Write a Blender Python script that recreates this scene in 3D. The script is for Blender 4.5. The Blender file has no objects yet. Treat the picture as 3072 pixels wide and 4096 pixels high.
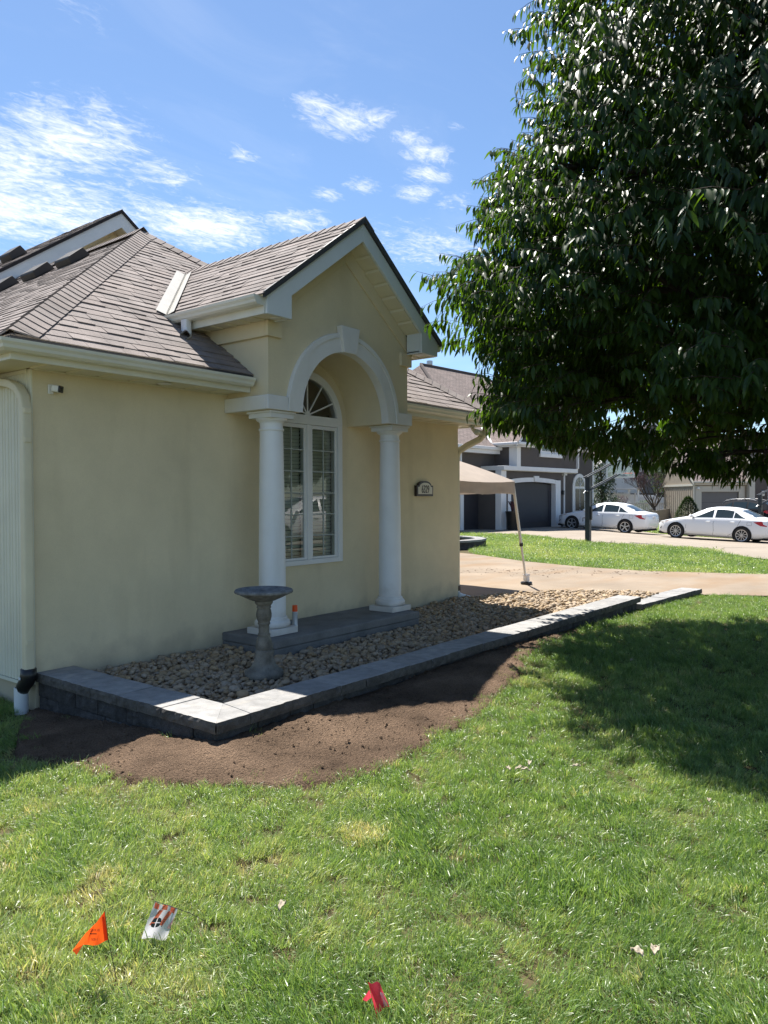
import bpy, bmesh, math, random
import numpy as np
from mathutils import Vector, Matrix, Euler
from mathutils import noise as mnoise
scene = bpy.context.scene
rng = random.Random(11)
nrg = np.random.default_rng(5)

# ------------------------------------------------------------------ camera
FPX, YAW, PITCH, ROLL = 3025.9, 0.66656, -0.0186, -0.0029
fw = Vector((math.cos(YAW)*math.cos(PITCH), math.sin(YAW)*math.cos(PITCH), math.sin(PITCH)))
rt0 = Vector((math.sin(YAW), -math.cos(YAW), 0))
up0 = rt0.cross(fw)
rt = math.cos(ROLL)*rt0 + math.sin(ROLL)*up0
up = -math.sin(ROLL)*rt0 + math.cos(ROLL)*up0
cam_d = bpy.data.cameras.new('camera')
cam = bpy.data.objects.new('camera', cam_d)
scene.collection.objects.link(cam)
M = Matrix((rt, up, -fw)).transposed().to_4x4()
M.translation = Vector((0, 0, 1.6))
cam.matrix_world = M
cam_d.sensor_fit = 'VERTICAL'
cam_d.sensor_height = 36.0
cam_d.lens = FPX/4096*36.0
cam_d.clip_end = 2000
cam_d.clip_start = 0.05
scene.camera = cam

# ------------------------------------------------------------------ light
SUNV = Vector((0.25, 0.445, 1.0)).normalized()
sun_d = bpy.data.lights.new('sun', 'SUN')
sun_d.energy = 4.4
sun_d.angle = math.radians(0.55)
sun_d.color = (1.0, 0.95, 0.87)
sun_o = bpy.data.objects.new('sun', sun_d)
scene.collection.objects.link(sun_o)
sun_o.rotation_euler = (-SUNV).to_track_quat('-Z', 'Y').to_euler()
sun_o.location = (10, 15, 40)
world = bpy.data.worlds.new('World')
scene.world = world
world.use_nodes = True
scene.view_settings.view_transform = 'Standard'
scene.view_settings.look = 'None'
scene.view_settings.gamma = 1.0
scene.view_settings.use_curve_mapping = False
scene.view_settings.exposure = 1.42
scene.cycles.max_bounces = 8
scene.cycles.transparent_max_bounces = 12
scene.cycles.use_denoising = True

def build_world():
    nt = world.node_tree; nt.nodes.clear(); N = nt.nodes.new; L = nt.links.new
    out = N('ShaderNodeOutputWorld'); bg = N('ShaderNodeBackground')
    sky = N('ShaderNodeTexSky'); sky.sky_type = 'NISHITA'; sky.sun_disc = False
    sky.sun_elevation = math.asin(SUNV.z)
    sky.sun_rotation = math.atan2(SUNV.x, SUNV.y)
    sky.air_density = 1.0; sky.dust_density = 0.25; sky.ozone_density = 2.6; sky.altitude = 300
    tc = N('ShaderNodeTexCoord')
    sep = N('ShaderNodeSeparateXYZ'); L(tc.outputs['Generated'], sep.inputs[0])
    zc = N('ShaderNodeMath'); zc.operation = 'MAXIMUM'; L(sep.outputs[2], zc.inputs[0]); zc.inputs[1].default_value = 0.06
    dx = N('ShaderNodeMath'); dx.operation = 'DIVIDE'; L(sep.outputs[0], dx.inputs[0]); L(zc.outputs[0], dx.inputs[1])
    dy = N('ShaderNodeMath'); dy.operation = 'DIVIDE'; L(sep.outputs[1], dy.inputs[0]); L(zc.outputs[0], dy.inputs[1])
    P = N('ShaderNodeCombineXYZ'); L(dx.outputs[0], P.inputs[0]); L(dy.outputs[0], P.inputs[1])
    def noise(scale, detail, rough, dist, stretch=(1, 1, 1), rot=0.0, off=(0, 0, 0)):
        mp = N('ShaderNodeMapping'); mp.inputs['Scale'].default_value = stretch
        mp.inputs['Rotation'].default_value = (0, 0, rot); mp.inputs['Location'].default_value = off
        L(P.outputs[0], mp.inputs[0])
        n = N('ShaderNodeTexNoise'); n.inputs['Scale'].default_value = scale; n.inputs['Detail'].default_value = detail
        n.inputs['Roughness'].default_value = rough; n.inputs['Distortion'].default_value = dist
        L(mp.outputs[0], n.inputs[0]); return n.outputs[0]
    def math2(op, a, b):
        m = N('ShaderNodeMath'); m.operation = op
        for i, v in enumerate((a, b)):
            if isinstance(v, (int, float)): m.inputs[i].default_value = v
            else: L(v, m.inputs[i])
        return m.outputs[0]
    def ramp(v, a, b, lo=0.0, hi=1.0):
        m = N('ShaderNodeMapRange'); m.interpolation_type = 'SMOOTHSTEP'
        m.inputs[1].default_value = a; m.inputs[2].default_value = b; m.inputs[3].default_value = lo; m.inputs[4].default_value = hi
        L(v, m.inputs[0]); return m.outputs[0]
    # where the clouds of this sky drift: broad bank low over the roofs, wisps beside it, scattered ones elsewhere
    BL = [((1.14, 2.02), (0.27, 0.36), 1.0), ((1.30, 2.6), (0.6, 0.6), 1.0), ((1.05, 2.25), (.3, .3), 1.0), ((1.42, 1.98), (.16, .14), .8), ((1.78, 2.25), (0.36, 0.32), 1.1), ((1.97, 1.96), (0.17, 0.17), .95),
          ((1.43, 1.34), (0.12, 0.09), .85), ((1.54, 1.31), (0.13, 0.13), 1.0), ((1.72, 1.25), (0.11, 0.08), .95), ((1.82, 1.27), (0.12, 0.08), 1.05), ((1.93, 1.36), (0.11, 0.09), .85), ((2.03, 1.46), (0.11, 0.10), .9), ((1.75, 1.12), (.05, .03), .45),
          ((1.88, 1.56), (0.09, 0.07), .8), ((1.86, 1.70), (0.08, 0.07), .75), ((1.48, 1.70), (.09, .06), .75), ((2.2, 1.4), (.15, .12), .45), ((2.5, 1.75), (.4, .3), .7),
          ((1.60, 1.57), (.03, .03), .4), ((0.84, 1.46), (.12, .10), .30),
          ((-1.5, 1.5), (.8, .6), .7), ((-1.2, -1.6), (.8, .9), .8), ((1.9, -1.5), (.8, .6), .75), ((3.5, .3), (.9, .6), .7), ((0.2, -2.6), (.7, .6), .7)]
    tot = None
    for c, s, a in BL:
        mp = N('ShaderNodeVectorMath'); mp.operation = 'SUBTRACT'; L(P.outputs[0], mp.inputs[0]); mp.inputs[1].default_value = (c[0], c[1], 0)
        sc = N('ShaderNodeVectorMath'); sc.operation = 'MULTIPLY'; L(mp.outputs[0], sc.inputs[0]); sc.inputs[1].default_value = (1/s[0], 1/s[1], 0)
        ln = N('ShaderNodeVectorMath'); ln.operation = 'LENGTH'; L(sc.outputs[0], ln.inputs[0])
        g = ramp(ln.outputs['Value'], 1.35, 0.0, 0.0, a)
        tot = g if tot is None else math2('MAXIMUM', tot, g)
    n1 = noise(5.5, 9, .64, 1.1, (1, 1.5, 1), 0.5)
    n2 = noise(15.0, 8, .66, 1.6, (1, 1.6, 1), 0.75, (3, 1, 0))
    nn = math2('ADD', math2('MULTIPLY', n1, .70), math2('MULTIPLY', n2, .55)); nn = math2('SUBTRACT', nn, .125)
    dens = math2('ADD', nn, math2('MULTIPLY', tot, .36))
    m = ramp(dens, .58, 1.06, 0.0, 0.97)
    m = math2('MULTIPLY', m, ramp(tot, 0.02, .30))
    veil = math2('MULTIPLY', ramp(noise(1.6, 6, .6, .8, (1, 1.8, 1), .6), .45, .8), .10)
    m = math2('MAXIMUM', m, veil)
    hz = ramp(sep.outputs[2], -.02, .08)
    m = math2('MULTIPLY', m, hz)
    mix = N('ShaderNodeMix'); mix.data_type = 'RGBA'
    tint = N('ShaderNodeMix'); tint.data_type = 'RGBA'; tint.blend_type = 'MULTIPLY'; tint.inputs[0].default_value = 1.0
    L(sky.outputs[0], tint.inputs[6]); tint.inputs[7].default_value = (SKYT[0], SKYT[1], SKYT[2], 1)
    L(m, mix.inputs[0]); L(tint.outputs[2], mix.inputs[6]); mix.inputs[7].default_value = (CLD[0], CLD[1], CLD[2], 1)
    L(mix.outputs[2], bg.inputs[0]); bg.inputs[1].default_value = 0.074
    L(bg.outputs[0], out.inputs[0])
SKYT = (0.74, 0.81, 0.86)
CLD = (6.2, 6.4, 6.8)
build_world()

# ------------------------------------------------------------------ helpers
COL = scene.collection
def ss(a, b, x):
    t = np.clip((x-a)/(b-a), 0, 1); return t*t*(3-2*t)
CY, SY = math.cos(YAW), math.sin(YAW)
def ground(X, Y):
    X = np.asarray(X, float); Y = np.asarray(Y, float)
    d = CY*X + SY*Y; l = SY*X - CY*Y
    z = ss(5, 10, d)*np.clip(.10-.02*l, -.1, .12)
    e = np.maximum(0, l-8.5); far = .05 - (.058*np.minimum(e, 5)*ss(0, 3, e) + .03*np.maximum(0, e-5)); far = np.maximum(far, -.8)
    z = z + (far-z)*ss(14, 30, d)
    z = z + .065*np.exp(-((Y-3.75)/.55)**2)*ss(2.3, 3.2, X)*(1-ss(6.5, 8.5, X))
    z = z - .11*ss(4.5, 5.9, Y)*(1-ss(3.4, 4.2, X))*(1-ss(8, 10, d))
    return z
def gz(x, y): return float(ground(x, y))
def LF(d, l, z=None):            # street frame: d metres down the street, l metres across it
    x, y = CY*d + SY*l, SY*d - CY*l
    return Vector((x, y, gz(x, y) if z is None else z))
def inpoly(P, X, Y):
    X = np.asarray(X); Y = np.asarray(Y); r = np.zeros(X.shape, bool); n = len(P); j = n-1
    for i in range(n):
        xi, yi = P[i][:2]; xj, yj = P[j][:2]
        c = ((yi > Y) != (yj > Y)) & (X < (xj-xi)*(Y-yi)/((yj-yi) if yj != yi else 1e-9)+xi)
        r ^= c; j = i
    return r

class MB:
    def __init__(s): s.v = []; s.f = []
    def add(s, vs, fs):
        k = len(s.v); s.v += [tuple(p) for p in vs]; s.f += [tuple(i+k for i in f) for f in fs]; return s
    def hexa(s, p): return s.add(p, [(0, 3, 2, 1), (4, 5, 6, 7), (0, 1, 5, 4), (1, 2, 6, 5), (2, 3, 7, 6), (3, 0, 4, 7)])
    def box(s, x0, y0, z0, x1, y1, z1):
        x0, x1 = min(x0, x1), max(x0, x1); y0, y1 = min(y0, y1), max(y0, y1); z0, z1 = min(z0, z1), max(z0, z1)
        return s.hexa([(x0, y0, z0), (x1, y0, z0), (x1, y1, z0), (x0, y1, z0), (x0, y0, z1), (x1, y0, z1), (x1, y1, z1), (x0, y1, z1)])
    def prism(s, pts, ext):
        n = len(pts); a = [Vector(p) for p in pts]; e = Vector(ext)
        return s.add(a+[p+e for p in a], [tuple(range(n))[::-1], tuple(range(n, 2*n))]+[(i, (i+1) % n, n+(i+1) % n, n+i) for i in range(n)])
    def strip(s, A, B, closed=False):
        n = len(A); k = n if closed else n-1
        return s.add(list(A)+list(B), [(i, (i+1) % n, n+(i+1) % n, n+i) for i in range(k)])
    def tube(s, path, r, n=8, cap=True, sq=None):
        path = [Vector(p) for p in path]; m = len(path)
        rr = r if isinstance(r, (list, tuple)) else [r]*m
        base = len(s.v); prev = None
        for i, p in enumerate(path):
            t = (path[min(i+1, m-1)]-path[max(i-1, 0)]).normalized()
            if prev is None:
                a = Vector((0, 0, 1)) if abs(t.z) < .9 else Vector((1, 0, 0))
                u = t.cross(a).normalized()
            else:
                u = (prev - t*prev.dot(t)).normalized()
            prev = u; w = t.cross(u)
            for k in range(n):
                an = 2*math.pi*(k+.5)/n
                if sq:
                    c, q = math.cos(an), math.sin(an); e = .35
                    c = math.copysign(abs(c)**e, c); q = math.copysign(abs(q)**e, q)
                    s.v.append(tuple(p+u*c*sq[0]+w*q*sq[1]))
                else:
                    s.v.append(tuple(p+(u*math.cos(an)+w*math.sin(an))*rr[i]))
        for i in range(m-1):
            for k in range(n):
                a = base+i*n+k; b = base+i*n+(k+1) % n
                s.f.append((a, b, b+n, a+n))
        if cap:
            s.f.append(tuple(base+k for k in range(n))[::-1]); s.f.append(tuple(base+(m-1)*n+k for k in range(n)))
        return s
    def lathe(s, prof, c=(0, 0, 0), n=32, wob=None):
        base = len(s.v); m = len(prof)
        for i, (r, z) in enumerate(prof):
            for k in range(n):
                an = 2*math.pi*k/n; q = r*(wob(an, z) if wob else 1)
                s.v.append((c[0]+q*math.cos(an), c[1]+q*math.sin(an), c[2]+z))
        for i in range(m-1):
            for k in range(n):
                a = base+i*n+k; b = base+i*n+(k+1) % n
                s.f.append((a, b, b+n, a+n))
        s.f.append(tuple(base+k for k in range(n))[::-1]); s.f.append(tuple(base+(m-1)*n+k for k in range(n)))
        return s
    def grid(s, fn, nu, nv):
        base = len(s.v)
        for j in range(nv+1):
            for i in range(nu+1): s.v.append(tuple(fn(i/nu, j/nv)))
        for j in range(nv):
            for i in range(nu):
                a = base+j*(nu+1)+i; s.f.append((a, a+1, a+nu+2, a+nu+1))
        return s
    def mesh(s, name):
        me = bpy.data.meshes.new(name); me.from_pydata([tuple(p) for p in s.v], [], s.f); me.validate(); me.update(); return me
    def build(s, name, mat, parent=None, smooth=False, bevel=0, bseg=2, label=None, auto=None):
        return obj(name, s.mesh(name), mat, parent, smooth, bevel, bseg, label, auto)

def obj(name, me, mat=None, parent=None, smooth=False, bevel=0, bseg=2, label=None, auto=None):
    o = bpy.data.objects.new(name, me); COL.objects.link(o)
    if mat is not None and len(me.materials) == 0: me.materials.append(mat)
    if smooth: me.polygons.foreach_set('use_smooth', [True]*len(me.polygons))
    if auto is not None and smooth:
        bm = bmesh.new(); bm.from_mesh(me)
        bmesh.ops.remove_doubles(bm, verts=bm.verts, dist=1e-5)
        bmesh.ops.recalc_face_normals(bm, faces=bm.faces)
        for e in bm.edges:
            if len(e.link_faces) == 2 and e.calc_face_angle(0) > auto: e.smooth = False
        bm.to_mesh(me); bm.free()
    if bevel:
        b = o.modifiers.new('bevel', 'BEVEL'); b.width = bevel; b.segments = bseg; b.limit_method = 'ANGLE'; b.angle_limit = math.radians(35)
    if label: o['label'] = label
    return o
_top = {}
def tag(o, label=None, cat=None, group=None, kind=None):
    for k, v in (('label', label), ('category', cat), ('group', group), ('kind', kind)):
        if v: o[k] = v
    return o
LOCALS = set()
def thing(name, label, cat, loc=(0, 0, 0), rz=None, group=None):
    o = bpy.data.objects.new(name, None); COL.objects.link(o)
    o.empty_display_size = .2; o.location = loc
    if rz is not None: o.rotation_euler = (0, 0, rz); LOCALS.add(o.name)
    else: _top[o.name] = Vector(loc)
    return tag(o, label, cat, group)
_obj0 = obj
def obj(name, me, mat=None, parent=None, smooth=False, bevel=0, bseg=2, label=None, auto=None):
    o = _obj0(name, me, mat, None, smooth, bevel, bseg, label, auto)
    if parent is not None:
        o.parent = parent
        if parent.name in LOCALS: LOCALS.add(o.name)
        elif parent.name in _top: o.matrix_parent_inverse = Matrix.Translation(-_top[parent.name])
        # a sub-part of a world-metre part: that part's own world matrix is the identity
    return o
def copy_tree(o, parent=None):
    c = o.copy(); COL.objects.link(c); c.parent = parent
    if o.name in LOCALS: LOCALS.add(c.name)
    for ch in list(o.children): copy_tree(ch, c)
    return c

# ------------------------------------------------------------------ materials
def mat(name, col, rough=.7, var=0.0, scale=8.0, bump=0.0, bscale=60.0, spec=.4, col2=None, metal=0.0, trans=0.0, coords='Position', grain=0.0, gscale=300.0, detail=5, objvar=0.0, stretch=(1, 1, 1), bdist=.01, streak=None, dirt=None):
    m = bpy.data.materials.new(name); m.use_nodes = True
    nt = m.node_tree; N = nt.nodes.new; L = nt.links.new
    b = nt.nodes['Principled BSDF']
    b.inputs['Roughness'].default_value = rough; b.inputs['Specular IOR Level'].default_value = spec; b.inputs['Metallic'].default_value = metal
    b.inputs['Base Color'].default_value = (*col, 1)
    if coords == 'Position':
        g = N('ShaderNodeNewGeometry'); src = g.outputs['Position']
    else:
        g = N('ShaderNodeTexCoord'); src = g.outputs['Object']
    mp = N('ShaderNodeMapping'); L(src, mp.inputs[0]); mp.inputs['Scale'].default_value = stretch; src = mp.outputs[0]
    cur = None
    def mixc(fac, a, bb, blend='MIX'):
        x = N('ShaderNodeMix'); x.data_type = 'RGBA'; x.blend_type = blend
        for sck, v in ((x.inputs[0], fac), (x.inputs[6], a), (x.inputs[7], bb)):
            if isinstance(v, tuple): sck.default_value = (*v, 1) if len(v) == 3 else v
            elif isinstance(v, (int, float)): sck.default_value = v
            else: L(v, sck)
        return x.outputs[2]
    cur = col
    if var or col2:
        n = N('ShaderNodeTexNoise'); n.inputs['Scale'].default_value = scale; n.inputs['Detail'].default_value = detail; n.inputs['Roughness'].default_value = .6
        L(src, n.inputs[0])
        mr = N('ShaderNodeMapRange'); mr.inputs[1].default_value = .32; mr.inputs[2].default_value = .68; L(n.outputs[0], mr.inputs[0])
        c2 = col2 if col2 else tuple(c*(1-var) for c in col)
        cur = mixc(mr.outputs[0], tuple(c2), tuple(min(1, c*(1+var*.5)) for c in col))
    if streak:
        n = N('ShaderNodeTexNoise'); n.inputs['Scale'].default_value = 1.0; n.inputs['Detail'].default_value = 4
        ms = N('ShaderNodeMapping'); ms.inputs['Scale'].default_value = streak[0]; L(g.outputs['Position'] if coords == 'Position' else src, ms.inputs[0]); L(ms.outputs[0], n.inputs[0])
        mr = N('ShaderNodeMapRange'); mr.inputs[1].default_value = streak[3] if len(streak) > 3 else .5; mr.inputs[2].default_value = .75; mr.inputs[4].default_value = streak[2]; L(n.outputs[0], mr.inputs[0])
        cur = mixc(mr.outputs[0], cur, tuple(streak[1]))
    if dirt:        # splashed soil at the foot of a wall
        sp = N('ShaderNodeSeparateXYZ'); L(g.outputs['Position'], sp.inputs[0])
        n = N('ShaderNodeTexNoise'); n.inputs['Scale'].default_value = 5.0; n.inputs['Detail'].default_value = 6; L(g.outputs['Position'], n.inputs[0])
        ma = N('ShaderNodeMath'); ma.operation = 'MULTIPLY_ADD'; L(n.outputs[0], ma.inputs[0]); ma.inputs[1].default_value = -.55; L(sp.outputs[2], ma.inputs[2])
        mr = N('ShaderNodeMapRange'); mr.inputs[1].default_value = dirt[0]-.27; mr.inputs[2].default_value = dirt[1]-.27; mr.inputs[4].default_value = .55; L(ma.outputs[0], mr.inputs[0])
        cur = mixc(mr.outputs[0], cur, tuple(dirt[2]))
    if grain:
        n = N('ShaderNodeTexNoise'); n.inputs['Scale'].default_value = gscale; n.inputs['Detail'].default_value = 2; L(src, n.inputs[0])
        mr = N('ShaderNodeMapRange'); mr.inputs[1].default_value = .3; mr.inputs[2].default_value = .7; mr.inputs[3].default_value = 1-grain; mr.inputs[4].default_value = 1+grain; L(n.outputs[0], mr.inputs[0])
        cb = N('ShaderNodeCombineXYZ')
        for i in range(3): L(mr.outputs[0], cb.inputs[i])
        cur = mixc(1.0, cur, cb.outputs[0], 'MULTIPLY')
    if objvar:
        oi = N('ShaderNodeObjectInfo'); at = N('ShaderNodeAttribute'); at.attribute_name = 'tone'
        ad = N('ShaderNodeMath'); ad.operation = 'ADD'; L(oi.outputs['Random'], ad.inputs[0]); L(at.outputs['Fac'], ad.inputs[1])
        fr = N('ShaderNodeMath'); fr.operation = 'FRACT'; L(ad.outputs[0], fr.inputs[0])
        mr = N('ShaderNodeMapRange'); mr.inputs[3].default_value = 1-objvar; mr.inputs[4].default_value = 1+objvar; L(fr.outputs[0], mr.inputs[0])
        hs = N('ShaderNodeHueSaturation'); L(mr.outputs[0], hs.inputs['Value'])
        m2 = N('ShaderNodeMath'); m2.operation = 'MULTIPLY'; L(fr.outputs[0], m2.inputs[0]); m2.inputs[1].default_value = 7.31
        f2 = N('ShaderNodeMath'); f2.operation = 'FRACT'; L(m2.outputs[0], f2.inputs[0])
        mh = N('ShaderNodeMapRange'); mh.inputs[3].default_value = 1-objvar; mh.inputs[4].default_value = 1+objvar; L(f2.outputs[0], mh.inputs[0]); L(mh.outputs[0], hs.inputs['Saturation'])
        if isinstance(cur, tuple): hs.inputs['Color'].default_value = (*cur, 1)
        else: L(cur, hs.inputs['Color'])
        cur = hs.outputs[0]
    if not isinstance(cur, tuple): L(cur, b.inputs['Base Color'])
    if bump:
        n = N('ShaderNodeTexNoise'); n.inputs['Scale'].default_value = bscale; n.inputs['Detail'].default_value = 4; n.inputs['Roughness'].default_value = .65; L(src, n.inputs[0])
        bp = N('ShaderNodeBump'); bp.inputs['Strength'].default_value = bump; bp.inputs['Distance'].default_value = bdist
        L(n.outputs[0], bp.inputs['Height']); L(bp.outputs[0], b.inputs['Normal'])
    if trans:
        tr = N('ShaderNodeBsdfTranslucent'); mx = N('ShaderNodeMixShader'); mx.inputs[0].default_value = trans
        if isinstance(cur, tuple): tr.inputs[0].default_value = (*cur, 1)
        else: L(cur, tr.inputs[0])
        L(b.outputs[0], mx.inputs[1]); L(tr.outputs[0], mx.inputs[2]); L(mx.outputs[0], nt.nodes['Material Output'].inputs[0])
    return m
def text_mesh(body, size, ext=0.0):
    cu = bpy.data.curves.new('text', 'FONT'); cu.body = body; cu.size = size; cu.align_x = 'CENTER'; cu.align_y = 'CENTER'; cu.extrude = ext
    o = bpy.data.objects.new('text', cu); COL.objects.link(o); bpy.context.view_layer.update()
    me = bpy.data.meshes.new_from_object(o.evaluated_get(bpy.context.evaluated_depsgraph_get())); bpy.data.objects.remove(o); return me
TXT = {b: text_mesh(b, s, e) for b, s, e in (('6329', .150, .002), ('BURIED', .0125, 0), ('1-800', .0125, 0))}
MT = {}
MT['stucco'] = mat('cream_stucco', (.70, .61, .42), .9, .10, 1.3, .35, 170, .2, grain=.05, gscale=220, bdist=.004, streak=((3.0, 3.0, .5), (.44, .37, .235), .30, .55), dirt=(.38, .07, (.30, .26, .20)))
MT['stucco_white'] = mat('white_stucco', (.73, .725, .70), .88, .06, 3, .5, 150, .2, bdist=.005, streak=((6, 6, 1.0), (.55, .53, .47), .40, .52))
MT['white'] = mat('white_paint', (.74, .745, .74), .45, .05, 4, .04, 60, .4)
MT['column'] = mat('column_paint', (.81, .815, .82), .48, .05, 3, .06, 40, .3, streak=((5, 5, .7), (.60, .58, .53), .40, .55), dirt=(.52, .30, (.42, .38, .32)))
MT['cream_metal'] = mat('cream_metal', (.70, .69, .60), .38, .06, 3, .02, 30, .5)
MT['downspout'] = mat('cream_pipe', (.66, .60, .43), .45, .08, 3, .02, 30, .4)
MT['siding'] = mat('cream_siding', (.68, .665, .54), .5, .08, 2, .05, 80, .4)
MT['soffit'] = mat('soffit_vinyl', (.70, .655, .50), .55, .06, 3, .03, 50, .4)
MT['fascia'] = mat('fascia_board', (.66, .70, .70), .5, .05, 3, .03, 50, .4)
MT['shingle'] = mat('asphalt_shingle', (.232, .200, .186), .92, .24, 3.5, .5, 420, .25, grain=.36, gscale=330, objvar=.10, bdist=.004)
MT['underlay'] = mat('roof_underlay', (.035, .03, .03), .95)
MT['drip'] = mat('drip_edge', (.05, .05, .052), .5)
MT['valley'] = mat('valley_metal', (.36, .35, .32), .5, .1, 4, spec=.4)
MT['vent'] = mat('vent_plastic', (.045, .04, .035), .6)
MT['concrete'] = mat('slab_concrete', (.19, .19, .19), .85, .25, 4, .3, 120, .3, grain=.12, gscale=160)
MT['cap'] = mat('cap_stone', (.265, .262, .258), .85, .22, 11, .35, 200, .3, grain=.16, gscale=420, objvar=.10, coords='Position', bdist=.004, streak=((9, 9, 9), (.40, .37, .33), .5, .52))
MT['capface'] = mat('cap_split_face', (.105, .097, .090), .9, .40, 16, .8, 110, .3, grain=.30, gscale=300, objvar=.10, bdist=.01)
MT['block'] = mat('split_block', (.060, .057, .057), .9, .5, 14, .9, 80, .3, grain=.4, gscale=240, objvar=.26, bdist=.012)
MT['soil'] = mat('raked_soil', (.178, .122, .083), .95, .50, 1.9, 1.0, 60, .1, grain=.40, gscale=130, bdist=.05, detail=9)
MT['earth'] = mat('bare_earth', (.09, .075, .04), .95, .3, 5, .5, 60, .1)
MT['stone'] = mat('river_stone', (.36, .275, .185), .75, .20, 22, .25, 120, .3, objvar=.22, grain=.08, gscale=300, coords='Position')
MT['gravel_base'] = mat('gravel_base', (.12, .10, .08), .9, .4, 30, .8, 60)
MT['drive'] = mat('drive_concrete', (.25, .20, .149), .9, .20, .8, .2, 160, .2, grain=.08, gscale=90, streak=((.35, 1.4, 1), (.22, .140, .075), .75, .47))
MT['drive_far'] = mat('far_concrete', (.27, .23, .185), .9, .12, .5, .2, 90, .2, grain=.06, gscale=40)
MT['joint'] = mat('joint_crack', (.12, .10, .08), .9)
MT['bath'] = mat('bath_concrete', (.21, .195, .165), .85, .45, 11, .45, 90, .3, grain=.18, gscale=260, streak=((14, 14, 6), (.07, .065, .06), .7, .5))
MT['bath_bowl'] = mat('bowl_concrete', (.20, .205, .21), .85, .4, 18, .5, 110, .3, grain=.2, gscale=260)
MT['black'] = mat('black_plastic', (.015, .015, .016), .4, spec=.5)
MT['dark_bronze'] = mat('dark_bronze', (.025, .016, .014), .45, .3, 30, spec=.5)
MT['plate'] = mat('plaque_face', (.66, .63, .54), .6)
MT['pvc'] = mat('pvc_white', (.72, .74, .74), .35, .05, 6, spec=.5)
MT['rubber'] = mat('tyre_rubber', (.018, .018, .018), .8)
MT['alloy'] = mat('alloy_rim', (.45, .45, .46), .32, metal=.7)
MT['chrome'] = mat('chrome', (.7, .7, .7), .15, metal=1.0)
MT['carwhite'] = mat('white_car_paint', (.78, .79, .80), .22, spec=.6)
MT['cardark'] = mat('dark_car_paint', (.010, .012, .017), .7, spec=.05)
MT['carglass'] = mat('car_glass', (.02, .03, .03), .06, spec=.8)
MT['arch'] = mat('wheel_arch', (.01, .01, .01), .9)
MT['red_lamp'] = mat('red_lamp', (.42, .015, .02), .2, spec=.7)
MT['clear_lamp'] = mat('clear_lamp', (.5, .48, .45), .12, spec=.8)
MT['amber'] = mat('amber_lamp', (.7, .25, .03), .2)
MT['taupe'] = mat('taupe_stucco', (.105, .092, .086), .9, .10, 1.2, .3, 60, .2)
MT['charcoal'] = mat('charcoal_door', (.036, .035, .042), .5, .08, 2)
MT['farwhite'] = mat('far_white_trim', (.72, .72, .72), .6, .05, 2)
MT['farglass'] = mat('far_glass', (.05, .06, .07), .08, spec=.7)
MT['tan'] = mat('tan_siding', (.30, .255, .20), .8, .1, 2, .3, 40)
MT['tan_trim'] = mat('tan_trim', (.50, .48, .42), .6)
MT['greydoor'] = mat('grey_door', (.15, .145, .145), .55, .06, 2)
MT['tanfence'] = mat('tan_vinyl', (.42, .38, .32), .6, .05, 1)
MT['canvas'] = mat('tan_canvas', (.45, .385, .33), .85, .08, 5, .15, 40, trans=.3)
MT['pole'] = mat('pole_paint', (.62, .60, .56), .4, spec=.5)
MT['hoop'] = mat('hoop_steel', (.018, .028, .038), .4, .2, 6, spec=.5)
MT['bag'] = mat('white_bag', (.74, .72, .72), .6, .15, 30)
MT['orange'] = mat('orange_vinyl', (.88, .11, .015), .45, trans=.6)
MT['stripe'] = mat('stripe_vinyl', (.92, .26, .14), .45, trans=.75)
MT['stripe_pale'] = mat('pale_stripe_vinyl', (.86, .50, .46), .45, trans=.6)
MT['orange_hem'] = mat('orange_hem', (.85, .06, .01), .45, trans=.3)
MT['whitevinyl'] = mat('white_vinyl', (.66, .64, .70), .45, trans=.5)
MT['pinkred'] = mat('pinkred_vinyl', (.92, .08, .13), .4, trans=.75)
MT['ink'] = mat('flag_ink', (.03, .02, .02), .6)
MT['inkgrey'] = mat('logo_ink', (.05, .055, .065), .6)
MT['wire'] = mat('flag_wire', (.06, .055, .05), .5, metal=.6)
MT['cancap'] = mat('orange_cap', (.90, .10, .012), .4)
MT['canbody'] = mat('can_body', (.55, .57, .60), .35, metal=.2)
MT['canlabel'] = mat('can_label', (.02, .025, .05), .4)
MT['dry'] = mat('dry_leaf', (.35, .30, .225), .8, .25, 60, .3, 200)
MT['bark'] = mat('tree_bark', (.055, .042, .035), .9, .4, 12, .8, 40)
MT['greybark'] = mat('grey_bark', (.10, .085, .075), .9, .4, 12, .5, 40)
MT['purple'] = mat('purple_leaf', (.07, .025, .035), .6, .4, 5, trans=.25)
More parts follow.
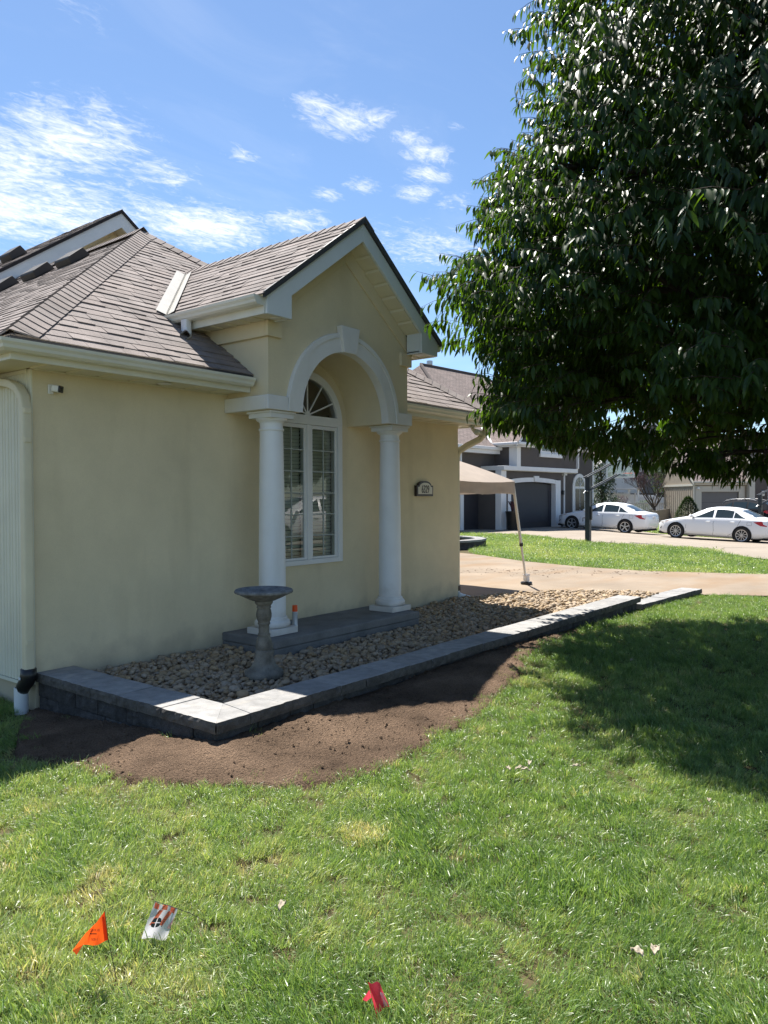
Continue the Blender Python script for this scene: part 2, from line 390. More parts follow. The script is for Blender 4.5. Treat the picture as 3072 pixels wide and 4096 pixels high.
def leafmat(name, c1, c2, rough, trans, spec, tcol):
    m = bpy.data.materials.new(name); m.use_nodes = True; nt = m.node_tree; N = nt.nodes.new; L = nt.links.new
    b = nt.nodes['Principled BSDF']; b.inputs['Roughness'].default_value = rough; b.inputs['Specular IOR Level'].default_value = spec
    at = N('ShaderNodeAttribute'); at.attribute_name = 'tone'; oi = N('ShaderNodeObjectInfo')
    ad = N('ShaderNodeMath'); ad.operation = 'ADD'; L(at.outputs['Fac'], ad.inputs[0]); L(oi.outputs['Random'], ad.inputs[1])
    fr = N('ShaderNodeMath'); fr.operation = 'FRACT'; L(ad.outputs[0], fr.inputs[0])
    x = N('ShaderNodeMix'); x.data_type = 'RGBA'; L(fr.outputs[0], x.inputs[0]); x.inputs[6].default_value = (*c1, 1); x.inputs[7].default_value = (*c2, 1)
    L(x.outputs[2], b.inputs['Base Color'])
    tr = N('ShaderNodeBsdfTranslucent'); tx = N('ShaderNodeMix'); tx.data_type = 'RGBA'; tx.blend_type = 'MULTIPLY'; tx.inputs[0].default_value = 1
    L(x.outputs[2], tx.inputs[6]); tx.inputs[7].default_value = (*tcol, 1); L(tx.outputs[2], tr.inputs[0])
    mx = N('ShaderNodeMixShader'); mx.inputs[0].default_value = trans; L(b.outputs[0], mx.inputs[1]); L(tr.outputs[0], mx.inputs[2])
    L(mx.outputs[0], nt.nodes['Material Output'].inputs[0]); return m
MT['leaf'] = leafmat('glossy_leaf', (.016, .038, .010), (.042, .080, .015), .40, .36, .30, (3.2, 3.2, .7))
MT['leaf_far'] = leafmat('far_leaf', (.045, .085, .025), (.10, .14, .045), .6, .3, .3, (1.6, 1.6, .8))
MT['leaf_dark'] = leafmat('dark_shrub_leaf', (.018, .040, .012), (.045, .085, .025), .5, .2, .35, (1.5, 1.5, .8))
MT['leaf_yel'] = leafmat('yellow_shrub_leaf', (.16, .18, .03), (.25, .26, .05), .6, .3, .3, (1.5, 1.5, .8))
def shingle_far(name, col, sx=3.3, sz=7.0):
    m = mat(name, col, .92, .15, 2.0, grain=.16, gscale=60)
    nt = m.node_tree; N = nt.nodes.new; L = nt.links.new; b = nt.nodes['Principled BSDF']
    tc = N('ShaderNodeTexCoord'); mp = N('ShaderNodeMapping'); L(tc.outputs['UV'], mp.inputs[0])
    br = N('ShaderNodeTexBrick'); L(mp.outputs[0], br.inputs[0]); br.inputs['Scale'].default_value = 1.0
    br.inputs['Brick Width'].default_value = .3; br.inputs['Row Height'].default_value = .145; br.inputs['Mortar Size'].default_value = .012
    br.inputs['Color1'].default_value = (.82, .82, .82, 1); br.inputs['Color2'].default_value = (1.1, 1.08, 1.08, 1); br.inputs['Mortar'].default_value = (.45, .45, .45, 1)
    lk = b.inputs['Base Color'].links[0].from_socket
    x = N('ShaderNodeMix'); x.data_type = 'RGBA'; x.blend_type = 'MULTIPLY'; x.inputs[0].default_value = 1
    L(lk, x.inputs[6]); L(br.outputs['Color'], x.inputs[7]); L(x.outputs[2], b.inputs['Base Color'])
    bp = N('ShaderNodeBump'); bp.inputs['Distance'].default_value = .02; bp.inputs['Strength'].default_value = .8; bp.invert = True
    L(br.outputs['Fac'], bp.inputs['Height']); L(bp.outputs[0], b.inputs['Normal'])
    return m
MT['shingle_far'] = shingle_far('far_shingle', (.185, .147, .134))
MT['shingle_far2'] = shingle_far('far_shingle_grey', (.21, .17, .16))
def glassmat():
    m = bpy.data.materials.new('window_glass'); m.use_nodes = True; nt = m.node_tree; N = nt.nodes.new; L = nt.links.new
    nt.nodes.remove(nt.nodes['Principled BSDF'])
    t = N('ShaderNodeBsdfTransparent'); t.inputs[0].default_value = (.88, .92, .90, 1); g = N('ShaderNodeBsdfGlossy'); g.inputs['Roughness'].default_value = .01
    fr = N('ShaderNodeFresnel'); fr.inputs[0].default_value = 1.52; ad = N('ShaderNodeMath'); ad.operation = 'MULTIPLY_ADD'; L(fr.outputs[0], ad.inputs[0]); ad.inputs[1].default_value = 1.35; ad.inputs[2].default_value = .02
    mx = N('ShaderNodeMixShader'); L(ad.outputs[0], mx.inputs[0]); L(t.outputs[0], mx.inputs[1]); L(g.outputs[0], mx.inputs[2])
    L(mx.outputs[0], nt.nodes['Material Output'].inputs[0]); return m
MT['glass'] = glassmat()
def clearmat():
    m = bpy.data.materials.new('acrylic'); m.use_nodes = True; nt = m.node_tree; N = nt.nodes.new; L = nt.links.new
    nt.nodes.remove(nt.nodes['Principled BSDF'])
    t = N('ShaderNodeBsdfTransparent'); t.inputs[0].default_value = (.85, .9, .9, 1); g = N('ShaderNodeBsdfGlossy'); g.inputs['Roughness'].default_value = .05
    mx = N('ShaderNodeMixShader'); mx.inputs[0].default_value = .12; L(t.outputs[0], mx.inputs[1]); L(g.outputs[0], mx.inputs[2])
    L(mx.outputs[0], nt.nodes['Material Output'].inputs[0]); return m
MT['acrylic'] = clearmat()
MT['blind'] = mat('blind_slat', (.72, .72, .62), .6)
MT['gbar'] = mat('glazing_bar_grey', (.40, .43, .40), .5)
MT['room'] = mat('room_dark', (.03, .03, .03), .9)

# ------------------------------------------------------------------ ground, soil, drives
SOIL = [(3.06, 5.99), (2.951, 5.932), (2.70, 5.58), (2.26, 4.677), (2.35, 4.33), (2.464, 3.72), (2.65, 3.33), (2.964, 2.94), (3.323, 2.735), (3.681, 2.76), (4.209, 2.815), (4.817, 2.89), (5.607, 3.09), (6.5, 3.38), (7.3, 3.56), (8.4, 3.66), (8.4, 3.80), (3.06, 3.80)]
ROCK = [(3.30, 4.00), (11.9, 3.90), (11.95, 4.25), (11.45, 4.86), (10.83, 5.33), (10.06, 5.65), (9.45, 5.86), (9.36, 5.99), (3.30, 5.99)]
DRIVE = [(9.40, 5.80), (10.06, 5.60), (10.83, 5.25), (11.46, 4.80), (12.0, 4.15), (12.575, 4.05), (12.84, 3.60), (13.58, 2.65), (15.5, -.6), (19.5, -7), (26.5, -7), (22.0, -.9), (17.68, 3.52), (16.4, 5.62), (16.2, 6.90), (16.6, 8.75), (17.6, 10.6), (18.2, 12.5), (18.0, 16.0), (9.4, 16.0)]
ISL_FAR = [(22.6, 13.6), (25.3, 14.9), (28.17, 14.75), (26.65, 12.89), (25.13, 10.81), (24.82, 9.16), (24.60, 6.25), (23.09, 5.83), (21.58, 4.30), (27.0, -3.0)]
_c = (4.6, 3.9)
SOILX = [(x+(.07 if x > 3.0 else -.07)*(1 if y < 3.6 else .3), y-.09) if y < 3.7 else (x-.08 if x < 3.0 else x, y) for x, y in SOIL]
def far_ground():
    mb = MB()
    ds = list(np.arange(-12, 20, .5))+list(np.arange(20, 70, 2.0))+[75, 85, 100, 130, 180, 300, 600]
    ls = [-400, -150, -60, -30]+list(np.arange(-18, 18, .5))+list(np.arange(18, 60, 2.0))+[70, 100, 200, 400]
    D, Lg = np.meshgrid(ds, ls, indexing='ij'); X = CY*D+SY*Lg; Y = SY*D-CY*Lg
    Z = ground(X, Y)-.03
    n, k = D.shape
    mb.v = list(zip(X.ravel(), Y.ravel(), Z.ravel()))
    for i in range(n-1):
        for j in range(k-1):
            a = i*k+j; mb.f.append((a, a+k, a+k+1, a+1))
    return mb
tag(far_ground().build('ground', MT['earth'], smooth=True), kind='structure')

def sheet(name, poly, m, dz, step, kind='structure', noise_amp=0, edge=0.0):
    xs = [p[0] for p in poly]; ys = [p[1] for p in poly]
    gx = np.arange(min(xs)-step, max(xs)+step*1.5, step); gy = np.arange(min(ys)-step, max(ys)+step*1.5, step)
    X, Y = np.meshgrid(gx, gy, indexing='ij'); Z = ground(X, Y)+dz
    if noise_amp: Z = Z+noise_amp(X, Y)
    bm = bmesh.new(); n, k = X.shape
    ins = inpoly(poly, X, Y); keep = np.zeros_like(ins)
    keep |= ins
    for a in (-1, 0, 1):
        for b in (-1, 0, 1): keep |= np.roll(np.roll(ins, a, 0), b, 1)
    # snap the outer ring of samples onto the outline
    pts = {}
    P = [Vector((p[0], p[1])) for p in poly]
    def snap(x, y):
        best = None
        for i in range(len(P)):
            a, b = P[i], P[(i+1) % len(P)]; ab = b-a; t = max(0, min(1, (Vector((x, y))-a).dot(ab)/max(ab.length_squared, 1e-9))); q = a+ab*t
            dd = (q.x-x)**2+(q.y-y)**2
            if best is None or dd < best[0]: best = (dd, q)
        return best[1]
    V = {}
    for i in range(n):
        for j in range(k):
            if keep[i, j]:
                x, y = X[i, j], Y[i, j]
                if not ins[i, j]:
                    q = snap(x, y); x, y = q.x, q.y
                    z = gz(x, y)+dz+(float(noise_amp(np.array(x), np.array(y))) if noise_amp else 0)
                else: z = Z[i, j]
                V[i, j] = bm.verts.new((x, y, z))
    for i in range(n-1):
        for j in range(k-1):
            q = [(i, j), (i+1, j), (i+1, j+1), (i, j+1)]
            if all(c in V for c in q) and any(ins[c] for c in q):
                try: bm.faces.new([V[c] for c in q])
                except ValueError: pass
    me = bpy.data.meshes.new(name); bm.to_mesh(me); bm.free()
    o = obj(name, me, m, smooth=True); tag(o, kind=kind); return o
def fbm(X, Y, f, seed, oct=4):
    X = np.asarray(X, float); Y = np.asarray(Y, float); sh = X.shape; out = np.zeros(X.size)
    for i, (x, y) in enumerate(zip(X.ravel(), Y.ravel())):
        out[i] = mnoise.fractal(Vector((x*f+seed, y*f, seed*1.7)), 1.0, 2.0, oct)
    return out.reshape(sh)
def soil_relief(X, Y):
    return .016*fbm(X*1.0, Y*1.0, 2.2, 3.1, 3)+.009*fbm(X+.5*Y, Y*2.4, 7.0, 9.2, 3)+.011*fbm(X-.2*Y, Y*1.5, 22, 1.3, 3)
SB = sheet('soil_bed', SOILX, MT['soil'], .008, .025, noise_amp=soil_relief)
_q = np.array([v.co[:] for v in SB.data.vertices]); _in = inpoly(SOIL, _q[:, 0], _q[:, 1])
for v, k in zip(SB.data.vertices, _in):
    if not k: v.co.z -= .05
# loose clods on the raked soil
def clods():
    mb = MB()
    for k in range(1500):
        for _ in range(30):
            x, y = rng.uniform(2.3, 8.2), rng.uniform(2.75, 5.9)
            if inpoly(SOIL, np.array([x]), np.array([y]))[0]: break
        s = rng.choice([.003, .003, .004, .004, .005, .006, .008, .012]); z = gz(x, y)+.012
        a = rng.uniform(0, 6.28)
        vs = []
        for dx, dy, dz in ((1, 0, 0), (.2, .9, .1), (-.9, .3, 0), (-.3, -.9, .1), (.1, .1, .8), (0, 0, -.6)):
            f = s*rng.uniform(.7, 1.3); vs.append((x+f*(dx*math.cos(a)-dy*math.sin(a)), y+f*(dx*math.sin(a)+dy*math.cos(a)), z+f*dz))
        mb.add(vs, [(0, 1, 4), (1, 2, 4), (2, 3, 4), (3, 0, 4), (1, 0, 5), (2, 1, 5), (3, 2, 5), (0, 3, 5)])
    o = mb.build('soil_clods', MT['soil']); tag(o, 'small dark clods of earth scattered over the raked bed', 'clods', kind='stuff')
clods()
DR = sheet('driveway', DRIVE, MT['drive'], .012, .35)
FD = [LF(19.0, 10.6), LF(21.9, 9.6), LF(23.3, 10.2), LF(25.2, 8.05), LF(26.5, 6.95), LF(29.0, 6.25), LF(31.3, 5.7), LF(33.2, 3.0), LF(35.6, 2.4), LF(46, 9.0), LF(46, 13.5), LF(38.5, 13.9), LF(36.2, 14.4), LF(32.9, 17.0), LF(31.9, 22), LF(43.5, 18), LF(51.6, 21.5), LF(51.6, 32), LF(30, 30), LF(12, 22), LF(9, 16)]
sheet('neighbour_driveway', [(p.x, p.y) for p in FD], MT['drive_far'], .008, .6)
# expansion joint in the far drive, and the saw-cut in the near one
def joint(pts, w, dz):
    mb = MB(); A = []; B = []
    for i, p in enumerate(pts):
        a = Vector(pts[max(i-1, 0)][:2]); b = Vector(pts[min(i+1, len(pts)-1)][:2]); t = (b-a).normalized(); n = Vector((-t.y, t.x))*w/2
        for S, sg in ((A, 1), (B, -1)):
            x, y = p[0]+n.x*sg, p[1]+n.y*sg; S.append((x, y, gz(x, y)+dz))
    mb.strip(A, B); return mb
tag(joint([LF(24.4, 10.9), LF(25.3, 11.4), LF(26.2, 12.4), LF(26.9, 13.6)], .035, .016).build('pavement_joint', MT['joint'], DR and None), kind='structure')
tag(joint([(12.1, 8.6), (13.2, 8.1), (14.3, 7.0), (15.6, 5.5)], .012, .017).build('pavement_joint', MT['joint']), kind='structure')
def muck():
    mb = MB()
    for k in range(240):
        t = rng.random(); x = 12.2+rng.gauss(2.2, 1.3); y = 9.3-(x-12.2)*.9+rng.gauss(0, .55)
        if not inpoly(DRIVE, np.array([x]), np.array([y]))[0]: continue
        s = rng.choice([.006, .008, .01, .014, .02]); z = gz(x, y)+.014; a = rng.uniform(0, 6.28); e = rng.uniform(1, 3)
        vs = []
        for q in range(6):
            an = q*math.pi/3; f = s*rng.uniform(.6, 1.2); ux, uy = math.cos(an)*e, math.sin(an)
            vs.append((x+f*(ux*math.cos(a)-uy*math.sin(a)), y+f*(ux*math.sin(a)+uy*math.cos(a)), z))
        vs.append((x, y, z+s*.5)); mb.add(vs, [(i, (i+1) % 6, 6) for i in range(6)])
    tag(mb.build('driveway_dirt', MT['soil']), 'brown crumbs of dirt tracked across the concrete drive', 'dirt', kind='stuff')
muck()

# ------------------------------------------------------------------ river stones
def stone_protos(n, sub):
    out = []
    for k in range(n):
        bm = bmesh.new(); bmesh.ops.create_icosphere(bm, subdivisions=sub, radius=1.0)
        sx, sy, sz = 1.0, rng.uniform(.62, .9), rng.uniform(.42, .66)
        for v in bm.verts:
            f = 1+.20*mnoise.noise(v.co*1.15+Vector((k*7.3, 0, 0)))+.06*mnoise.noise(v.co*3+Vector((0, k*3.3, 0)))
            c = v.co*f; p = 2.4
            v.co = Vector((c.x*sx, c.y*sy, c.z*sz))
        me = bpy.data.meshes.new('stone'); bm.to_mesh(me); bm.free(); me.polygons.foreach_set('use_smooth', [True]*len(me.polygons)); me.materials.append(MT['stone']); out.append(me)
    return out
SLAB = (4.96, 5.215, 7.30, 5.99)
def rocks():
    base = sheet('rock_bed', ROCK, MT['gravel_base'], .055, .12)
    bed = lambda x, y: (.012+.058*ss(4.05, 4.75, y)+.02*ss(5, 5.9, y))*(1-ss(8.2, 9.6, x))+ss(8.2, 9.6, x)*(ground(x, y)+.055)
    for v in base.data.vertices: v.co.z = float(bed(v.co.x, v.co.y))
    protos = stone_protos(9, 2)
    low = stone_protos(7, 1)
    pts = []
    for layer, sp, zo in ((0, .049, .0), (1, .060, .019), (2, .13, .033)):
        for x in np.arange(3.28, 12.1, sp):
            for y in np.arange(3.95, 6.1, sp*.86):
                a = x+rng.uniform(-.5, .5)*sp*.9; b = y+rng.uniform(-.5, .5)*sp*.9
                pts.append((a, b, layer, zo))
    P = np.array([(p[0], p[1]) for p in pts]); ok = inpoly(ROCK, P[:, 0], P[:, 1])
    items = []
    for (x, y, ly, zo), k in zip(pts, ok):
        if not k: continue
        if SLAB[0]-.015 < x < SLAB[2]+.015 and y > SLAB[1]-.02: continue
        if x < 10.6 and y < 4.055: continue
        if y > 5.94 and x < 9.36: continue
        if (x-4.39)**2+(y-4.75)**2 < .155**2: continue
        if x < 3.36 or rng.random() < .04: continue
        r = min(.052, max(.014, rng.lognormvariate(math.log(.0262), .30)))
        far = 1+.12*max(0, (x-8)/4)
        zb = float(bed(x, y))
        items.append((x, y, zb+zo+r*.28, r*far))
    items.sort(key=lambda t: (t[0]**2+t[1]**2+2.2)/t[3]**2)
    for x, y, z, r in items[:300]:
        o = bpy.data.objects.new('stone', rng.choice(protos)); COL.objects.link(o)
        o.location = (x, y, z); o.scale = (r, r, r); o.rotation_euler = (rng.uniform(-.4, .4), rng.uniform(-.4, .4), rng.uniform(0, 6.28)); o.parent = base
    V = []; F = []; T = []; k0 = 0
    dat = []
    for me in low:
        a = np.empty(len(me.vertices)*3); me.vertices.foreach_get('co', a); dat.append((a.reshape(-1, 3), np.array([p.vertices[:] for p in me.polygons])))
    for x, y, z, r in items[300:]:
        a, f = dat[rng.randrange(len(dat))]
        R = np.array(Euler((rng.uniform(-.5, .5), rng.uniform(-.5, .5), rng.uniform(0, 6.28))).to_matrix())
        V.append(a@R.T*r+np.array([x, y, z])); F.append(f+k0); k0 += len(a); T.append(np.full(len(a), rng.random()))
    V = np.concatenate(V); F = np.concatenate(F); T = np.concatenate(T)
    me = tri_mesh('stone_layer', V, F, T, True)
    o = obj('stone_layer', me, MT['stone'], base); tag(o, 'tan and grey river stones filling the bed by the wall', None, kind='stuff')
    return len(items)
def tri_mesh(name, V, F, T=None, smooth=False):
    me = bpy.data.meshes.new(name); n = F.shape[1]
    me.vertices.add(len(V)); me.vertices.foreach_set('co', np.ascontiguousarray(V, dtype=np.float32).ravel())
    me.loops.add(F.size); me.loops.foreach_set('vertex_index', np.ascontiguousarray(F, dtype=np.int32).ravel())
    me.polygons.add(len(F)); me.polygons.foreach_set('loop_start', np.arange(0, F.size, n, dtype=np.int32))
    if smooth: me.polygons.foreach_set('use_smooth', np.ones(len(F), dtype=bool))
    if T is not None:
        at = me.attributes.new('tone', 'FLOAT', 'POINT'); at.data.foreach_set('value', np.ascontiguousarray(T, dtype=np.float32))
    me.update(calc_edges=True); return me
print('stones', rocks())

# ------------------------------------------------------------------ retaining walls
def rough_block(x0, y0, z0, x1, y1, z1, amp, face='-y', seed=0, nseg=None):
    """box whose front is a split face: a small grid of uneven points"""
    mb = MB()
    nx = nseg or 5; nz = 3
    if face == '-y':
        def pt(u, v):
            e = min(u, 1-u, v, 1-v) > .01
            n = mnoise.noise(Vector((x0*3+u*(x1-x0)*22+seed, z0*5+v*(z1-z0)*22, seed)))
            return (x0+(x1-x0)*u, y0-(amp*(.55+.9*n) if e else 0), z0+(z1-z0)*v)
        mb.grid(pt, nx, nz)
        mb.add([(x0, y1, z0), (x1, y1, z0), (x1, y1, z1), (x0, y1, z1), (x0, y0, z0), (x1, y0, z0), (x1, y0, z1), (x0, y0, z1)], [(0, 3, 2, 1), (4, 0, 1, 5), (7, 6, 2, 3), (4, 7, 3, 0), (5, 1, 2, 6)])
    else:
        def pt(u, v):
            e = min(u, 1-u, v, 1-v) > .01
            n = mnoise.noise(Vector((y0*3+u*(y1-y0)*22+seed, z0*5+v*(z1-z0)*22, seed+4)))
            return (x0-(amp*(.55+.9*n) if e else 0), y1+(y0-y1)*u, z0+(z1-z0)*v)
        mb.grid(pt, nx, nz)
        mb.add([(x1, y0, z0), (x1, y1, z0), (x1, y1, z1), (x1, y0, z1), (x0, y0, z0), (x0, y1, z0), (x0, y1, z1), (x0, y0, z1)], [(0, 1, 2, 3), (4, 5, 1, 0), (7, 3, 2, 6), (4, 0, 3, 7), (5, 6, 2, 1)])
    return mb
def retaining():
    W = thing('retaining_wall', 'charcoal block retaining wall with grey caps turning a corner in front of the house', 'retaining wall', (3.03, 3.72, 0))
    zt = .20; tc = .072; dep = .325
    # mitred corner caps
    c0 = (3.033, 3.722); ci = (3.362, 4.05)
    def cap(pts, z=zt, par=None, front=(0, 1)):
        # smooth sawn top, split front face
        cx = sum(p[0] for p in pts)/len(pts); cy = sum(p[1] for p in pts)/len(pts)
        j = rng.uniform(-.0025, .0025); a = rng.uniform(-.004, .004)
        q = [Vector((cx+(p[0]-cx)*.992-(p[1]-cy)*a, cy+(p[1]-cy)*.992+(p[0]-cx)*a, z-tc+j)) for p in pts]
        n = len(q); i0, i1 = front; A, B = q[i0], q[i1]; out = Vector((B.y-A.y, A.x-B.x, 0)).normalized()
        if out.dot(A-Vector((cx, cy, A.z))) < 0: out = -out
        up_ = Vector((0, 0, tc)); mb = MB(); nu, nv = 8, 3; sd = rng.uniform(0, 90)
        def fr(u, v):
            e = u*(1-u) > .001; w = mnoise.noise(Vector((u*(B-A).length*30+sd, v*2.6, sd)))
            dd = (.010*w+.002)*(1 if e else .3) - (.006 if v > .99 else .004 if v < .01 else 0)+.004
            return A.lerp(B, u)+up_*v+out*dd
        mb.grid(fr, nu, nv); nf = len(mb.f)
        top = [mb.v[nv*(nu+1)+i] for i in range(nu+1)]; bot = [mb.v[i] for i in range(nu+1)]
        rest = [q[(i1+k) % n] for k in range(1, n-1)]
        mb.add(top+[tuple(r+up_) for r in rest], [tuple(range(nu+1+len(rest)))])
        mb.add(bot[::-1]+[tuple(r) for r in rest[::-1]], [tuple(range(nu+1+len(rest)))])
        ringt = [top[-1]]+[tuple(r+up_) for r in rest]+[top[0]]; ringb = [bot[-1]]+[tuple(r) for r in rest]+[bot[0]]
        mb.strip(ringb, ringt)
        me = mb.mesh('cap_stone'); bm = bmesh.new(); bm.from_mesh(me); bmesh.ops.remove_doubles(bm, verts=bm.verts, dist=1e-5); bmesh.ops.recalc_face_normals(bm, faces=bm.faces); bm.to_mesh(me); bm.free()
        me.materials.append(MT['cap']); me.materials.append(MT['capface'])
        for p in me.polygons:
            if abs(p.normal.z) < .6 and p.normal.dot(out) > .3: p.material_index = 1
        return obj('cap_stone', me, None, par or W)
    cap([c0, (3.315, 3.722), ci]); cap([c0, ci, (3.033, 4.004)], front=(2, 0))
    ys = [4.004, 4.29, 4.567, 4.815, 5.154, 5.44, 5.70, 5.97]
    for a, b in zip(ys[:-1], ys[1:]):
        s = rng.uniform(-.004, .004); t = rng.uniform(-.02, .02)
        cap([(3.033+s, a), (3.362+s, a+.045 if a < 4.1 else a+t), (3.362+s, b+t if b < 5.9 else b), (3.033+s, b)], front=(3, 0))
    x = 3.315; i = 0
    while x < 10.50:
        w = [.30, .285, .31, .295][i % 4]; x2 = min(x+w, 10.56)
        if 10.56-x2 < .12: x2 = 10.56
        t = .02*(-1)**i; s = rng.uniform(-.006, .006)
        yb = 4.05
        cap([(x-t*.3 if i else x, 3.722+s), (x2+t*.3, 3.722+s), (x2-t*.6, yb+s), ((x+t*.6) if i else 3.362+.0, yb+s)])
        x = x2; i += 1
    # courses of split-face blocks below the caps
    def rows(z0, z1, off, lens, back):
        k = 0; x = 3.052+off; first = True
        segs = []
        p = 3.052
        if off: segs.append((p, p+off)); p += off
        while p < 10.5:
            w = lens[k % len(lens)]; q = min(p+w, 10.53); segs.append((p, q)); p = q; k += 1
        for a, b in segs:
            if z1 < gz((a+b)/2, 3.75)+.012: continue
            rough_block(a+.003, 3.752+rng.uniform(-.006, .006), z0, b-.003, 3.752+.22, z1-.004, .014, '-y', a*3.1).build('block', MT['block'], W, bevel=.004)
        segs = []; p = 3.752+.225; k = 1
        q0 = 3.760
        segs.append((q0, p+off*.6)); p = p+off*.6
        while p < 5.93:
            w = lens[(k+2) % len(lens)]; q = min(p+w, 5.955); segs.append((p, q)); p = q; k += 1
        for a, b in segs:
            if z1 < gz(3.0, (a+b)/2)-.02: continue
            y0 = a+.003; y1 = b-.003
            rough_block(3.052+rng.uniform(-.006, .006), y0, z0, 3.052+(.20 if a > 3.9 else .20), y1, z1-.004, .014, '-x', a*2.3+5).build('block', MT['block'], W, bevel=.004)
    rows(.013, .127, .0, [.36, .30, .23, .34, .41], .2)
    rows(-.103, .012, .17, [.30, .36, .41, .25], .2)
    rows(-.22, -.105, .0, [.36, .30], .2)
    # stepped-down run beyond the end
    W2 = thing('retaining_wall', 'low stepped down run of grey cap stones past the far end of the wall by the drive', 'retaining wall', (10.6, 3.7, 0))
    x = 10.585; i = 0
    while x < 12.72:
        x2 = x+.30; t = (x-10.585)/2.15; y = 3.70-.12*t; z = .092
        cap([(x, y), (x2-.002, y-.016), (x2-.002, y+.31), (x, y+.326)], z, W2)
        rough_block(x, y+.03, z-.2, x2-.004, y+.25, z-.072, .012, '-y', x).build('block', MT['block'], W2, bevel=.004)
        x = x2; i += 1
    # curved planter across the drive
    W3 = thing('retaining_wall', 'curved low block planter wall on the lawn edge across the drive', 'retaining wall', LF(23, 2.6))
    path = [(22.0, .4), (22.2, 1.2), (22.45, 1.9), (22.8, 2.5), (23.35, 3.0), (24.1, 3.25), (24.9, 3.15), (25.6, 2.75), (26.0, 2.1)]
    pts = []
    for i in range(len(path)-1):
        a, b = path[i], path[i+1]
        for t in (0, .5): pts.append((a[0]+(b[0]-a[0])*t, a[1]+(b[1]-a[1])*t))
    pts.append(path[-1])
    for i in range(len(pts)-1):
        a, b = LF(*pts[i], 0), LF(*pts[i+1], 0); t = (b-a).normalized(); n = Vector((-t.y, t.x, 0))*-.17
        if n.dot(LF(24, 2, 0)-a) < 0: n = -n
        g = .03
        for nm, m, z0, z1, o, dd in (('cap_stone', 'cap', g+.215, g+.28, -.02, 1.9), ('block', 'block', g+.105, g+.213, 0, 1.4), ('block', 'block', g-.08, g+.103, 0, 1.4)):
            mb = MB(); p = [a+n*o*6, b+n*o*6, b+n*dd, a+n*dd]
            mb.prism([(v.x, v.y, z0) for v in p], (0, 0, z1-z0)); mb.build(nm, MT[m], W3, bevel=.006)
retaining()

# ------------------------------------------------------------------ the stucco house
YW = 5.98; XL, XR = 3.04, 9.35; XC = 6.17
H = thing('stucco_house', 'cream stucco house with brown shingle roof and white columned arched porch bay', 'house', (6.17, 7.5, 0))
def arc(cx, cz, r, a0, a1, n): return [(cx+r*math.cos(a0+(a1-a0)*i/n), cz+r*math.sin(a0+(a1-a0)*i/n)) for i in range(n+1)]
WX0, WX1, WZ0, WZS, WR = 5.625, 6.765, .85, 2.46, .57
WCX = (WX0+WX1)/2
def walls():
    mb = MB()
    # front wall round the arched window opening, as a slab .16 thick
    t = .16; zt = 2.66
    mb.box(XL+.003, YW, -.15, WX0, YW+t, zt); mb.box(WX1, YW, -.15, XR, YW+t, zt); mb.box(WX0, YW, -.15, WX1, YW+t, WZ0)
    # over the window, up inside the porch bay
    A = arc(WCX, WZS, WR, math.pi, 0, 24)
    for (xa, za), (xb, zb) in zip(A[:-1], A[1:]):
        mb.hexa([(xa, YW, za), (xb, YW, zb), (xb, YW+t, zb), (xa, YW+t, za), (xa, YW, 3.4), (xb, YW, 3.4), (xb, YW+t, 3.4), (xa, YW+t, 3.4)])
    mb.box(5.2, YW+.002, zt, WX0, YW+t, 3.4); mb.box(WX1, YW+.002, zt, 7.15, YW+t, 3.4)
    mb.box(XR-.16, YW+t, -.15, XR-.001, 14, zt)
    mb.box(XL+.01, YW+t, -.35, XL+.16, 14, .1)
    mb.box(XL+.16, 13.8, -.15, XR-.16, 14, zt)
    mb.build('wall', MT['stucco'], H)
    # dark strip of foundation above the stones
    mb = MB(); mb.box(XL+.2, YW+.012, -.2, XR-.2, YW+.05, .4)
    mb.build('foundation', MT['concrete'], H)
    # dim room behind the window
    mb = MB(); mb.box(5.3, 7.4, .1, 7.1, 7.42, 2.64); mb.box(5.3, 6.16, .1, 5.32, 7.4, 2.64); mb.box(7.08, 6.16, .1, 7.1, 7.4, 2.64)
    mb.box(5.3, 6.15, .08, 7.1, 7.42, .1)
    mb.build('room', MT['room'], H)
walls()
# side siding: vertical boards
def siding():
    y = YW+.012
    mb = MB(); mb.box(XL-.012, YW+.001, .10, XL+.02, YW+.055, 2.645); mb.build('corner_board', MT['siding'], H, bevel=.004)
    y = YW+.06; k = 0
    while y < 9.5:
        w = [.105, .105][k % 2]
        P = [(XL-.002, y), (XL-.014, y+.012), (XL-.014, y+w*.48), (XL-.004, y+w*.56), (XL-.014, y+w*.64), (XL-.014, y+w-.014), (XL-.002, y+w-.003), (XL+.02, y+w-.003), (XL+.02, y)]
        mb = MB(); mb.prism([(a, b, .105) for a, b in P][::-1], (0, 0, 2.54)); mb.build('siding_panel', MT['siding'], H); y += w; k += 1
    mb = MB(); mb.box(XL-.022, YW+.058, .075, XL+.01, 9.5, .10); mb.build('starter_strip', MT['siding'], H)
    mb = MB(); mb.box(XL-.022, YW+.056, 2.615, XL+.005, 9.5, 2.646); mb.build('trim_channel', MT['siding'], H)
siding()

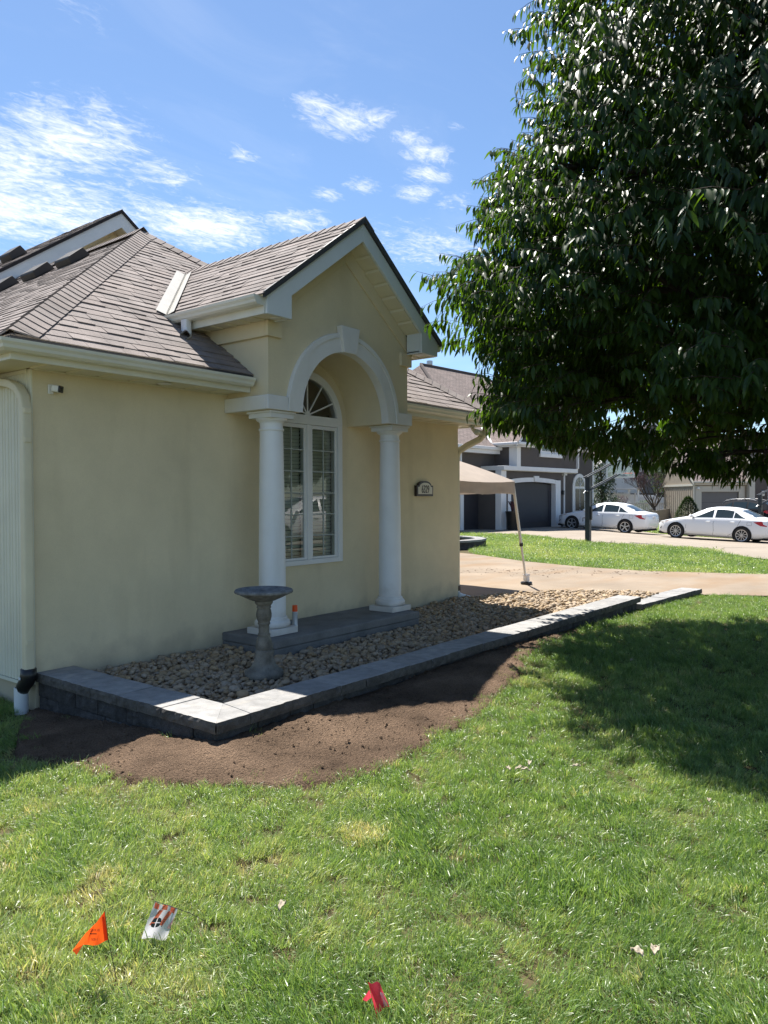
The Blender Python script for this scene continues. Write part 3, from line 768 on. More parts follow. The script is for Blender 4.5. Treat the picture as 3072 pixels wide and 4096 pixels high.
# gutters: K profile swept along a line
KP = [(0, 0), (.075, 0), (.098, .018), (.104, .040), (.120, .060), (.124, .082), (.112, .084), (.108, .064), (.092, .044), (.086, .022), (.07, .010), (.006, .010), (.006, .084), (0, .084)]
def gutter(name, a, b, outdir, z, parent, m='cream_metal', capa=True, capb=True, miter_a=0, miter_b=0):
    a = Vector(a); b = Vector(b); o = Vector(outdir); t = (b-a).normalized()
    mb = MB(); n = len(KP)
    A = [tuple(a+o*p+Vector((0, 0, z+q))+t*(-p*miter_a)) for p, q in KP]; B = [tuple(b+o*p+Vector((0, 0, z+q))+t*(p*miter_b)) for p, q in KP]
    mb.strip(A, B, True)
    for on, E in ((capa, A), (capb, B)):
        if on:
            k = len(mb.v); ring = E[:6]+[E[-1]]; mb.add(ring, [tuple(range(len(ring)))])
    return mb.build(name, MT[m], parent)
ZS = 2.65
def eaves():
    for (x0, x1) in ((2.70, 5.04), (7.305, 9.64)):
        mb = MB(); mb.box(x0+(.0), 5.625, 2.635, x1, 5.65, 2.80); mb.build('fascia', MT['cream_metal'], H, bevel=.003)
        sf = MB(); sf.box(x0, 5.651, ZS+.006, x1, YW-.001, ZS+.02); s = sf.build('soffit', MT['soffit'], H)
        x = x0+.002; 
        while x < x1-.01:
            w = min(.30, x1-x)
            P = [(x+.010, ZS+.004), (x+.016, ZS-.009), (x+w-.012, ZS-.003), (x+w-.004, ZS+.004), (x+w-.004, ZS+.0055), (x+.010, ZS+.0055)]
            mb = MB(); mb.prism([(a, 5.655, b) for a, b in P], (0, YW-5.655-.02, 0)); mb.build('soffit_panel', MT['soffit'], s); x += w
        mb = MB(); mb.box(x0+.35 if x0 < 4 else x0, YW-.018, ZS-.016, min(x1, XR), YW-.0015, ZS-.004); mb.build('soffit_trim', MT['soffit'], H)
    # small round soffit vent
    mb = MB(); mb.lathe([(.0, -.008), (.062, -.008), (.066, -.004), (.05, 0), (0, 0)], (4.18, 5.82, ZS-.004), 20); mb.build('soffit_vent', MT['white'], H, smooth=True)
    gutter('gutter', (2.70, 5.625, 0), (5.0, 5.625, 0), (0, -1, 0), 2.682, H, miter_a=1, capa=False)
    gutter('gutter', (7.302, 5.625, 0), (9.70, 5.625, 0), (0, -1, 0), 2.682, H, capa=False)
    # left side eave
    mb = MB(); mb.box(2.7005, 5.6515, 2.6355, 2.725, 13, 2.80); mb.build('fascia', MT['cream_metal'], H, bevel=.003)
    sf = MB(); sf.box(2.726, 5.99, ZS+.006, XL-.001, 13, ZS+.02); s = sf.build('soffit', MT['soffit'], H)
    y = 5.655
    while y < 9:
        P = [(y+.004, ZS+.002), (y+.012, ZS-.004), (y+.288, ZS-.004), (y+.296, ZS+.002), (y+.296, ZS+.0055), (y+.004, ZS+.0055)]
        if y > 5.95:
            mb = MB(); mb.prism([(2.73, a, b) for a, b in P], (XL-2.73-.03, 0, 0)); mb.build('soffit_panel', MT['soffit'], s)
        y += .3
    gutter('gutter', (2.70, 5.625, 0), (2.70, 13, 0), (-1, 0, 0), 2.682, H, miter_a=1, capa=False)
    # right side eave, seen end on
    mb = MB(); mb.box(9.615, 5.66, 2.635, 9.64, 13, 2.80); mb.box(XR, 5.99, ZS, 9.61, 13, ZS+.015); mb.build('fascia', MT['cream_metal'], H)
eaves()

# ------------------------------------------------------------------ shingled roofs
SH = []      # every shingle of the house, ranked later
def clip(poly, a, b, c):        # keep a*x+b*y<=c
    out = []
    for i in range(len(poly)):
        p, q = poly[i], poly[(i+1) % len(poly)]; dp = a*p[0]+b*p[1]-c; dq = a*q[0]+b*q[1]-c
        if dp <= 0: out.append(p)
        if (dp < 0 < dq) or (dq < 0 < dp):
            t = dp/(dp-dq); out.append((p[0]+(q[0]-p[0])*t, p[1]+(q[1]-p[1])*t))
    return out
def clip_poly(poly, conv):
    n = len(conv); ar = sum(conv[i][0]*conv[(i+1) % n][1]-conv[(i+1) % n][0]*conv[i][1] for i in range(n)); sg = 1 if ar > 0 else -1
    for i in range(n):
        x0, y0 = conv[i]; x1, y1 = conv[(i+1) % n]; a, b = sg*(y1-y0), -sg*(x1-x0)
        poly = clip(poly, a, b, a*x0+b*y0)
        if len(poly) < 3: return []
    return poly
def shingle_face(o, u, w, conv, roof, expo=.126, urange=None, wmax=99, thick=1.0, start=0.0):
    o, u, w = Vector(o), Vector(u).normalized(), Vector(w).normalized(); n = u.cross(w).normalized()
    if n.z < 0: n = -n
    us = [p[0] for p in conv]; ws = [p[1] for p in conv]
    u0, u1 = (min(us), max(us)) if urange is None else urange
    k = 0; wl = min(ws)-.012
    while wl < min(max(ws), wmax):
        x = u0-rng.uniform(0, .3)
        while x < u1:
            tab = rng.choice([.13, .16, .18, .22, .27, .33]); th = rng.choice([.0065, .0075, .0125, .014])*thick
            q = clip_poly([(x+.0012, wl+rng.uniform(-.003, .003)), (x+tab-.0012, wl+rng.uniform(-.003, .003)), (x+tab-.0012, wl+expo+.02), (x+.0012, wl+expo+.02)], conv)
            if len(q) >= 3:
                V = []; m = len(q)
                for (a, b) in q: V.append(o+u*a+w*b+n*(th*(1-.93*min(1, (b-wl)/(expo+.02)))+.004))
                for (a, b) in q: V.append(o+u*a+w*b)
                F = [tuple(range(m))]+[((i+1) % m, i, m+i, m+(i+1) % m) for i in range(m)]
                c = sum(V[:m], Vector())/m
                SH.append((c, V, F, roof))
            x += tab
        wl += expo; k += 1
def face_slab(pts, depth, name, parent, m='underlay'):
    mb = MB(); mb.prism(pts, (0, 0, -depth)); return mb.build(name, MT[m], parent)
S1 = .70; C1 = 1/math.sqrt(1+S1*S1)
EZ = 2.80; EX0, EX1, EY = 2.68, 9.66, 5.585
def zf(y): return EZ+S1*(y-EY)
PKY = EY+(EX1-EX0)/2; PK = Vector((XC, PKY, zf(PKY)))
BACK = 12.6
def roofs():
    R = MB()
    c0, c1 = Vector((EX0, EY, EZ)), Vector((EX1, EY, EZ)); b0 = Vector((EX0, BACK, EZ)); b1 = Vector((EX1, BACK, EZ)); rb = Vector((XC, BACK, PK.z))
    dn = Vector((0, 0, -.012))
    # decking under the shingles; the front slope stops at the bay walls
    yv = 6.45
    def fp(x, y): return Vector((x, y, zf(y)))
    xa, xb = 5.04, 7.305
    for poly in ([c0, fp(xa, EY), fp(xa, EY+(xa-EX0))], [fp(xb, EY), c1, fp(xb, EY+(EX1-xb))], [fp(xa, yv), fp(xb, yv), fp(xb, EY+(EX1-xb)), PK, fp(xa, EY+(xa-EX0))], [c0, PK, rb, b0], [c1, b1, rb, PK]):
        R.add([p+dn for p in poly], [tuple(range(len(poly)))])
    roof = R.build('roof', MT['underlay'], H)
    sq = math.sqrt(1+S1*S1)
    o = (EX0, EY, EZ); W = (0, 1, S1)
    ht = (PKY-EY)*sq
    tri = lambda x: x   # u = x-EX0 ; w = (y-EY)*sq
    hl = lambda u: u*sq
    shingle_face(o, (1, 0, 0), W, [(0, 0), (xa-EX0, 0), (xa-EX0, (xa-EX0)*sq)], roof)
    shingle_face(o, (1, 0, 0), W, [(xb-EX0, 0), (EX1-EX0, 0), (xb-EX0, (EX1-xb)*sq)], roof)
    shingle_face(o, (1, 0, 0), W, [(xa-EX0, (yv-EY)*sq), (xb-EX0, (yv-EY)*sq), (xb-EX0, (EX1-xb)*sq), (XC-EX0, ht), (xa-EX0, (xa-EX0)*sq)], roof)
    # left slope
    shingle_face((EX0, EY, EZ), (0, 1, 0), (1, 0, S1), [(0, 0), (BACK-EY, 0), (BACK-EY, ht), (XC-EX0, ht)], roof, thick=.75)
    # metal drip edge along the eave
    for bb in ((EX0, EY-.004, EZ-.045, xa-.004, EY+.02, EZ-.004), (xb+.004, EY-.004, EZ-.045, EX1, EY+.02, EZ-.004), (EX0-.004, EY+.021, EZ-.045, EX0+.02, BACK, EZ-.004)):
        mb = MB(); mb.box(*bb); mb.build('drip_edge', MT['drip'], H)
    # hip and ridge caps
    def caps(a, b, na, nb, name='hip_cap', wid=.165, step=.13, lift=.026):
        a, b = Vector(a), Vector(b); t = (b-a); L = t.length; t.normalize()
        na, nb = Vector(na).normalized(), Vector(nb).normalized()
        da = t.cross(na).normalized(); db = t.cross(nb).normalized()
        mid = (na+nb).normalized()
        if da.dot(mid) > 0: da = -da
        if db.dot(mid) > 0: db = -db
        s = -.16 if a.z < 3 else 0
        while s < L-.02:
            e = min(s+step+.04, L); V = []; n = 13
            for (q, h) in ((s, .013), (e, .003)):
                for i in range(n):
                    f = (i/(n-1))*2-1
                    side = da if f < 0 else db; nn = na if f < 0 else nb
                    k = min(1, abs(f)/.75); nl = (mid*(1-k)+nn*k).normalized()
                    p = a+t*q+side*abs(f)*wid+nl*(h+.012+lift*(1-abs(f))**1.5)
                    if a.z < 3:        # trimmed level with the eaves
                        p = p+t*max(0, (EY-.02-p.y)/t.y, ((EX0-.02-p.x)/t.x if t.x > 0 else (EX1+.02-p.x)/t.x))
                    V.append(p)
            m = len(V)
            F = [(i, i+1, n+i+1, n+i) for i in range(n-1)]
            for i in range(n):   # drop the exposed lower edge
                V.append(V[i]-mid*(.011 if s > .06 else .004))
            F += [(i+1, i, m+i, m+i+1) for i in range(n-1)]
            mb = MB(); mb.add(V, F); ob = mb.build(name, MT['shingle'], roof, smooth=True, auto=.7); s += step
    nf = Vector((0, -S1, 1)); nl = Vector((-S1, 0, 1)); nr = Vector((S1, 0, 1))
    caps(c0+Vector((.0, .0, 0)), PK, nl, nf)
    caps(c1, PK, nf, nr)
    caps(PK+Vector((0, -.05, .03)), rb, nl, nr)
    # vents on the left slope
    for (x, y) in ((5.62, 9.86), (5.52, 10.62), (5.42, 11.45)):
        z = EZ+S1*(x-EX0)
        mb = MB(); a = math.atan(S1); u = Vector((math.cos(a), 0, math.sin(a))); nn = Vector((-math.sin(a), 0, math.cos(a))); yv_ = Vector((0, 1, 0)); p = Vector((x, y, z+.012))
        P = [(-.17, .0), (-.17, .085), (-.145, .105), (.12, .13), (.17, .0)]
        mb.prism([p+u*q+nn*h-yv_*.19 for q, h in P], yv_*.38)
        vent = mb.build('roof_vent', MT['vent'], roof, bevel=.012)
    return roof
roof = roofs()

# ------------------------------------------------------------------ porch bay
PX0, PX1, PY = 5.045, 7.295, 5.38
ZB = 2.455
AC, RI, RO = 6.175, .70, .90
GS = .752; GX0, GX1, GY = 4.745, 7.605, 5.12; GAP = 4.534
def gzr(x): return GAP-GS*abs(x-XC)
def porch():
    # bay body: the wall with its barrel vault, one solid extruded back to the house
    mb = MB(); y0, y1 = PY, YW-.001
    A = arc(AC, ZB+.005, RI+.012, math.pi, 0, 32)
    def colm(xa, za, xb, zb):
        za2, zb2 = gzr(xa)-.20, gzr(xb)-.20
        mb.hexa([(xa, y0, za), (xb, y0, zb), (xb, y1, zb), (xa, y1, za), (xa, y0, za2), (xb, y0, zb2), (xb, y1, zb2), (xa, y1, za2)])
    colm(PX0, ZB, AC-RI-.012, ZB); colm(AC+RI+.012, ZB, PX1, ZB)
    for (xa, za), (xb, zb) in zip(A[:-1], A[1:]): colm(xa, za, xb, zb)
    # side walls of the bay above the main roof
    mb.box(PX0, y1+.002, ZB+.2, PX0+.12, 8.0, gzr(PX0)-.25); mb.box(PX1-.12, y1+.002, ZB+.2, PX1, 8.0, gzr(PX1)-.25)
    me = mb.mesh('porch_wall')
    bm = bmesh.new(); bm.from_mesh(me); bmesh.ops.remove_doubles(bm, verts=bm.verts, dist=1e-4)
    seen = {}
    for f in list(bm.faces):
        k = tuple(sorted(v.index for v in f.verts)); seen.setdefault(k, []).append(f)
    dele = [f for fs in seen.values() if len(fs) > 1 for f in fs]
    bmesh.ops.delete(bm, geom=dele, context='FACES_ONLY'); bm.to_mesh(me); bm.free()
    obj('porch_wall', me, MT['stucco'], H)
    # raked frieze band and corner frieze, proud of the wall
    fr = MB()
    for sg in (-1, 1):
        xo = XC+sg*(1.12); 
        P = [(XC, gzr(XC)-.21), (xo, gzr(xo)-.21), (xo, gzr(xo)-.385), (XC, gzr(XC)-.41)]
        fr.prism([(x, PY-.022, z) for x, z in P], (0, .021, 0))
    fr.build('rake_frieze', MT['stucco'], H, bevel=.004)
    fr = MB()
    fr.box(5.005, 5.342, 3.155, 5.20, PY-.001, 3.305); fr.box(5.005, PY-.0, 3.155, PX0-.001, 6.62, 3.305)
    fr.build('corner_frieze', MT['stucco'], H, bevel=.005)
    fr = MB(); fr.box(7.13, 5.342, 3.155, 7.338, PY-.001, 3.305); fr.box(PX1+.001, PY, 3.155, 7.338, 6.62, 3.305); fr.build('corner_frieze', MT['stucco'], H, bevel=.005)
    # white entablature bands
    bw = MB(); bw.box(5.005, 5.34, ZB+.002, 5.275, PY-.001, 2.595); bw.box(5.005, PY, ZB+.002, PX0-.001, YW-.002, 2.595); bw.build('entablature', MT['stucco_white'], H, bevel=.006)
    bw = MB(); bw.box(7.075, 5.34, ZB+.002, 7.338, PY-.001, 2.595); bw.box(PX1+.001, PY, ZB+.002, 7.338, YW-.002, 2.595); bw.build('entablature', MT['stucco_white'], H, bevel=.006)
    # arch trim ring with a beaded inner edge
    ring = MB()
    ao = arc(AC, ZB+.004, RO, math.pi, 0, 48); ai = arc(AC, ZB+.004, RI, math.pi, 0, 48)
    n = len(ao)
    fo = [(x, 5.338, z) for x, z in ao]; fi = [(x, 5.338, z) for x, z in ai]; bo = [(x, PY-.001, z) for x, z in ao]; bi = [(x, PY+.06, z) for x, z in ai]
    ring.strip(fo, fi); ring.strip(bo, fo); ring.strip(fi, bi)
    for k in (0, n-1): ring.add([fo[k], fi[k], (fi[k][0], PY, fi[k][2]), bo[k]], [(0, 1, 2, 3)])
    # raised bead along the outer edge
    a1 = arc(AC, ZB+.004, RO-.004, math.pi, 0, 48); a2 = arc(AC, ZB+.004, RO-.052, math.pi, 0, 48)
    f1 = [(x, 5.328, z) for x, z in a1]; f2 = [(x, 5.328, z) for x, z in a2]; g1 = [(x, 5.339, z) for x, z in a1]; g2 = [(x, 5.339, z) for x, z in a2]
    ring.strip(f1, f2); ring.strip(g1, f1); ring.strip(f2, g2)
    for k in (0, n-1): ring.add([f1[k], f2[k], g2[k], g1[k]], [(0, 1, 2, 3)])
    ring.build('arch_trim', MT['stucco_white'], H)
    ks = MB(); ks.prism([(AC-.105, 5.30, 3.145), (AC+.105, 5.30, 3.145), (AC+.15, 5.30, 3.425), (AC-.15, 5.30, 3.425)], (0, .075, 0)); ks.build('keystone', MT['stucco_white'], H, bevel=.006)
    # columns
    for cx in (5.235, 7.155):
        sh = MB(); cy = 5.54
        prof = [(.134, .425), (.1345, .6), (.133, .95), (.129, 1.4), (.122, 1.85), (.116, 2.268)]
        sh.lathe(prof, (cx, cy, 0), 40); col = sh.build('column', MT['column'], H, smooth=True, auto=.6)
        b = MB(); b.lathe([(.1345, .426), (.146, .42), (.150, .408), (.150, .398), (.158, .394), (.170, .385), (.178, .367), (.178, .345), (.170, .329), (.158, .321), (.0, .321)][::-1], (cx, cy, 0), 40); b.build('column_base', MT['column'], col, smooth=True, auto=.7)
        p = MB(); p.box(cx-.178, cy-.178, .257, cx+.178, cy+.178, .320); p.build('plinth', MT['column'], col, bevel=.004)
        c = MB(); c.lathe([(.115, 2.262), (.124, 2.268), (.127, 2.278), (.124, 2.288), (.115, 2.292), (.114, 2.300), (.115, 2.342), (.122, 2.348), (.124, 2.354), (.138, 2.360), (.150, 2.372), (.155, 2.386), (0, 2.386)], (cx, cy, 0), 40); c.build('capital', MT['column'], col, smooth=True, auto=.7)
        a = MB(); a.box(cx-.158, cy-.158, 2.3865, cx+.158, cy+.158, 2.432); a.box(cx-.172, cy-.172, 2.4325, cx+.172, cy+.172, 2.453); a.build('abacus', MT['white'], col, bevel=.004)
    # concrete step
    st = MB(); st.box(SLAB[0], SLAB[1], -.05, SLAB[2], YW-.004, .168); st.box(SLAB[0]-.006, SLAB[1]-.006, .170, SLAB[2]+.006, YW-.003, .254); st.build('porch_step', MT['concrete'], H, bevel=.012)
    # porch gable roof
    ev = GX0; zE = gzr(ev)
    yb = lambda z: EY+(z-EZ)/S1
    apex0 = Vector((XC, GY, GAP)); apexb = Vector((XC, yb(GAP), GAP))
    L0 = Vector((GX0, GY, gzr(GX0))); Lb = Vector((GX0, yb(gzr(GX0)), gzr(GX0))); R0 = Vector((GX1, GY, gzr(GX1))); Rb = Vector((GX1, yb(gzr(GX1)), gzr(GX1)))
    mb = MB(); dn = Vector((0, 0, -.012)); mb.add([p+dn for p in (L0, apex0, apexb, Lb)], [(0, 1, 2, 3)]); mb.add([p+dn for p in (R0, Rb, apexb, apex0)], [(0, 1, 2, 3)])
    pr = mb.build('porch_roof', MT['underlay'], H)
    sq = math.sqrt(1+GS*GS); hw = XC-GX0; LW = hw*sq
    vs = .10     # shingles stop short of the valley metal
    shingle_face(L0, (0, 1, 0), (1, 0, GS), [(-.02, -.03), (Lb.y-GY-vs, -.03), (apexb.y-GY-vs, LW), (-.02, LW)], pr)
    shingle_face((GX1, GY, gzr(GX1)), (0, 1, 0), (-1, 0, GS), [(-.02, -.03), (Lb.y-GY, -.03), (apexb.y-GY, (GX1-XC)*sq), (-.02, (GX1-XC)*sq)], pr)
    # dark rake edge
    for (a, b) in ((L0, apex0), (R0, apex0)):
        e = MB(); o = Vector((0, -.028, 0)); h = Vector((0, 0, -.042))
        e.prism([a+o+Vector((0, 0, .018)), b+o+Vector((0, 0, .018)), b+o+h, a+o+h], (0, .03, 0)); e.build('rake_edge', MT['drip'], pr)
    # ridge caps
    s = 0
    while s < apexb.y-GY-.1:
        V = []
        for q, hgt in ((s, .022), (s+.18, .008)):
            for dx in (-.15, -.05, 0, .05, .15): V.append((XC+dx, GY-.03+q, GAP-GS*abs(dx)+hgt+(.004 if dx else .002)))
        for i in range(5): V.append((V[i][0], V[i][1], V[i][2]-.016))
        e = MB(); e.add(V, [(i, i+1, 6+i, 5+i) for i in range(4)]+[(i+1, i, 10+i, 11+i) for i in range(4)]); e.build('ridge_cap', MT['shingle'], pr); s += .142
    # W-shaped valley metal on the left
    nm = Vector((0, -S1, 1)).normalized(); nl = Vector((-GS, 0, 1)).normalized()
    a = Vector((GX0-.02, yb(gzr(GX0))-.02, gzr(GX0)-.0)); t = (apexb-a).normalized(); b = a+t*((apexb-a).length*.86)
    e1 = t.cross(nm).normalized(); e1 = -e1 if e1.x > 0 else e1
    e2 = t.cross(nl).normalized(); e2 = -e2 if e2.y > 0 else e2
    pts = lambda c: [c+e1*.125+nm*.022, c+e1*.012+nm*.018, c+(nm+nl)*.028, c+e2*.012+nl*.018, c+e2*.09+nl*.024]
    mb = MB(); A, B = pts(a-t*.05), pts(b); mb.strip(A, B); mb.strip([p-nm*.004 for p in B], [p-nm*.004 for p in A])
    mb.build('valley_flashing', MT['valley'], pr)
    # fascias (raking boards), box returns, soffits
    for sg, gx in ((-1, GX0), (1, GX1)):
        xe = gx+(.05 if sg < 0 else -.05)
        xi = XC+sg*(1.06)
        P = [(XC, GAP-.045), (xe, gzr(xe)-.045), (xe, 3.29), (xi, 3.29), (xi, gzr(xi)-.225-.0), (XC, GAP-.235)]
        if sg > 0: P = P
        mb = MB(); n = len(P)
        mb.prism([(x, GY, z) for x, z in P], (0, .03, 0)); mb.build('rake_fascia', MT['fascia'], H, bevel=.003)
        # box return behind
        mb = MB(); x0, x1 = sorted((xe, xi))
        mb.box(x0+.002, GY+.031, 3.292, x1-.002, GY+.04, 3.45)
        mb.box(x1-.03 if sg < 0 else x0, GY+.031, 3.292, x1-.002 if sg < 0 else x0+.03, 5.335, gzr(xi)-.21)
        mb.build('eave_return', MT['fascia'], H)
        # eave fascia along the side and soffit
        xo = xe
        mb = MB(); mb.box(xo-.012, GY+.031, 3.29, xo+.012, 6.52, gzr(xo)-.02); mb.build('fascia', MT['cream_metal'], H)
        xs0, xs1 = sorted((xo+sg*-.013, (5.004 if sg < 0 else 7.339)))
        s = MB(); s.box(xs0, GY+.032, 3.312, xs1, 6.6, 3.322); so = s.build('soffit', MT['soffit'], H)
        y = GY+.04
        while y < 6.55:
            P2 = [(y+.008, 3.309), (y+.014, 3.297), (y+.19, 3.303), (y+.197, 3.308), (y+.197, 3.3115), (y+.003, 3.3115)]
            mb = MB(); mb.prism([(xs0+.002, q, z) for q, z in P2], (xs1-xs0-.004, 0, 0)); mb.build('soffit_panel', MT['soffit'], so); y += .2
        mb = MB(); xr0, xr1 = sorted((5.0045 if sg < 0 else 7.3385, xi)); mb.box(xr0, GY+.041, 3.305, xr1, 5.34, 3.318); mb.build('soffit', MT['soffit'], H)
        mb = MB(); mb.lathe([(0, -.006), (.05, -.006), (.055, -.003), (.045, .0), (0, 0)], (xi+sg*.11, 5.23, 3.2995), 18); mb.build('soffit_vent', MT['white'], H, smooth=True)
        # raking soffit boards under the gable
        s2 = MB(); xa = XC+sg*.0; xb_ = xi
        s2.prism([(XC, GY+.031, GAP-.215), (xb_, GY+.031, gzr(xb_)-.215), (xb_, PY-.001, gzr(xb_)-.215), (XC, PY-.001, GAP-.215)], (0, 0, .012)); so2 = s2.build('raking_soffit', MT['soffit'], H)
        L = abs(xb_-XC); k = 0; stp = .15
        while k*stp < L-.02:
            xa_, xc_ = XC+sg*(k*stp+.004), XC+sg*min(k*stp+stp-.004, L)
            za, zc = gzr(xa_)-.2165, gzr(xc_)-.2165
            xm, zm = (xa_*.15+xc_*.85), (za*.15+zc*.85)
            mb = MB(); mb.prism([(xa_, GY+.035, za), (xa_*.93+xc_*.07, GY+.035, za*.93+zc*.07-.014), (xa_*.1+xc_*.9, GY+.035, za*.1+zc*.9-.007), (xc_, GY+.035, zc)], (0, PY-GY-.06, 0)); mb.build('soffit_panel', MT['soffit'], so2); k += 1
    gutter('gutter', (GX0+.035, GY+.03, 0), (GX0+.035, 6.50, 0), (-1, 0, 0), 3.362, H)
    gutter('gutter', (GX1-.035, GY+.03, 0), (GX1-.035, 6.50, 0), (1, 0, 0), 3.362, H)
    # short spout dropping onto the roof
    mb = MB(); mb.tube([(GX0-.03, 6.20, 3.37), (GX0-.03, 6.20, 3.30), (GX0-.035, 6.19, 3.25), (GX0-.06, 6.16, 3.205), (GX0-.10, 6.115, 3.185), (GX0-.15, 6.06, 3.185)], 0, n=16, sq=(.043, .038), cap=False); mb.build('spout', MT['white'], H, smooth=True)
    return pr
proof = porch()
# back gable rising behind the front roof
def back_gable():
    ax, ay, az = 8.09, 12.52, 6.94; s = .72
    zg = lambda x: az-s*abs(x-ax)
    mb = MB(); mb.prism([(1.4, ay+.32, 2.6), (14.5, ay+.32, 2.6), (14.5, ay+.32, zg(14.5)-.2), (ax, ay+.32, az-.2), (1.4, ay+.32, zg(1.4)-.2)], (0, .2, 0)); mb.build('gable_wall', MT['stucco'], H)
    for sg in (-1, 1):
        xe = ax+sg*6.8
        mb = MB(); mb.prism([(ax, ay, az-.05), (xe, ay, zg(xe)-.05), (xe, ay, zg(xe)-.31), (ax, ay, az-.32)], (0, .03, 0)); mb.build('rake_fascia', MT['white'], H)
        mb = MB(); mb.prism([(ax, ay+.297, az-.42), (xe, ay+.297, zg(xe)-.42), (xe, ay+.297, zg(xe)-.72), (ax, ay+.297, az-.72)], (0, .022, 0)); mb.build('rake_frieze', MT['stucco'], H)
        s0 = MB(); s0.prism([(ax, ay+.031, az-.30), (xe, ay+.031, zg(xe)-.30), (xe, ay+.319, zg(xe)-.30), (ax, ay+.319, az-.30)], (0, 0, .012)); so = s0.build('raking_soffit', MT['soffit'], H)
        for k in range(8 if sg > 0 else 2):
            a, b = ax+sg*(k*.3+.006), ax+sg*(k*.3+.294); mb = MB(); mb.prism([(a, ay+.035, zg(a)-.302), (b, ay+.035, zg(b)-.302), (b, ay+.035, zg(b)-.310), (a, ay+.035, zg(a)-.310)], (0, .255, 0)); mb.build('soffit_panel', MT['soffit'], so)
        mb = MB(); mb.prism([(ax, ay-.03, az), (xe, ay-.03, zg(xe)), (xe, ay-.03, zg(xe)-.06), (ax, ay-.03, az-.06)], (0, 9, 0)); bk = mb.build('gable_roof', MT['underlay'], H)
        if sg < 0: left = bk
    sq = math.sqrt(1+s*s)
    shingle_face((ax-6.8, ay-.04, zg(ax-6.8)), (0, 1, 0), (1, 0, s), [(0, 0), (2.6, 0), (2.6, 6.8*sq), (0, 6.8*sq)], left, expo=.19)
    # vent on the upper slope
    x, y = 6.6, 13.35; z = zg(x)+.02; a = math.atan(s); u = Vector((math.cos(a), 0, math.sin(a))); nn = Vector((-math.sin(a), 0, math.cos(a)))
    p = Vector((x, y, z)); mb = MB(); mb.prism([p+u*q+nn*h for q, h in [(-.17, 0), (-.17, .1), (-.14, .13), (.12, .16), (.17, 0)]], (0, .38, 0)); mb.build('roof_vent', MT['vent'], left, bevel=.012)
    # a further wing's roof showing beyond at the left
    mb = MB(); mb.prism([(3.4, 17.4, 5.25), (7.0, 17.4, 5.25), (7.0, 20.0, 7.0), (3.4, 20.0, 7.0)], (0, 0, -.05)); wing = mb.build('wing_roof', MT['underlay'], H)
    shingle_face((3.4, 17.4, 5.25), (1, 0, 0), (0, 1, .673), [(0, 0), (3.6, 0), (3.6, 3.1), (0, 3.1)], wing, expo=.2)
back_gable()
def place_shingles():
    camp = Vector((0, 0, 1.6))
    def key(t):
        c, V, F, r = t; d = (c-camp).length
        area = (V[1]-V[0]).cross(V[2]-V[0]).length*1.4
        n = (V[1]-V[0]).cross(V[2]-V[0]).normalized(); vis = abs(n.dot((camp-c).normalized()))
        if r.name.startswith('porch_roof') and c.x > XC: vis = 0
        if c.x > 7.3 and c.z > 2.9 and r is roof and c.x < 8.0: vis *= .3
        p = c-camp; zz = p.dot(fw); sx = p.dot(rt)/zz; sy = p.dot(up)/zz
        if abs(sx) > .52 or abs(sy) > .69: vis = 0
        return -(area*vis)/d**2
    SH.sort(key=key)
    for c, V, F, r in SH[:300]:
        mb = MB(); mb.add(V, F); mb.build('shingle', MT['shingle'], r)
    rest = {}
    for c, V, F, r in SH[300:]: rest.setdefault(r.name, (r, []))[1].append((V, F))
    for r, L in rest.values():
        mb = MB(); tone = []
        for V, F in L: mb.add(V, F); tone += [rng.random()]*len(V)
        me = mb.mesh('shingle_field'); at = me.attributes.new('tone', 'FLOAT', 'POINT'); at.data.foreach_set('value', tone)
        o = obj('shingle_field', me, MT['shingle'], r); tag(o, None, None, None, 'stuff')
    print('shingles', len(SH))
place_shingles()

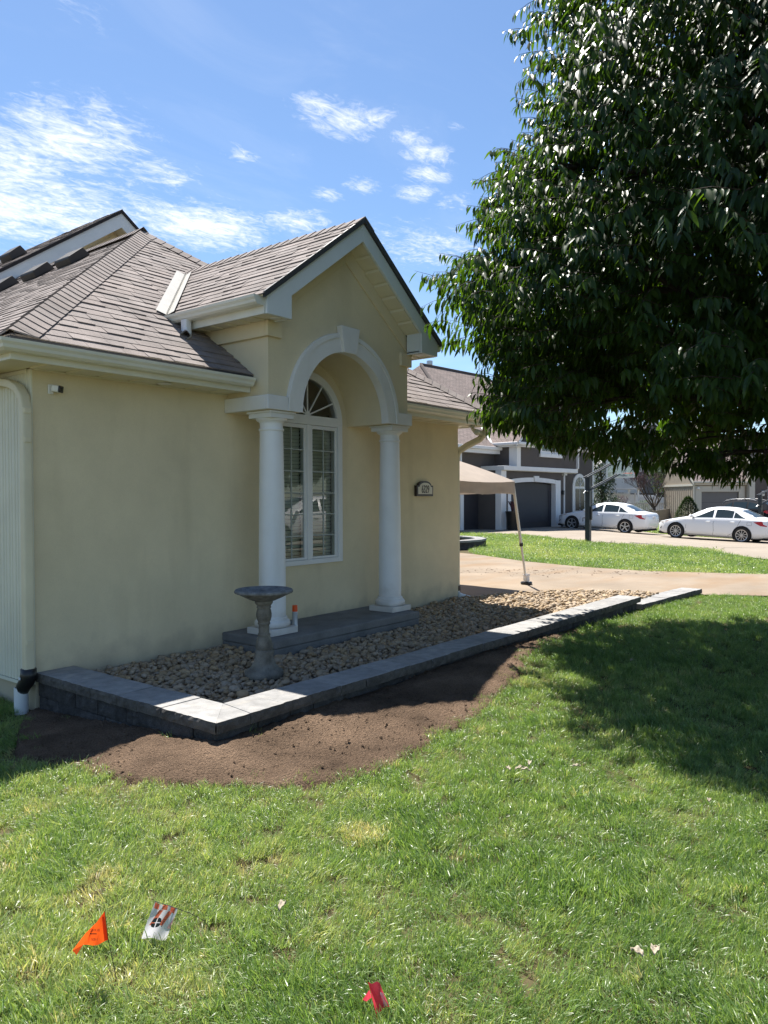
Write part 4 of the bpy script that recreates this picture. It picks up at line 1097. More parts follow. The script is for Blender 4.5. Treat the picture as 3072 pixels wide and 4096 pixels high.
# ------------------------------------------------------------------ arched window
def window():
    yo = 5.945; yg = 5.968
    Wd = MB()
    def ring(r0, r1, ya, yb, z0):
        a = arc(WCX, WZS, r0, math.pi, 0, 32); b = arc(WCX, WZS, r1, math.pi, 0, 32)
        f0 = [(x, ya, z) for x, z in a]; f1 = [(x, ya, z) for x, z in b]
        Wd.strip(f0, f1); Wd.strip([(x, yb, z) for x, z in a], f0); Wd.strip(f1, [(x, yb, z) for x, z in b])
    ring(.57, .485, yo, YW+.05, WZS)
    Wd.box(WX0, yo, WZ0, WX0+.075, YW+.05, WZS); Wd.box(WX1-.075, yo, WZ0, WX1, YW+.05, WZS)
    Wd.box(WX0+.075, yo, WZ0, WX1-.075, YW+.05, WZ0+.055)
    Wd.box(WX0+.075, yo+.001, WZS-.03, WX1-.075, YW+.05, WZS+.075)
    Wd.box(WCX-.024, yo+.004, WZ0+.055, WCX+.024, YW+.05, WZS-.03)
    wf = Wd.build('window', MT['white'], H, bevel=.004)
    # two tall sashes
    for (xa, xb) in ((WX0+.078, WCX-.026), (WCX+.026, WX1-.078)):
        s = MB(); y0, y1 = yo+.012, YW+.04; z0, z1 = WZ0+.058, WZS-.033; w = .042
        s.box(xa, y0, z0, xa+w, y1, z1); s.box(xb-w, y0, z0, xb, y1, z1); s.box(xa+w, y0, z0, xb-w, y1, z0+w*.6); s.box(xa+w, y0, z1-w, xb-w, y1, z1)
        s.build('sash', MT['white'], wf, bevel=.003)
        gx0, gx1, gz0, gz1 = xa+w, xb-w, z0+w*.6, z1-w
        nr = 6; xm = (gx0+gx1)/2
        for r in range(nr):
            za = gz0+(gz1-gz0)*r/nr; zb = gz0+(gz1-gz0)*(r+1)/nr
            for (p, q) in ((gx0, xm-.008), (xm+.008, gx1)):
                g = MB(); g.add([(p, yg+.004, za+.008 if r else za), (q, yg+.004, za+.008 if r else za), (q, yg+.004, zb-.008 if r < nr-1 else zb), (p, yg+.004, zb-.008 if r < nr-1 else zb)], [(0, 1, 2, 3)]); g.build('pane', MT['glass'], wf)
            if r: 
                m = MB(); m.box(gx0, yg-.002, za-.0065, gx1, yg+.010, za+.0065); m.build('glazing_bar', MT['gbar'], wf)
        m = MB(); m.box(xm-.0065, yg-.003, gz0, xm+.0065, yg+.011, gz1); m.build('glazing_bar', MT['gbar'], wf)
        # blind behind
        b = MB(); z = gz0-.02; k = 0
        while z < gz1+.02:
            t = .018; b.add([(gx0-.03, YW+.075+.010, z), (gx1+.03, YW+.075+.010, z), (gx1+.03, YW+.075-.010, z+.037), (gx0-.03, YW+.075-.010, z+.037)], [(0, 1, 2, 3)]); z += .041 if k % 1 == 0 else .05; k += 1
        ob = b.build('blind', MT['blind'], H); tag(ob, kind='stuff')
    # fanlight
    xs = [(x, yg+.004, z) for x, z in arc(WCX, WZS+.075, .484, math.pi, 0, 24)]
    rads = [math.pi*k/6 for k in range(7)]
    for k in range(6):
        pts = [(WCX, yg+.004, WZS+.076)]+[(WCX+.478*math.cos(a), yg+.004, WZS+.005+max(.0715, .478*math.sin(a))) for a in np.linspace(rads[k]+.012, rads[k+1]-.012, 6)]
        g = MB(); g.add(pts, [tuple(range(len(pts)))]); g.build('pane', MT['glass'], wf)
    for k in range(1, 6):
        a = rads[k]; d = Vector((math.cos(a), 0, math.sin(a))); s = Vector((-math.sin(a), 0, math.cos(a)))*.008
        c = Vector((WCX, yg-.004, WZS+.076)); e = Vector((WCX, yg-.004, WZS))+d*.487
        m = MB(); m.prism([c-s, e-s, e+s, c+s], (0, .014, 0)); m.build('glazing_bar', MT['white'], wf)
    m = MB(); m.prism([(x, yg-.005, z) for x, z in arc(WCX, WZS+.075, .045, math.pi, 0, 10)], (0, .016, 0)); m.build('glazing_bar', MT['white'], wf)
window()

# ------------------------------------------------------------------ downspouts, drain, small fittings
def downspouts():
    x = 2.972; y = 5.955
    p = [(x-.02, 6.9, 2.60), (x, 6.35, 2.565), (x, 6.17, 2.53), (x, 6.06, 2.485), (x, 5.985, 2.41), (x, y, 2.30), (x, y, .22)]
    mb = MB(); mb.tube(p, 0, n=16, sq=(.040, .033)); d = mb.build('downspout', MT['downspout'], H, smooth=True, auto=.6)
    for z in (2.30, 2.07, .46):
        mb = MB(); mb.tube([(x, y, z-.02), (x, y, z+.02)], 0, n=16, sq=(.0425, .0355)); mb.build('strap', MT['downspout'], d)
    for k in range(9):
        a = k/8; q = Vector(p[2]).lerp(Vector(p[3]), a) if a < .5 else Vector(p[3]).lerp(Vector(p[4]), (a-.5)*2)
    mb = MB()
    for k in range(4): mb.box(x-.0365, y-.026+k*.016, .25, x-.0335, y-.019+k*.016, 2.25)
    mb.build('rib', MT['downspout'], d)
    mb = MB(); mb.tube([(x+.0, y, .245), (x, y, .19), (x-.005, y+.02, .14), (x-.012, y+.06, .095), (x-.012, y+.085, .05)], [.06, .062, .06, .056, .047], n=14); mb.build('drain_adapter', MT['black'], d, smooth=True)
    mb = MB(); mb.box(x-.07, y-.0, .165, x-.066, y+.03, .185); mb.build('sticker', MT['white'], d)
    t = MB(); c = (2.955, 6.045, 0)
    t.lathe([(.054, -.25), (.054, .085), (.048, .087), (.048, -.24)], c, 24)
    o = t.build('drain_pipe', MT['pvc'], smooth=True, auto=.7); tag(o, 'short white plastic drain pipe standing in the grass under the left downspout', 'drain pipe')
    # right corner
    x, y = 9.395, 6.035
    mb = MB(); mb.tube([(9.60, 5.66, 2.68), (9.60, 5.66, 2.62), (9.595, 5.67, 2.54), (9.555, 5.74, 2.45), (9.47, 5.90, 2.36), (9.41, 6.01, 2.28), (x, y, 2.19), (x, y, .30)], 0, n=14, sq=(.042, .034)); d = mb.build('downspout', MT['downspout'], H, smooth=True, auto=.6)
    mb = MB(); mb.tube([(x, y, .31), (x, y, .235)], 0, n=14, sq=(.052, .044)); mb.build('drain_adapter', MT['dark_bronze'], d)
    mb = MB(); mb.tube([(x, y, .237), (x, y, .17)], .045, n=14); mb.tube([(x, y, .185), (x+.02, y-.05, .13), (x+.10, y-.16, .075)], [.05, .07, .085], n=14); mb.build('splash_boot', MT['pvc'], d, smooth=True)
    # flood lamp pair under the right eave
    F = thing('flood_light', 'small twin flood light fixed under the right hand eave corner', 'flood light', (9.44, 5.80, 2.62))
    mb = MB(); mb.lathe([(0, 0), (.05, 0), (.05, .028), (0, .028)], (9.44, 5.80, 2.615), 14); mb.build('mount', MT['white'], F)
    for dx, dy in ((-.08, -.05), (.09, -.02)):
        c = Vector((9.44, 5.80, 2.60)); e = c+Vector((dx*.6, dy-.02, -.03)); g = c+Vector((dx*1.4, dy*2-.06, -.07)); mb = MB(); mb.tube([c, e, g], [.018, .03, .045], n=12); mb.build('lamp_head', MT['cream_metal'], F, smooth=True)
downspouts()
def security_camera():
    T = thing('security_camera', 'small white security camera with black face on the stucco near the left eave', 'security camera', (3.2, 5.96, 2.5))
    mb = MB(); mb.box(3.165, 5.962, 2.455, 3.215, 5.979, 2.535); mb.build('mount', MT['white'], T, bevel=.012)
    mb = MB(); mb.tube([(3.195, 5.965, 2.497), (3.21, 5.94, 2.498)], .016, n=10); mb.build('arm', MT['white'], T)
    c = Vector((3.218, 5.925, 2.498)); u = Vector((.55, -.80, -.12)).normalized(); s = u.cross(Vector((0, 0, 1))).normalized(); w = s.cross(u)
    def bx(a, b, hw, hh, m, nm, bv):
        mb = MB(); q = []
        for f in (a, b):
            for i, j in ((-1, -1), (1, -1), (1, 1), (-1, 1)): q.append(c+u*f+s*i*hw+w*j*hh)
        mb.hexa([q[0], q[1], q[2], q[3], q[4], q[5], q[6], q[7]]); mb.build(nm, MT[m], T, bevel=bv)
    bx(-.035, .026, .033, .027, 'white', 'housing', .010); bx(.0255, .042, .034, .028, 'black', 'face', .008)
    mb = MB(); mb.tube([c+u*.0415, c+u*.046], .010, n=14); mb.build('lens', MT['carglass'], T)
security_camera()
def plaque():
    T = thing('house_number_plaque', 'arched bronze edged house number plaque reading 6329 on the stucco', 'house number', (8.45, 5.95, 1.7))
    def shape(x0, x1, z0, zs, r, n=20):
        cx = (x0+x1)/2; w = (x1-x0)/2
        ra = w*.78
        zt = zs+r
        a = [(x0, z0), (x1, z0), (x1, zs), (cx+ra, zs)]
        for i in range(1, n): 
            th = math.pi*i/n; a.append((cx+ra*math.cos(th), zs+r*math.sin(th)))
        a += [(cx-ra, zs), (x0, zs)]; return a
    mb = MB(); mb.prism([(x, 5.938, z) for x, z in shape(8.262, 8.652, 1.622, 1.768, .062)], (0, .041, 0)); mb.build('backplate', MT['dark_bronze'], T, bevel=.004)
    mb = MB(); mb.prism([(x, 5.933, z) for x, z in shape(8.292, 8.622, 1.650, 1.748, .058)], (0, .006, 0)); mb.build('panel', MT['plate'], T)
    me = TXT['6329']; me.materials.append(MT['dark_bronze'])
    o = bpy.data.objects.new('number', me); COL.objects.link(o); o.parent = T; o.matrix_parent_inverse = Matrix.Translation(-_top[T.name]); o.location = (8.457, 5.931, 1.712); o.rotation_euler = (math.pi/2, 0, 0); o.scale = (.60, 1, 1)
plaque()

# ------------------------------------------------------------------ bird bath, can
def bird_bath():
    x, y = 4.39, 4.75; z0 = .085
    T = thing('bird_bath', 'weathered concrete bird bath on the river stones in front of the left column', 'bird bath', (x, y, z0))
    oct_ = lambda a, z: 1+.035*math.cos(8*a)*(1 if .30 < z < .66 else .25)
    prof = [(0, 0), (.150, .0), (.160, .010), (.163, .035), (.158, .058), (.146, .066), (.132, .074), (.112, .092), (.092, .125), (.080, .165), (.0775, .205), (.079, .222), (.071, .232), (.066, .236), (.072, .247), (.071, .275), (.062, .315), (.052, .345), (.049, .352), (.053, .360), (.052, .368), (.045, .374), (.0435, .38), (.0435, .44), (.045, .446), (.051, .452), (.051, .462), (.047, .468), (.055, .485), (.0625, .515), (.063, .54), (.057, .572), (.052, .582), (.058, .588), (.060, .598), (.054, .606), (.062, .615), (.072, .628), (.075, .640), (.070, .648), (0, .648)]
    mb = MB(); mb.lathe(prof, (x, y, z0), 40, oct_); mb.build('pedestal', MT['bath'], T, smooth=True, auto=.9)
    fl = lambda a, z: 1+(.012*math.cos(20*a) if .0 < z < .09 else .006*mnoise.noise(Vector((math.cos(a)*9, math.sin(a)*9, 1))))
    p2 = [(0, 0), (.075, 0), (.10, .006), (.15, .028), (.195, .050), (.222, .064), (.238, .068), (.2455, .076), (.246, .086), (.240, .096), (.230, .100), (.218, .096), (.208, .084), (.15, .062), (.08, .05), (0, .047)]
    mb = MB(); mb.lathe(p2, (x, y, z0+.6485), 64, fl); b = mb.build('bowl', MT['bath_bowl'], T, smooth=True, auto=1.0)
    # small maker's plate moulded in the foot
    mb = MB(); d = Vector((-.70, -.71, 0)).normalized(); s = Vector((d.y, -d.x, 0)); c = Vector((x, y, z0+.185))+d*.0815
    mb.prism([c-s*.022-Vector((0, 0, .012)), c+s*.022-Vector((0, 0, .012)), c+s*.022+Vector((0, 0, .012)), c-s*.022+Vector((0, 0, .012))], -d*.01); mb.build('maker_plate', MT['bath'], T)
bird_bath()
def spray_can():
    x, y, z = 5.63, 5.62, .2545
    T = thing('spray_can', 'spray can with bright orange cap standing on the porch step behind the left column', 'spray can', (x, y, z))
    mb = MB(); mb.lathe([(0, 0), (.029, 0), (.0305, .003), (.0305, .008), (.0295, .010), (.0295, .150), (.0305, .153), (.028, .160), (0, .160)], (x, y, z), 24); mb.build('body', MT['canbody'], T, smooth=True, auto=.7)
    mb = MB(); n = 10; a0 = -1.15; A = [(x+.0302*math.cos(a0+i*.1), y+.0302*math.sin(a0+i*.1), z+.02) for i in range(n)]; B = [(p[0], p[1], z+.125) for p in A]; mb.strip(A, B); mb.build('label', MT['canlabel'], T)
    mb = MB(); mb.lathe([(0, .1605), (.0285, .1605), (.0285, .200), (.0265, .204), (.0265, .2235), (.024, .2255), (.0, .2255)], (x, y, z), 24); mb.build('cap', MT['cancap'], T, smooth=True, auto=.7)
    # crumpled clear wrapper beside it
    mb = MB(); vs = []
    for j in range(5):
        for i in range(6): vs.append((5.52+i*.045, 5.74+j*.03, .258+max(0, .035*mnoise.noise(Vector((i*.9, j*.9, 3)))+.018)))
    mb.add(vs, [(j*6+i, j*6+i+1, j*6+i+7, j*6+i+6) for j in range(4) for i in range(5)])
    o = mb.build('plastic_wrapper', MT['acrylic']); tag(o, 'crumpled clear plastic wrapper on the step behind the spray can', 'wrapper')
spray_can()

# ------------------------------------------------------------------ canopy tent with weighted leg
def tent():
    x0, x1, y0, y1 = 9.52, 11.57, 6.25, 8.55; ze, zv, za = 1.875, 1.665, 2.42
    T = thing('canopy_tent', 'tan pop up canopy tent with slanted legs on the driveway beside the house', 'canopy tent', ((x0+x1)/2, (y0+y1)/2, 0))
    cx, cy = (x0+x1)/2, (y0+y1)/2
    cs = [(x0, y0), (x1, y0), (x1, y1), (x0, y1)]
    mb = MB()
    for i in range(4):
        a, b = cs[i], cs[(i+1) % 4]
        def fn(u, v, a=a, b=b):
            ex, ey = a[0]+(b[0]-a[0])*u, a[1]+(b[1]-a[1])*u
            sag = -.045*4*u*(1-u)*(1-v)*1.0
            x = ex+(cx-ex)*v; y = ey+(cy-ey)*v
            z = ze+(za-ze)*(v**.92)+sag*.6+.010*mnoise.noise(Vector((x*4, y*4, 2)))*(1-v)
            return (x, y, z)
        mb.grid(fn, 14, 8)
    mb.build('canopy', MT['canvas'], T, smooth=True)
    mb = MB()
    for i in range(4):
        a, b = cs[i], cs[(i+1) % 4]
        nx, ny = (b[1]-a[1]), -(b[0]-a[0]); ln = math.hypot(nx, ny); nx /= ln; ny /= ln
        def fv(u, v, a=a, b=b):
            x, y = a[0]+(b[0]-a[0])*u, a[1]+(b[1]-a[1])*u; w = .012*math.sin(u*23+i)*v*(1-abs(2*u-1)**6)
            return (x+nx*w, y+ny*w, (ze-.045*.6*4*u*(1-u))*(1-v)+v*(zv+.012*math.sin(u*9)*u*(1-u)*4))
        mb.grid(fv, 18, 4)
    mb.build('valance', MT['canvas'], T, smooth=True)
    feet = [(x0+.05, y0-.05), (12.07, 6.29), (12.0, y1+.4), (x0+.05, y1+.1)]
    for (ax, ay), (bx, by) in zip(cs, feet):
        g = gz(bx, by)+.02; ax += (cx-ax)*.02; ay += (cy-ay)*.02
        top = Vector((ax, ay, ze-.03)); bot = Vector((bx, by, g)); m = top.lerp(bot, .60)
        mb = MB(); mb.tube([top, m], 0, n=4, sq=(.021, .021)); mb.tube([m, bot], 0, n=4, sq=(.016, .016)); L = mb.build('leg', MT['pole'], T)
        mb = MB(); mb.tube([top.lerp(bot, .585), top.lerp(bot, .615)], .034, n=8); mb.build('slider', MT['black'], L)
    for (a, b) in ((0, 1), (1, 2), (2, 3), (3, 0)):
        p, q = Vector((*cs[a], 1.80)), Vector((*cs[b], 1.80)); p2, q2 = Vector((*cs[a], 1.66)), Vector((*cs[b], 1.66)); m = (p+q)/2; m2 = (p2+q2)/2
        inn = (Vector((cx, cy, 0))-Vector((m.x, m.y, 0))).normalized()*.03
        for s, e in ((p, m2), (p2, m), (q, m2), (q2, m)):
            mb = MB(); mb.tube([s+inn, e+inn], 0, n=4, sq=(.010, .010)); mb.build('truss_bar', MT['pole'], T)
    # weight plate and bag round the foot
    fx, fy = 12.07, 6.29; g = gz(fx, fy)+.012
    mb = MB(); mb.lathe([(.02, 0), (.085, 0), (.102, .012), (.104, .03), (.095, .048), (.08, .050), (.07, .042), (.03, .042), (.03, .05), (.02, .05)], (fx, fy, g), 28); o = mb.build('weight_plate', MT['black'], smooth=True, auto=.7); tag(o, 'black round weight plate on the foot of the canopy leg', 'weight plate')
    mb = MB()
    def bag(u, v):
        a = u*2*math.pi; r = .052+.010*math.sin(v*3)+.012*mnoise.noise(Vector((math.cos(a)*2, math.sin(a)*2, v*3)))+(.015 if v > .85 else 0)
        return (fx+r*math.cos(a)*1.15, fy+r*math.sin(a)*.8, g+.052+v*.125+.012*math.sin(a*3)*v)
    mb.grid(bag, 18, 8); mb.lathe([(0, 0), (.045, 0), (.045, .002), (0, .002)], (fx, fy, g+.12), 12); o = mb.build('weight_bag', MT['bag'], smooth=True); tag(o, 'crumpled white bag tied round the canopy leg above the plate', 'bag')
tent()

# ------------------------------------------------------------------ vehicles
class Car:
    """body lofted from stations along its length; x runs nose to tail, y is half width, z up"""
    def __init__(s, L, W, st): s.L, s.W = L, W; s.st = np.array(st, float)
    def q(s, x, k): return float(np.interp(x, s.st[:, 0], s.st[:, k]))
    def ring(s, x):
        zb, w, zs, wr, zt = (s.q(x, k) for k in range(1, 6))
        m = zs-zb
        return [(0, zb), (.8*w, zb), (.97*w, zb+.07), (w, zb+m*.30), (w*.995, zb+m*.62), (w*.975, zs-.05), (w*.945, zs), (wr+.035, zt-.075) if zt-zs > .2 else (wr+.03, zs+(zt-zs)*.55), (wr*.86, zt-.018), (wr*.45, zt-.002), (0, zt)]
    def side(s, x, f):      # a point on the glass side, f 0 at the belt, 1 at the roof rail
        r = s.ring(x); a, b = r[6], r[7]; return (a[0]+(b[0]-a[0])*f, a[1]+(b[1]-a[1])*f)
def build_car(name, label, group, car, axles, rw, d, l, ang, paint, spokes, glass_x, ws, bs, dr, suv=False, zoff=None, tilt=0.0, category='car'):
    p = LF(d, l); T = thing(name, label, category, (p.x, p.y, p.z if zoff is None else zoff), ang, group)
    T.rotation_euler = (0, tilt, ang)
    cx = (axles[0]+axles[1])/2
    xs = sorted(set(np.round(np.concatenate([np.linspace(0, car.L, 41), car.st[:, 0]]), 4)))
    bm = bmesh.new(); rings = []
    for x in xs:
        r = car.ring(x); R = [bm.verts.new((x-cx, y, z)) for y, z in r]+[bm.verts.new((x-cx, -y, z)) for y, z in r[-2:0:-1]]; rings.append(R)
    n = len(rings[0])
    for A, B in zip(rings[:-1], rings[1:]):
        for i in range(n): bm.faces.new((A[i], B[i], B[(i+1) % n], A[(i+1) % n]))
    bm.faces.new(rings[0]); bm.faces.new(rings[-1][::-1])
    # open the wheel arches: drop body faces inside them
    dele = []
    for f in bm.faces:
        c = f.calc_center_median()
        for ax in axles:
            if abs(c.y) > car.W*.55 and (c.x-(ax-cx))**2+(c.z-rw)**2 < (rw*1.10)**2: dele.append(f)
    bmesh.ops.recalc_face_normals(bm, faces=bm.faces)
    me = bpy.data.meshes.new('body'); bm.to_mesh(me); bm.free()
    body = obj('body', me, MT[paint], T, smooth=True)
    hw = car.W
    for ax in axles:
        for sg in (-1, 1):
            X = ax-cx; yo = sg*(hw-.012)
            mb = MB(); N = 28; R1 = rw*1.17
            out = [(X+R1*math.cos(2*math.pi*k/N), yo+sg*.016, max(.13, rw+R1*math.sin(2*math.pi*k/N))) for k in range(N)]; mb.add(out, [tuple(range(N))]); mb.build('wheel_arch', MT['arch'], T)
            mb = MB(); w = .2
            def wl(prof):
                b = len(mb.v); M2 = len(prof); n2 = 32
                for (r, y) in prof:
                    for k in range(n2):
                        a = 2*math.pi*k/n2; mb.v.append((X+r*math.cos(a), y, rw+r*math.sin(a)))
                for i in range(M2-1):
                    for k in range(n2):
                        q = b+i*n2+k; e = b+i*n2+(k+1) % n2; mb.f.append((q, e, e+n2, q+n2))
                mb.f.append(tuple(b+(M2-1)*n2+k for k in range(n2)))
            yb = yo+sg*.030
            wl([(rw*.9, yb-sg*.2), (rw, yb-sg*.17), (rw, yb-sg*.03), (rw*.95, yb), (rw*.74, yb+sg*.002), (rw*.72, yb-sg*.02), (.02, yb-sg*.03)]); wh = mb.build('wheel', MT['rubber'], T, smooth=True, auto=.6)
            mb = MB(); Rr = rw*.72
            for k in range(spokes):
                a = 2*math.pi*k/spokes+.3; w1, w2 = (.20, .30) if spokes == 5 else (.10, .13)
                for pr in ((-1, 1),):
                    P = []
                    for (r, t) in ((Rr*.12, w1), (Rr*.97, w2)):
                        for sgn in (-1, 1):
                            da = sgn*w1*Rr*.5/r if r < Rr*.3 else sgn*w2*Rr*.45/r
                            P.append((r, a+da))
                    q = [P[0], P[1], P[3], P[2]]
                    mb.prism([(X+r*math.cos(t), yb+sg*.004, rw+r*math.sin(t)) for r, t in q], (0, -sg*.03, 0))
            b0 = len(mb.v)
            for (r, y) in ((Rr, yb+sg*.006), (Rr*.88, yb+sg*.0)):
                for k in range(32):
                    a = 2*math.pi*k/32; mb.v.append((X+r*math.cos(a), y, rw+r*math.sin(a)))
            for k in range(32): mb.f.append((b0+k, b0+(k+1) % 32, b0+32+(k+1) % 32, b0+32+k))
            N2 = 12; mb.add([(X+Rr*.2*math.cos(2*math.pi*k/N2), yb+sg*.008, rw+Rr*.2*math.sin(2*math.pi*k/N2)) for k in range(N2)], [tuple(range(N2))])
            mb.build('rim', MT['alloy'], wh)
    # side glass
    for (xa, xb, f0a, f1a, f0b, f1b) in glass_x:
        for sg in (-1, 1):
            A = []; B = []
            for i in range(7):
                t = i/6; x = xa+(xb-xa)*t; f0 = f0a+(f0b-f0a)*t; f1 = f1a+(f1b-f1a)*t
                for S_, f in ((A, f0), (B, f1)):
                    y, z = car.side(x, f); S_.append((x-cx, sg*(y+.007), z+.002))
            mb = MB(); mb.strip(A, B); mb.build('side_window', MT['carglass'], T)
    def top(x, k): 
        r = car.ring(x); a, b, c = r[8], r[9], r[10]; a2 = r[7]
        pts = [(-1, (a2[0]*.35+a[0]*.65, a2[1]*.35+a[1]*.65)), (-.5, b), (0, c), (.5, b), (1, (a2[0]*.35+a[0]*.65, a2[1]*.35+a[1]*.65))]
        return [(x-cx, (1 if s >= 0 else -1)*p[0] if s else 0, p[1]+.010) for s, p in pts]
    for nm, (xa, xb) in (('windscreen', ws), ('rear_window', bs)):
        mb = MB(); prev = None
        for i in range(7):
            x = xa+(xb-xa)*i/6; row = top(x, 0)
            row = [(a+(-.008 if nm == 'windscreen' else .008), b*(.97), c+.002) for a, b, c in row]
            if prev: mb.strip(prev, row)
            prev = row
        mb.build(nm, MT['carglass'], T, smooth=True)
    # door seams, handles, mirrors, lamps, plate, filler flap
    def sidept(x, z, off): 
        r = car.ring(x); ys = np.interp(z, [r[2][1], r[3][1], r[4][1], r[5][1], r[6][1]], [r[2][0], r[3][0], r[4][0], r[5][0], r[6][0]]); return float(ys)+off
    for sg in (-1, 1):
        for seam in dr['seams']:
            mb = MB(); P = [(x-cx, sg*sidept(x, z, .003), z) for x, z in seam]
            mb.tube(P, .005, n=4); mb.build('door_seam', MT['arch'], body)
        for (x, z) in dr['handles']:
            mb = MB(); y = sidept(x, z, .014); mb.tube([(x-cx-.09, sg*(y-.012), z), (x-cx-.06, sg*(y+.012), z+.005), (x-cx+.06, sg*(y+.012), z+.005), (x-cx+.09, sg*(y-.012), z)], .014, n=6); mb.build('door_handle', MT[paint], T)
        x, z = dr['mirror']; y = sidept(x, z-.05, 0); mb = MB(); mb.tube([(x-cx+.02, sg*(y-.05), z), (x-cx, sg*(y+.07), z+.02), (x-cx-.02, sg*(y+.17), z+.03)], [.04, .07, .06], n=8); mb.build('mirror', MT[paint], T, smooth=True)
        for nm, m, P in dr['lamps']:
            mb = MB(); q = [(x-cx, sg*((sidept(max(.02, min(car.L-.02, x)), z, .008)) if yy is None else yy), z) for x, z, yy in P]; mb.add(q, [tuple(range(len(q)))]); mb.build(nm, MT[m], T)
    x, z = dr['plate']; mb = MB(); mb.box(x-cx, -.16, z-.08, x-cx+.012, .16, z+.08); mb.build('number_plate', MT['bag'], T)
    x, z = dr['flap']; P = [(x-.09, z-.07), (x+.09, z-.07), (x+.10, z+.07), (x-.08, z+.07), (x-.09, z-.07)]; mb = MB(); mb.tube([(a-cx, -sidept(a, b, .003), b) for a, b in P], .004, n=4); mb.build('filler_flap', MT['arch'], body)
    for sg in (-1, 1): mb = MB(); mb.tube([(axles[0]+.42-cx, sg*sidept(axles[0]+.5, .24, .004), .245), (axles[1]-.42-cx, sg*sidept(axles[1]-.5, .24, .004), .245)], .008, n=4); mb.build('sill', MT['arch'], T)
    mb = MB(); mb.box(.12-cx, -hw*.80, .17, car.L-.12-cx, hw*.80, .26); mb.build('underbody', MT['arch'], T)
    if suv:
        for sg in (-1, 1):
            mb = MB(); P = [(x-cx, sg*.56, car.q(x, 5)+dz) for x, dz in ((1.75, -.01), (1.95, .055), (2.6, .065), (3.4, .06), (3.75, .0))]; mb.tube(P, .018, n=6); mb.build('roof_rail', MT['alloy'], T)
        for x in (2.2, 3.1):
            mb = MB(); mb.tube([(x-cx, -.6, car.q(x, 5)+.09), (x-cx, .6, car.q(x, 5)+.09)], .02, n=6); mb.build('cross_bar', MT['alloy'], T)
    return T
#            x     zb    w    zs    wr    zt
SEDAN = Car(4.82, .91, [[0, .30, .30, .55, .20, .58], [.04, .24, .52, .62, .40, .66], [.15, .20, .70, .68, .58, .73], [.40, .18, .82, .74, .66, .80], [.95, .18, .895, .86, .70, .92], [1.30, .18, .91, .92, .72, .985], [1.42, .18, .91, .93, .70, 1.03], [1.8, .18, .91, .945, .64, 1.235], [2.15, .18, .91, .955, .60, 1.39], [2.45, .18, .91, .965, .585, 1.45], [2.8, .18, .91, .975, .585, 1.465], [3.15, .18, .91, .985, .58, 1.45], [3.5, .18, .91, .995, .58, 1.385], [3.85, .18, .905, 1.00, .60, 1.25], [4.18, .19, .895, 1.0, .64, 1.10], [4.45, .22, .87, .985, .66, 1.06], [4.68, .26, .82, .97, .66, 1.04], [4.76, .30, .76, .90, .60, .96], [4.80, .40, .70, .78, .5, .82], [4.82, .46, .62, .70, .4, .72]])
SD = dict(seams=[[(1.42, .30), (1.40, .55), (1.46, .9)], [(2.56, .27), (2.60, .45), (2.57, .75), (2.62, .94)], [(3.18, .28), (3.42, .42), (3.52, .62), (3.68, .95)]], handles=[(2.36, .82), (3.36, .855)], mirror=(1.66, 1.0),
          lamps=[('headlight', 'clear_lamp', [(.12, .60, None), (.34, .64, None), (.66, .80, None), (.42, .755, None), (.15, .69, None)]), ('indicator', 'amber', [(.40, .67, None), (.60, .765, None), (.66, .795, None), (.5, .735, None)]), ('tail_lamp', 'red_lamp', [(4.18, .90, None), (4.45, .76, None), (4.69, .74, None), (4.70, .92, None), (4.45, .945, None)]), ('fog_lamp', 'arch', [(.10, .36, None), (.22, .38, None), (.30, .50, None), (.2, .44, None)])], plate=(4.815, .80), flap=(4.02, .83))
GLS = [(1.72, 2.50, .16, .20, .10, .93), (1.95, 2.50, .12, .70, .10, .93), (2.60, 3.36, .10, .93, .10, .90), (3.40, 3.82, .12, .88, .12, .22)]
def heading(df, lf, dr_, lr):       # world angle of the nose-to-tail axis, from wheel positions in the street frame
    a, b = LF(df, lf, 0), LF(dr_, lr, 0); return math.atan2(b.y-a.y, b.x-a.x)
GLS = [(1.66, 2.52, .10, .14, .10, .94), (2.62, 3.34, .10, .94, .10, .90), (3.38, 3.84, .12, .86, .12, .20)]
build_car('parked_car', 'white sedan parked nose to the taupe garage, beside the basketball hoop, five spoke wheels', 'white sedans parked on the neighbour drive', SEDAN, (.98, 3.756), .335, 38.1, 11.15, heading(39.0, 9.85, 37.2, 11.97), 'carwhite', 5, GLS, (1.36, 2.12), (3.58, 4.16), SD, tilt=math.radians(2.6))
build_car('parked_car', 'white sedan nearest the street with ten spoke wheels, in front of the cone shaped shrub', 'white sedans parked on the neighbour drive', SEDAN, (.98, 3.756), .335, 32.85, 14.41, heading(33.8, 13.45, 31.9, 15.37), 'carwhite', 10, GLS, (1.36, 2.12), (3.58, 4.16), SD, tilt=math.radians(2.4))
SUV = Car(4.75, .92, [[0, .35, .4, .70, .3, .74], [.05, .28, .62, .80, .5, .86], [.2, .25, .78, .90, .62, .97], [.9, .24, .90, 1.02, .70, 1.08], [1.2, .24, .92, 1.05, .72, 1.12], [1.6, .24, .92, 1.07, .66, 1.40], [2.0, .24, .92, 1.09, .62, 1.62], [2.4, .24, .92, 1.10, .61, 1.68], [3.4, .24, .92, 1.13, .60, 1.68], [4.1, .25, .915, 1.15, .59, 1.62], [4.45, .28, .90, 1.14, .60, 1.40], [4.66, .32, .87, 1.08, .64, 1.18], [4.72, .40, .80, .95, .6, 1.0], [4.75, .48, .7, .8, .5, .84]])
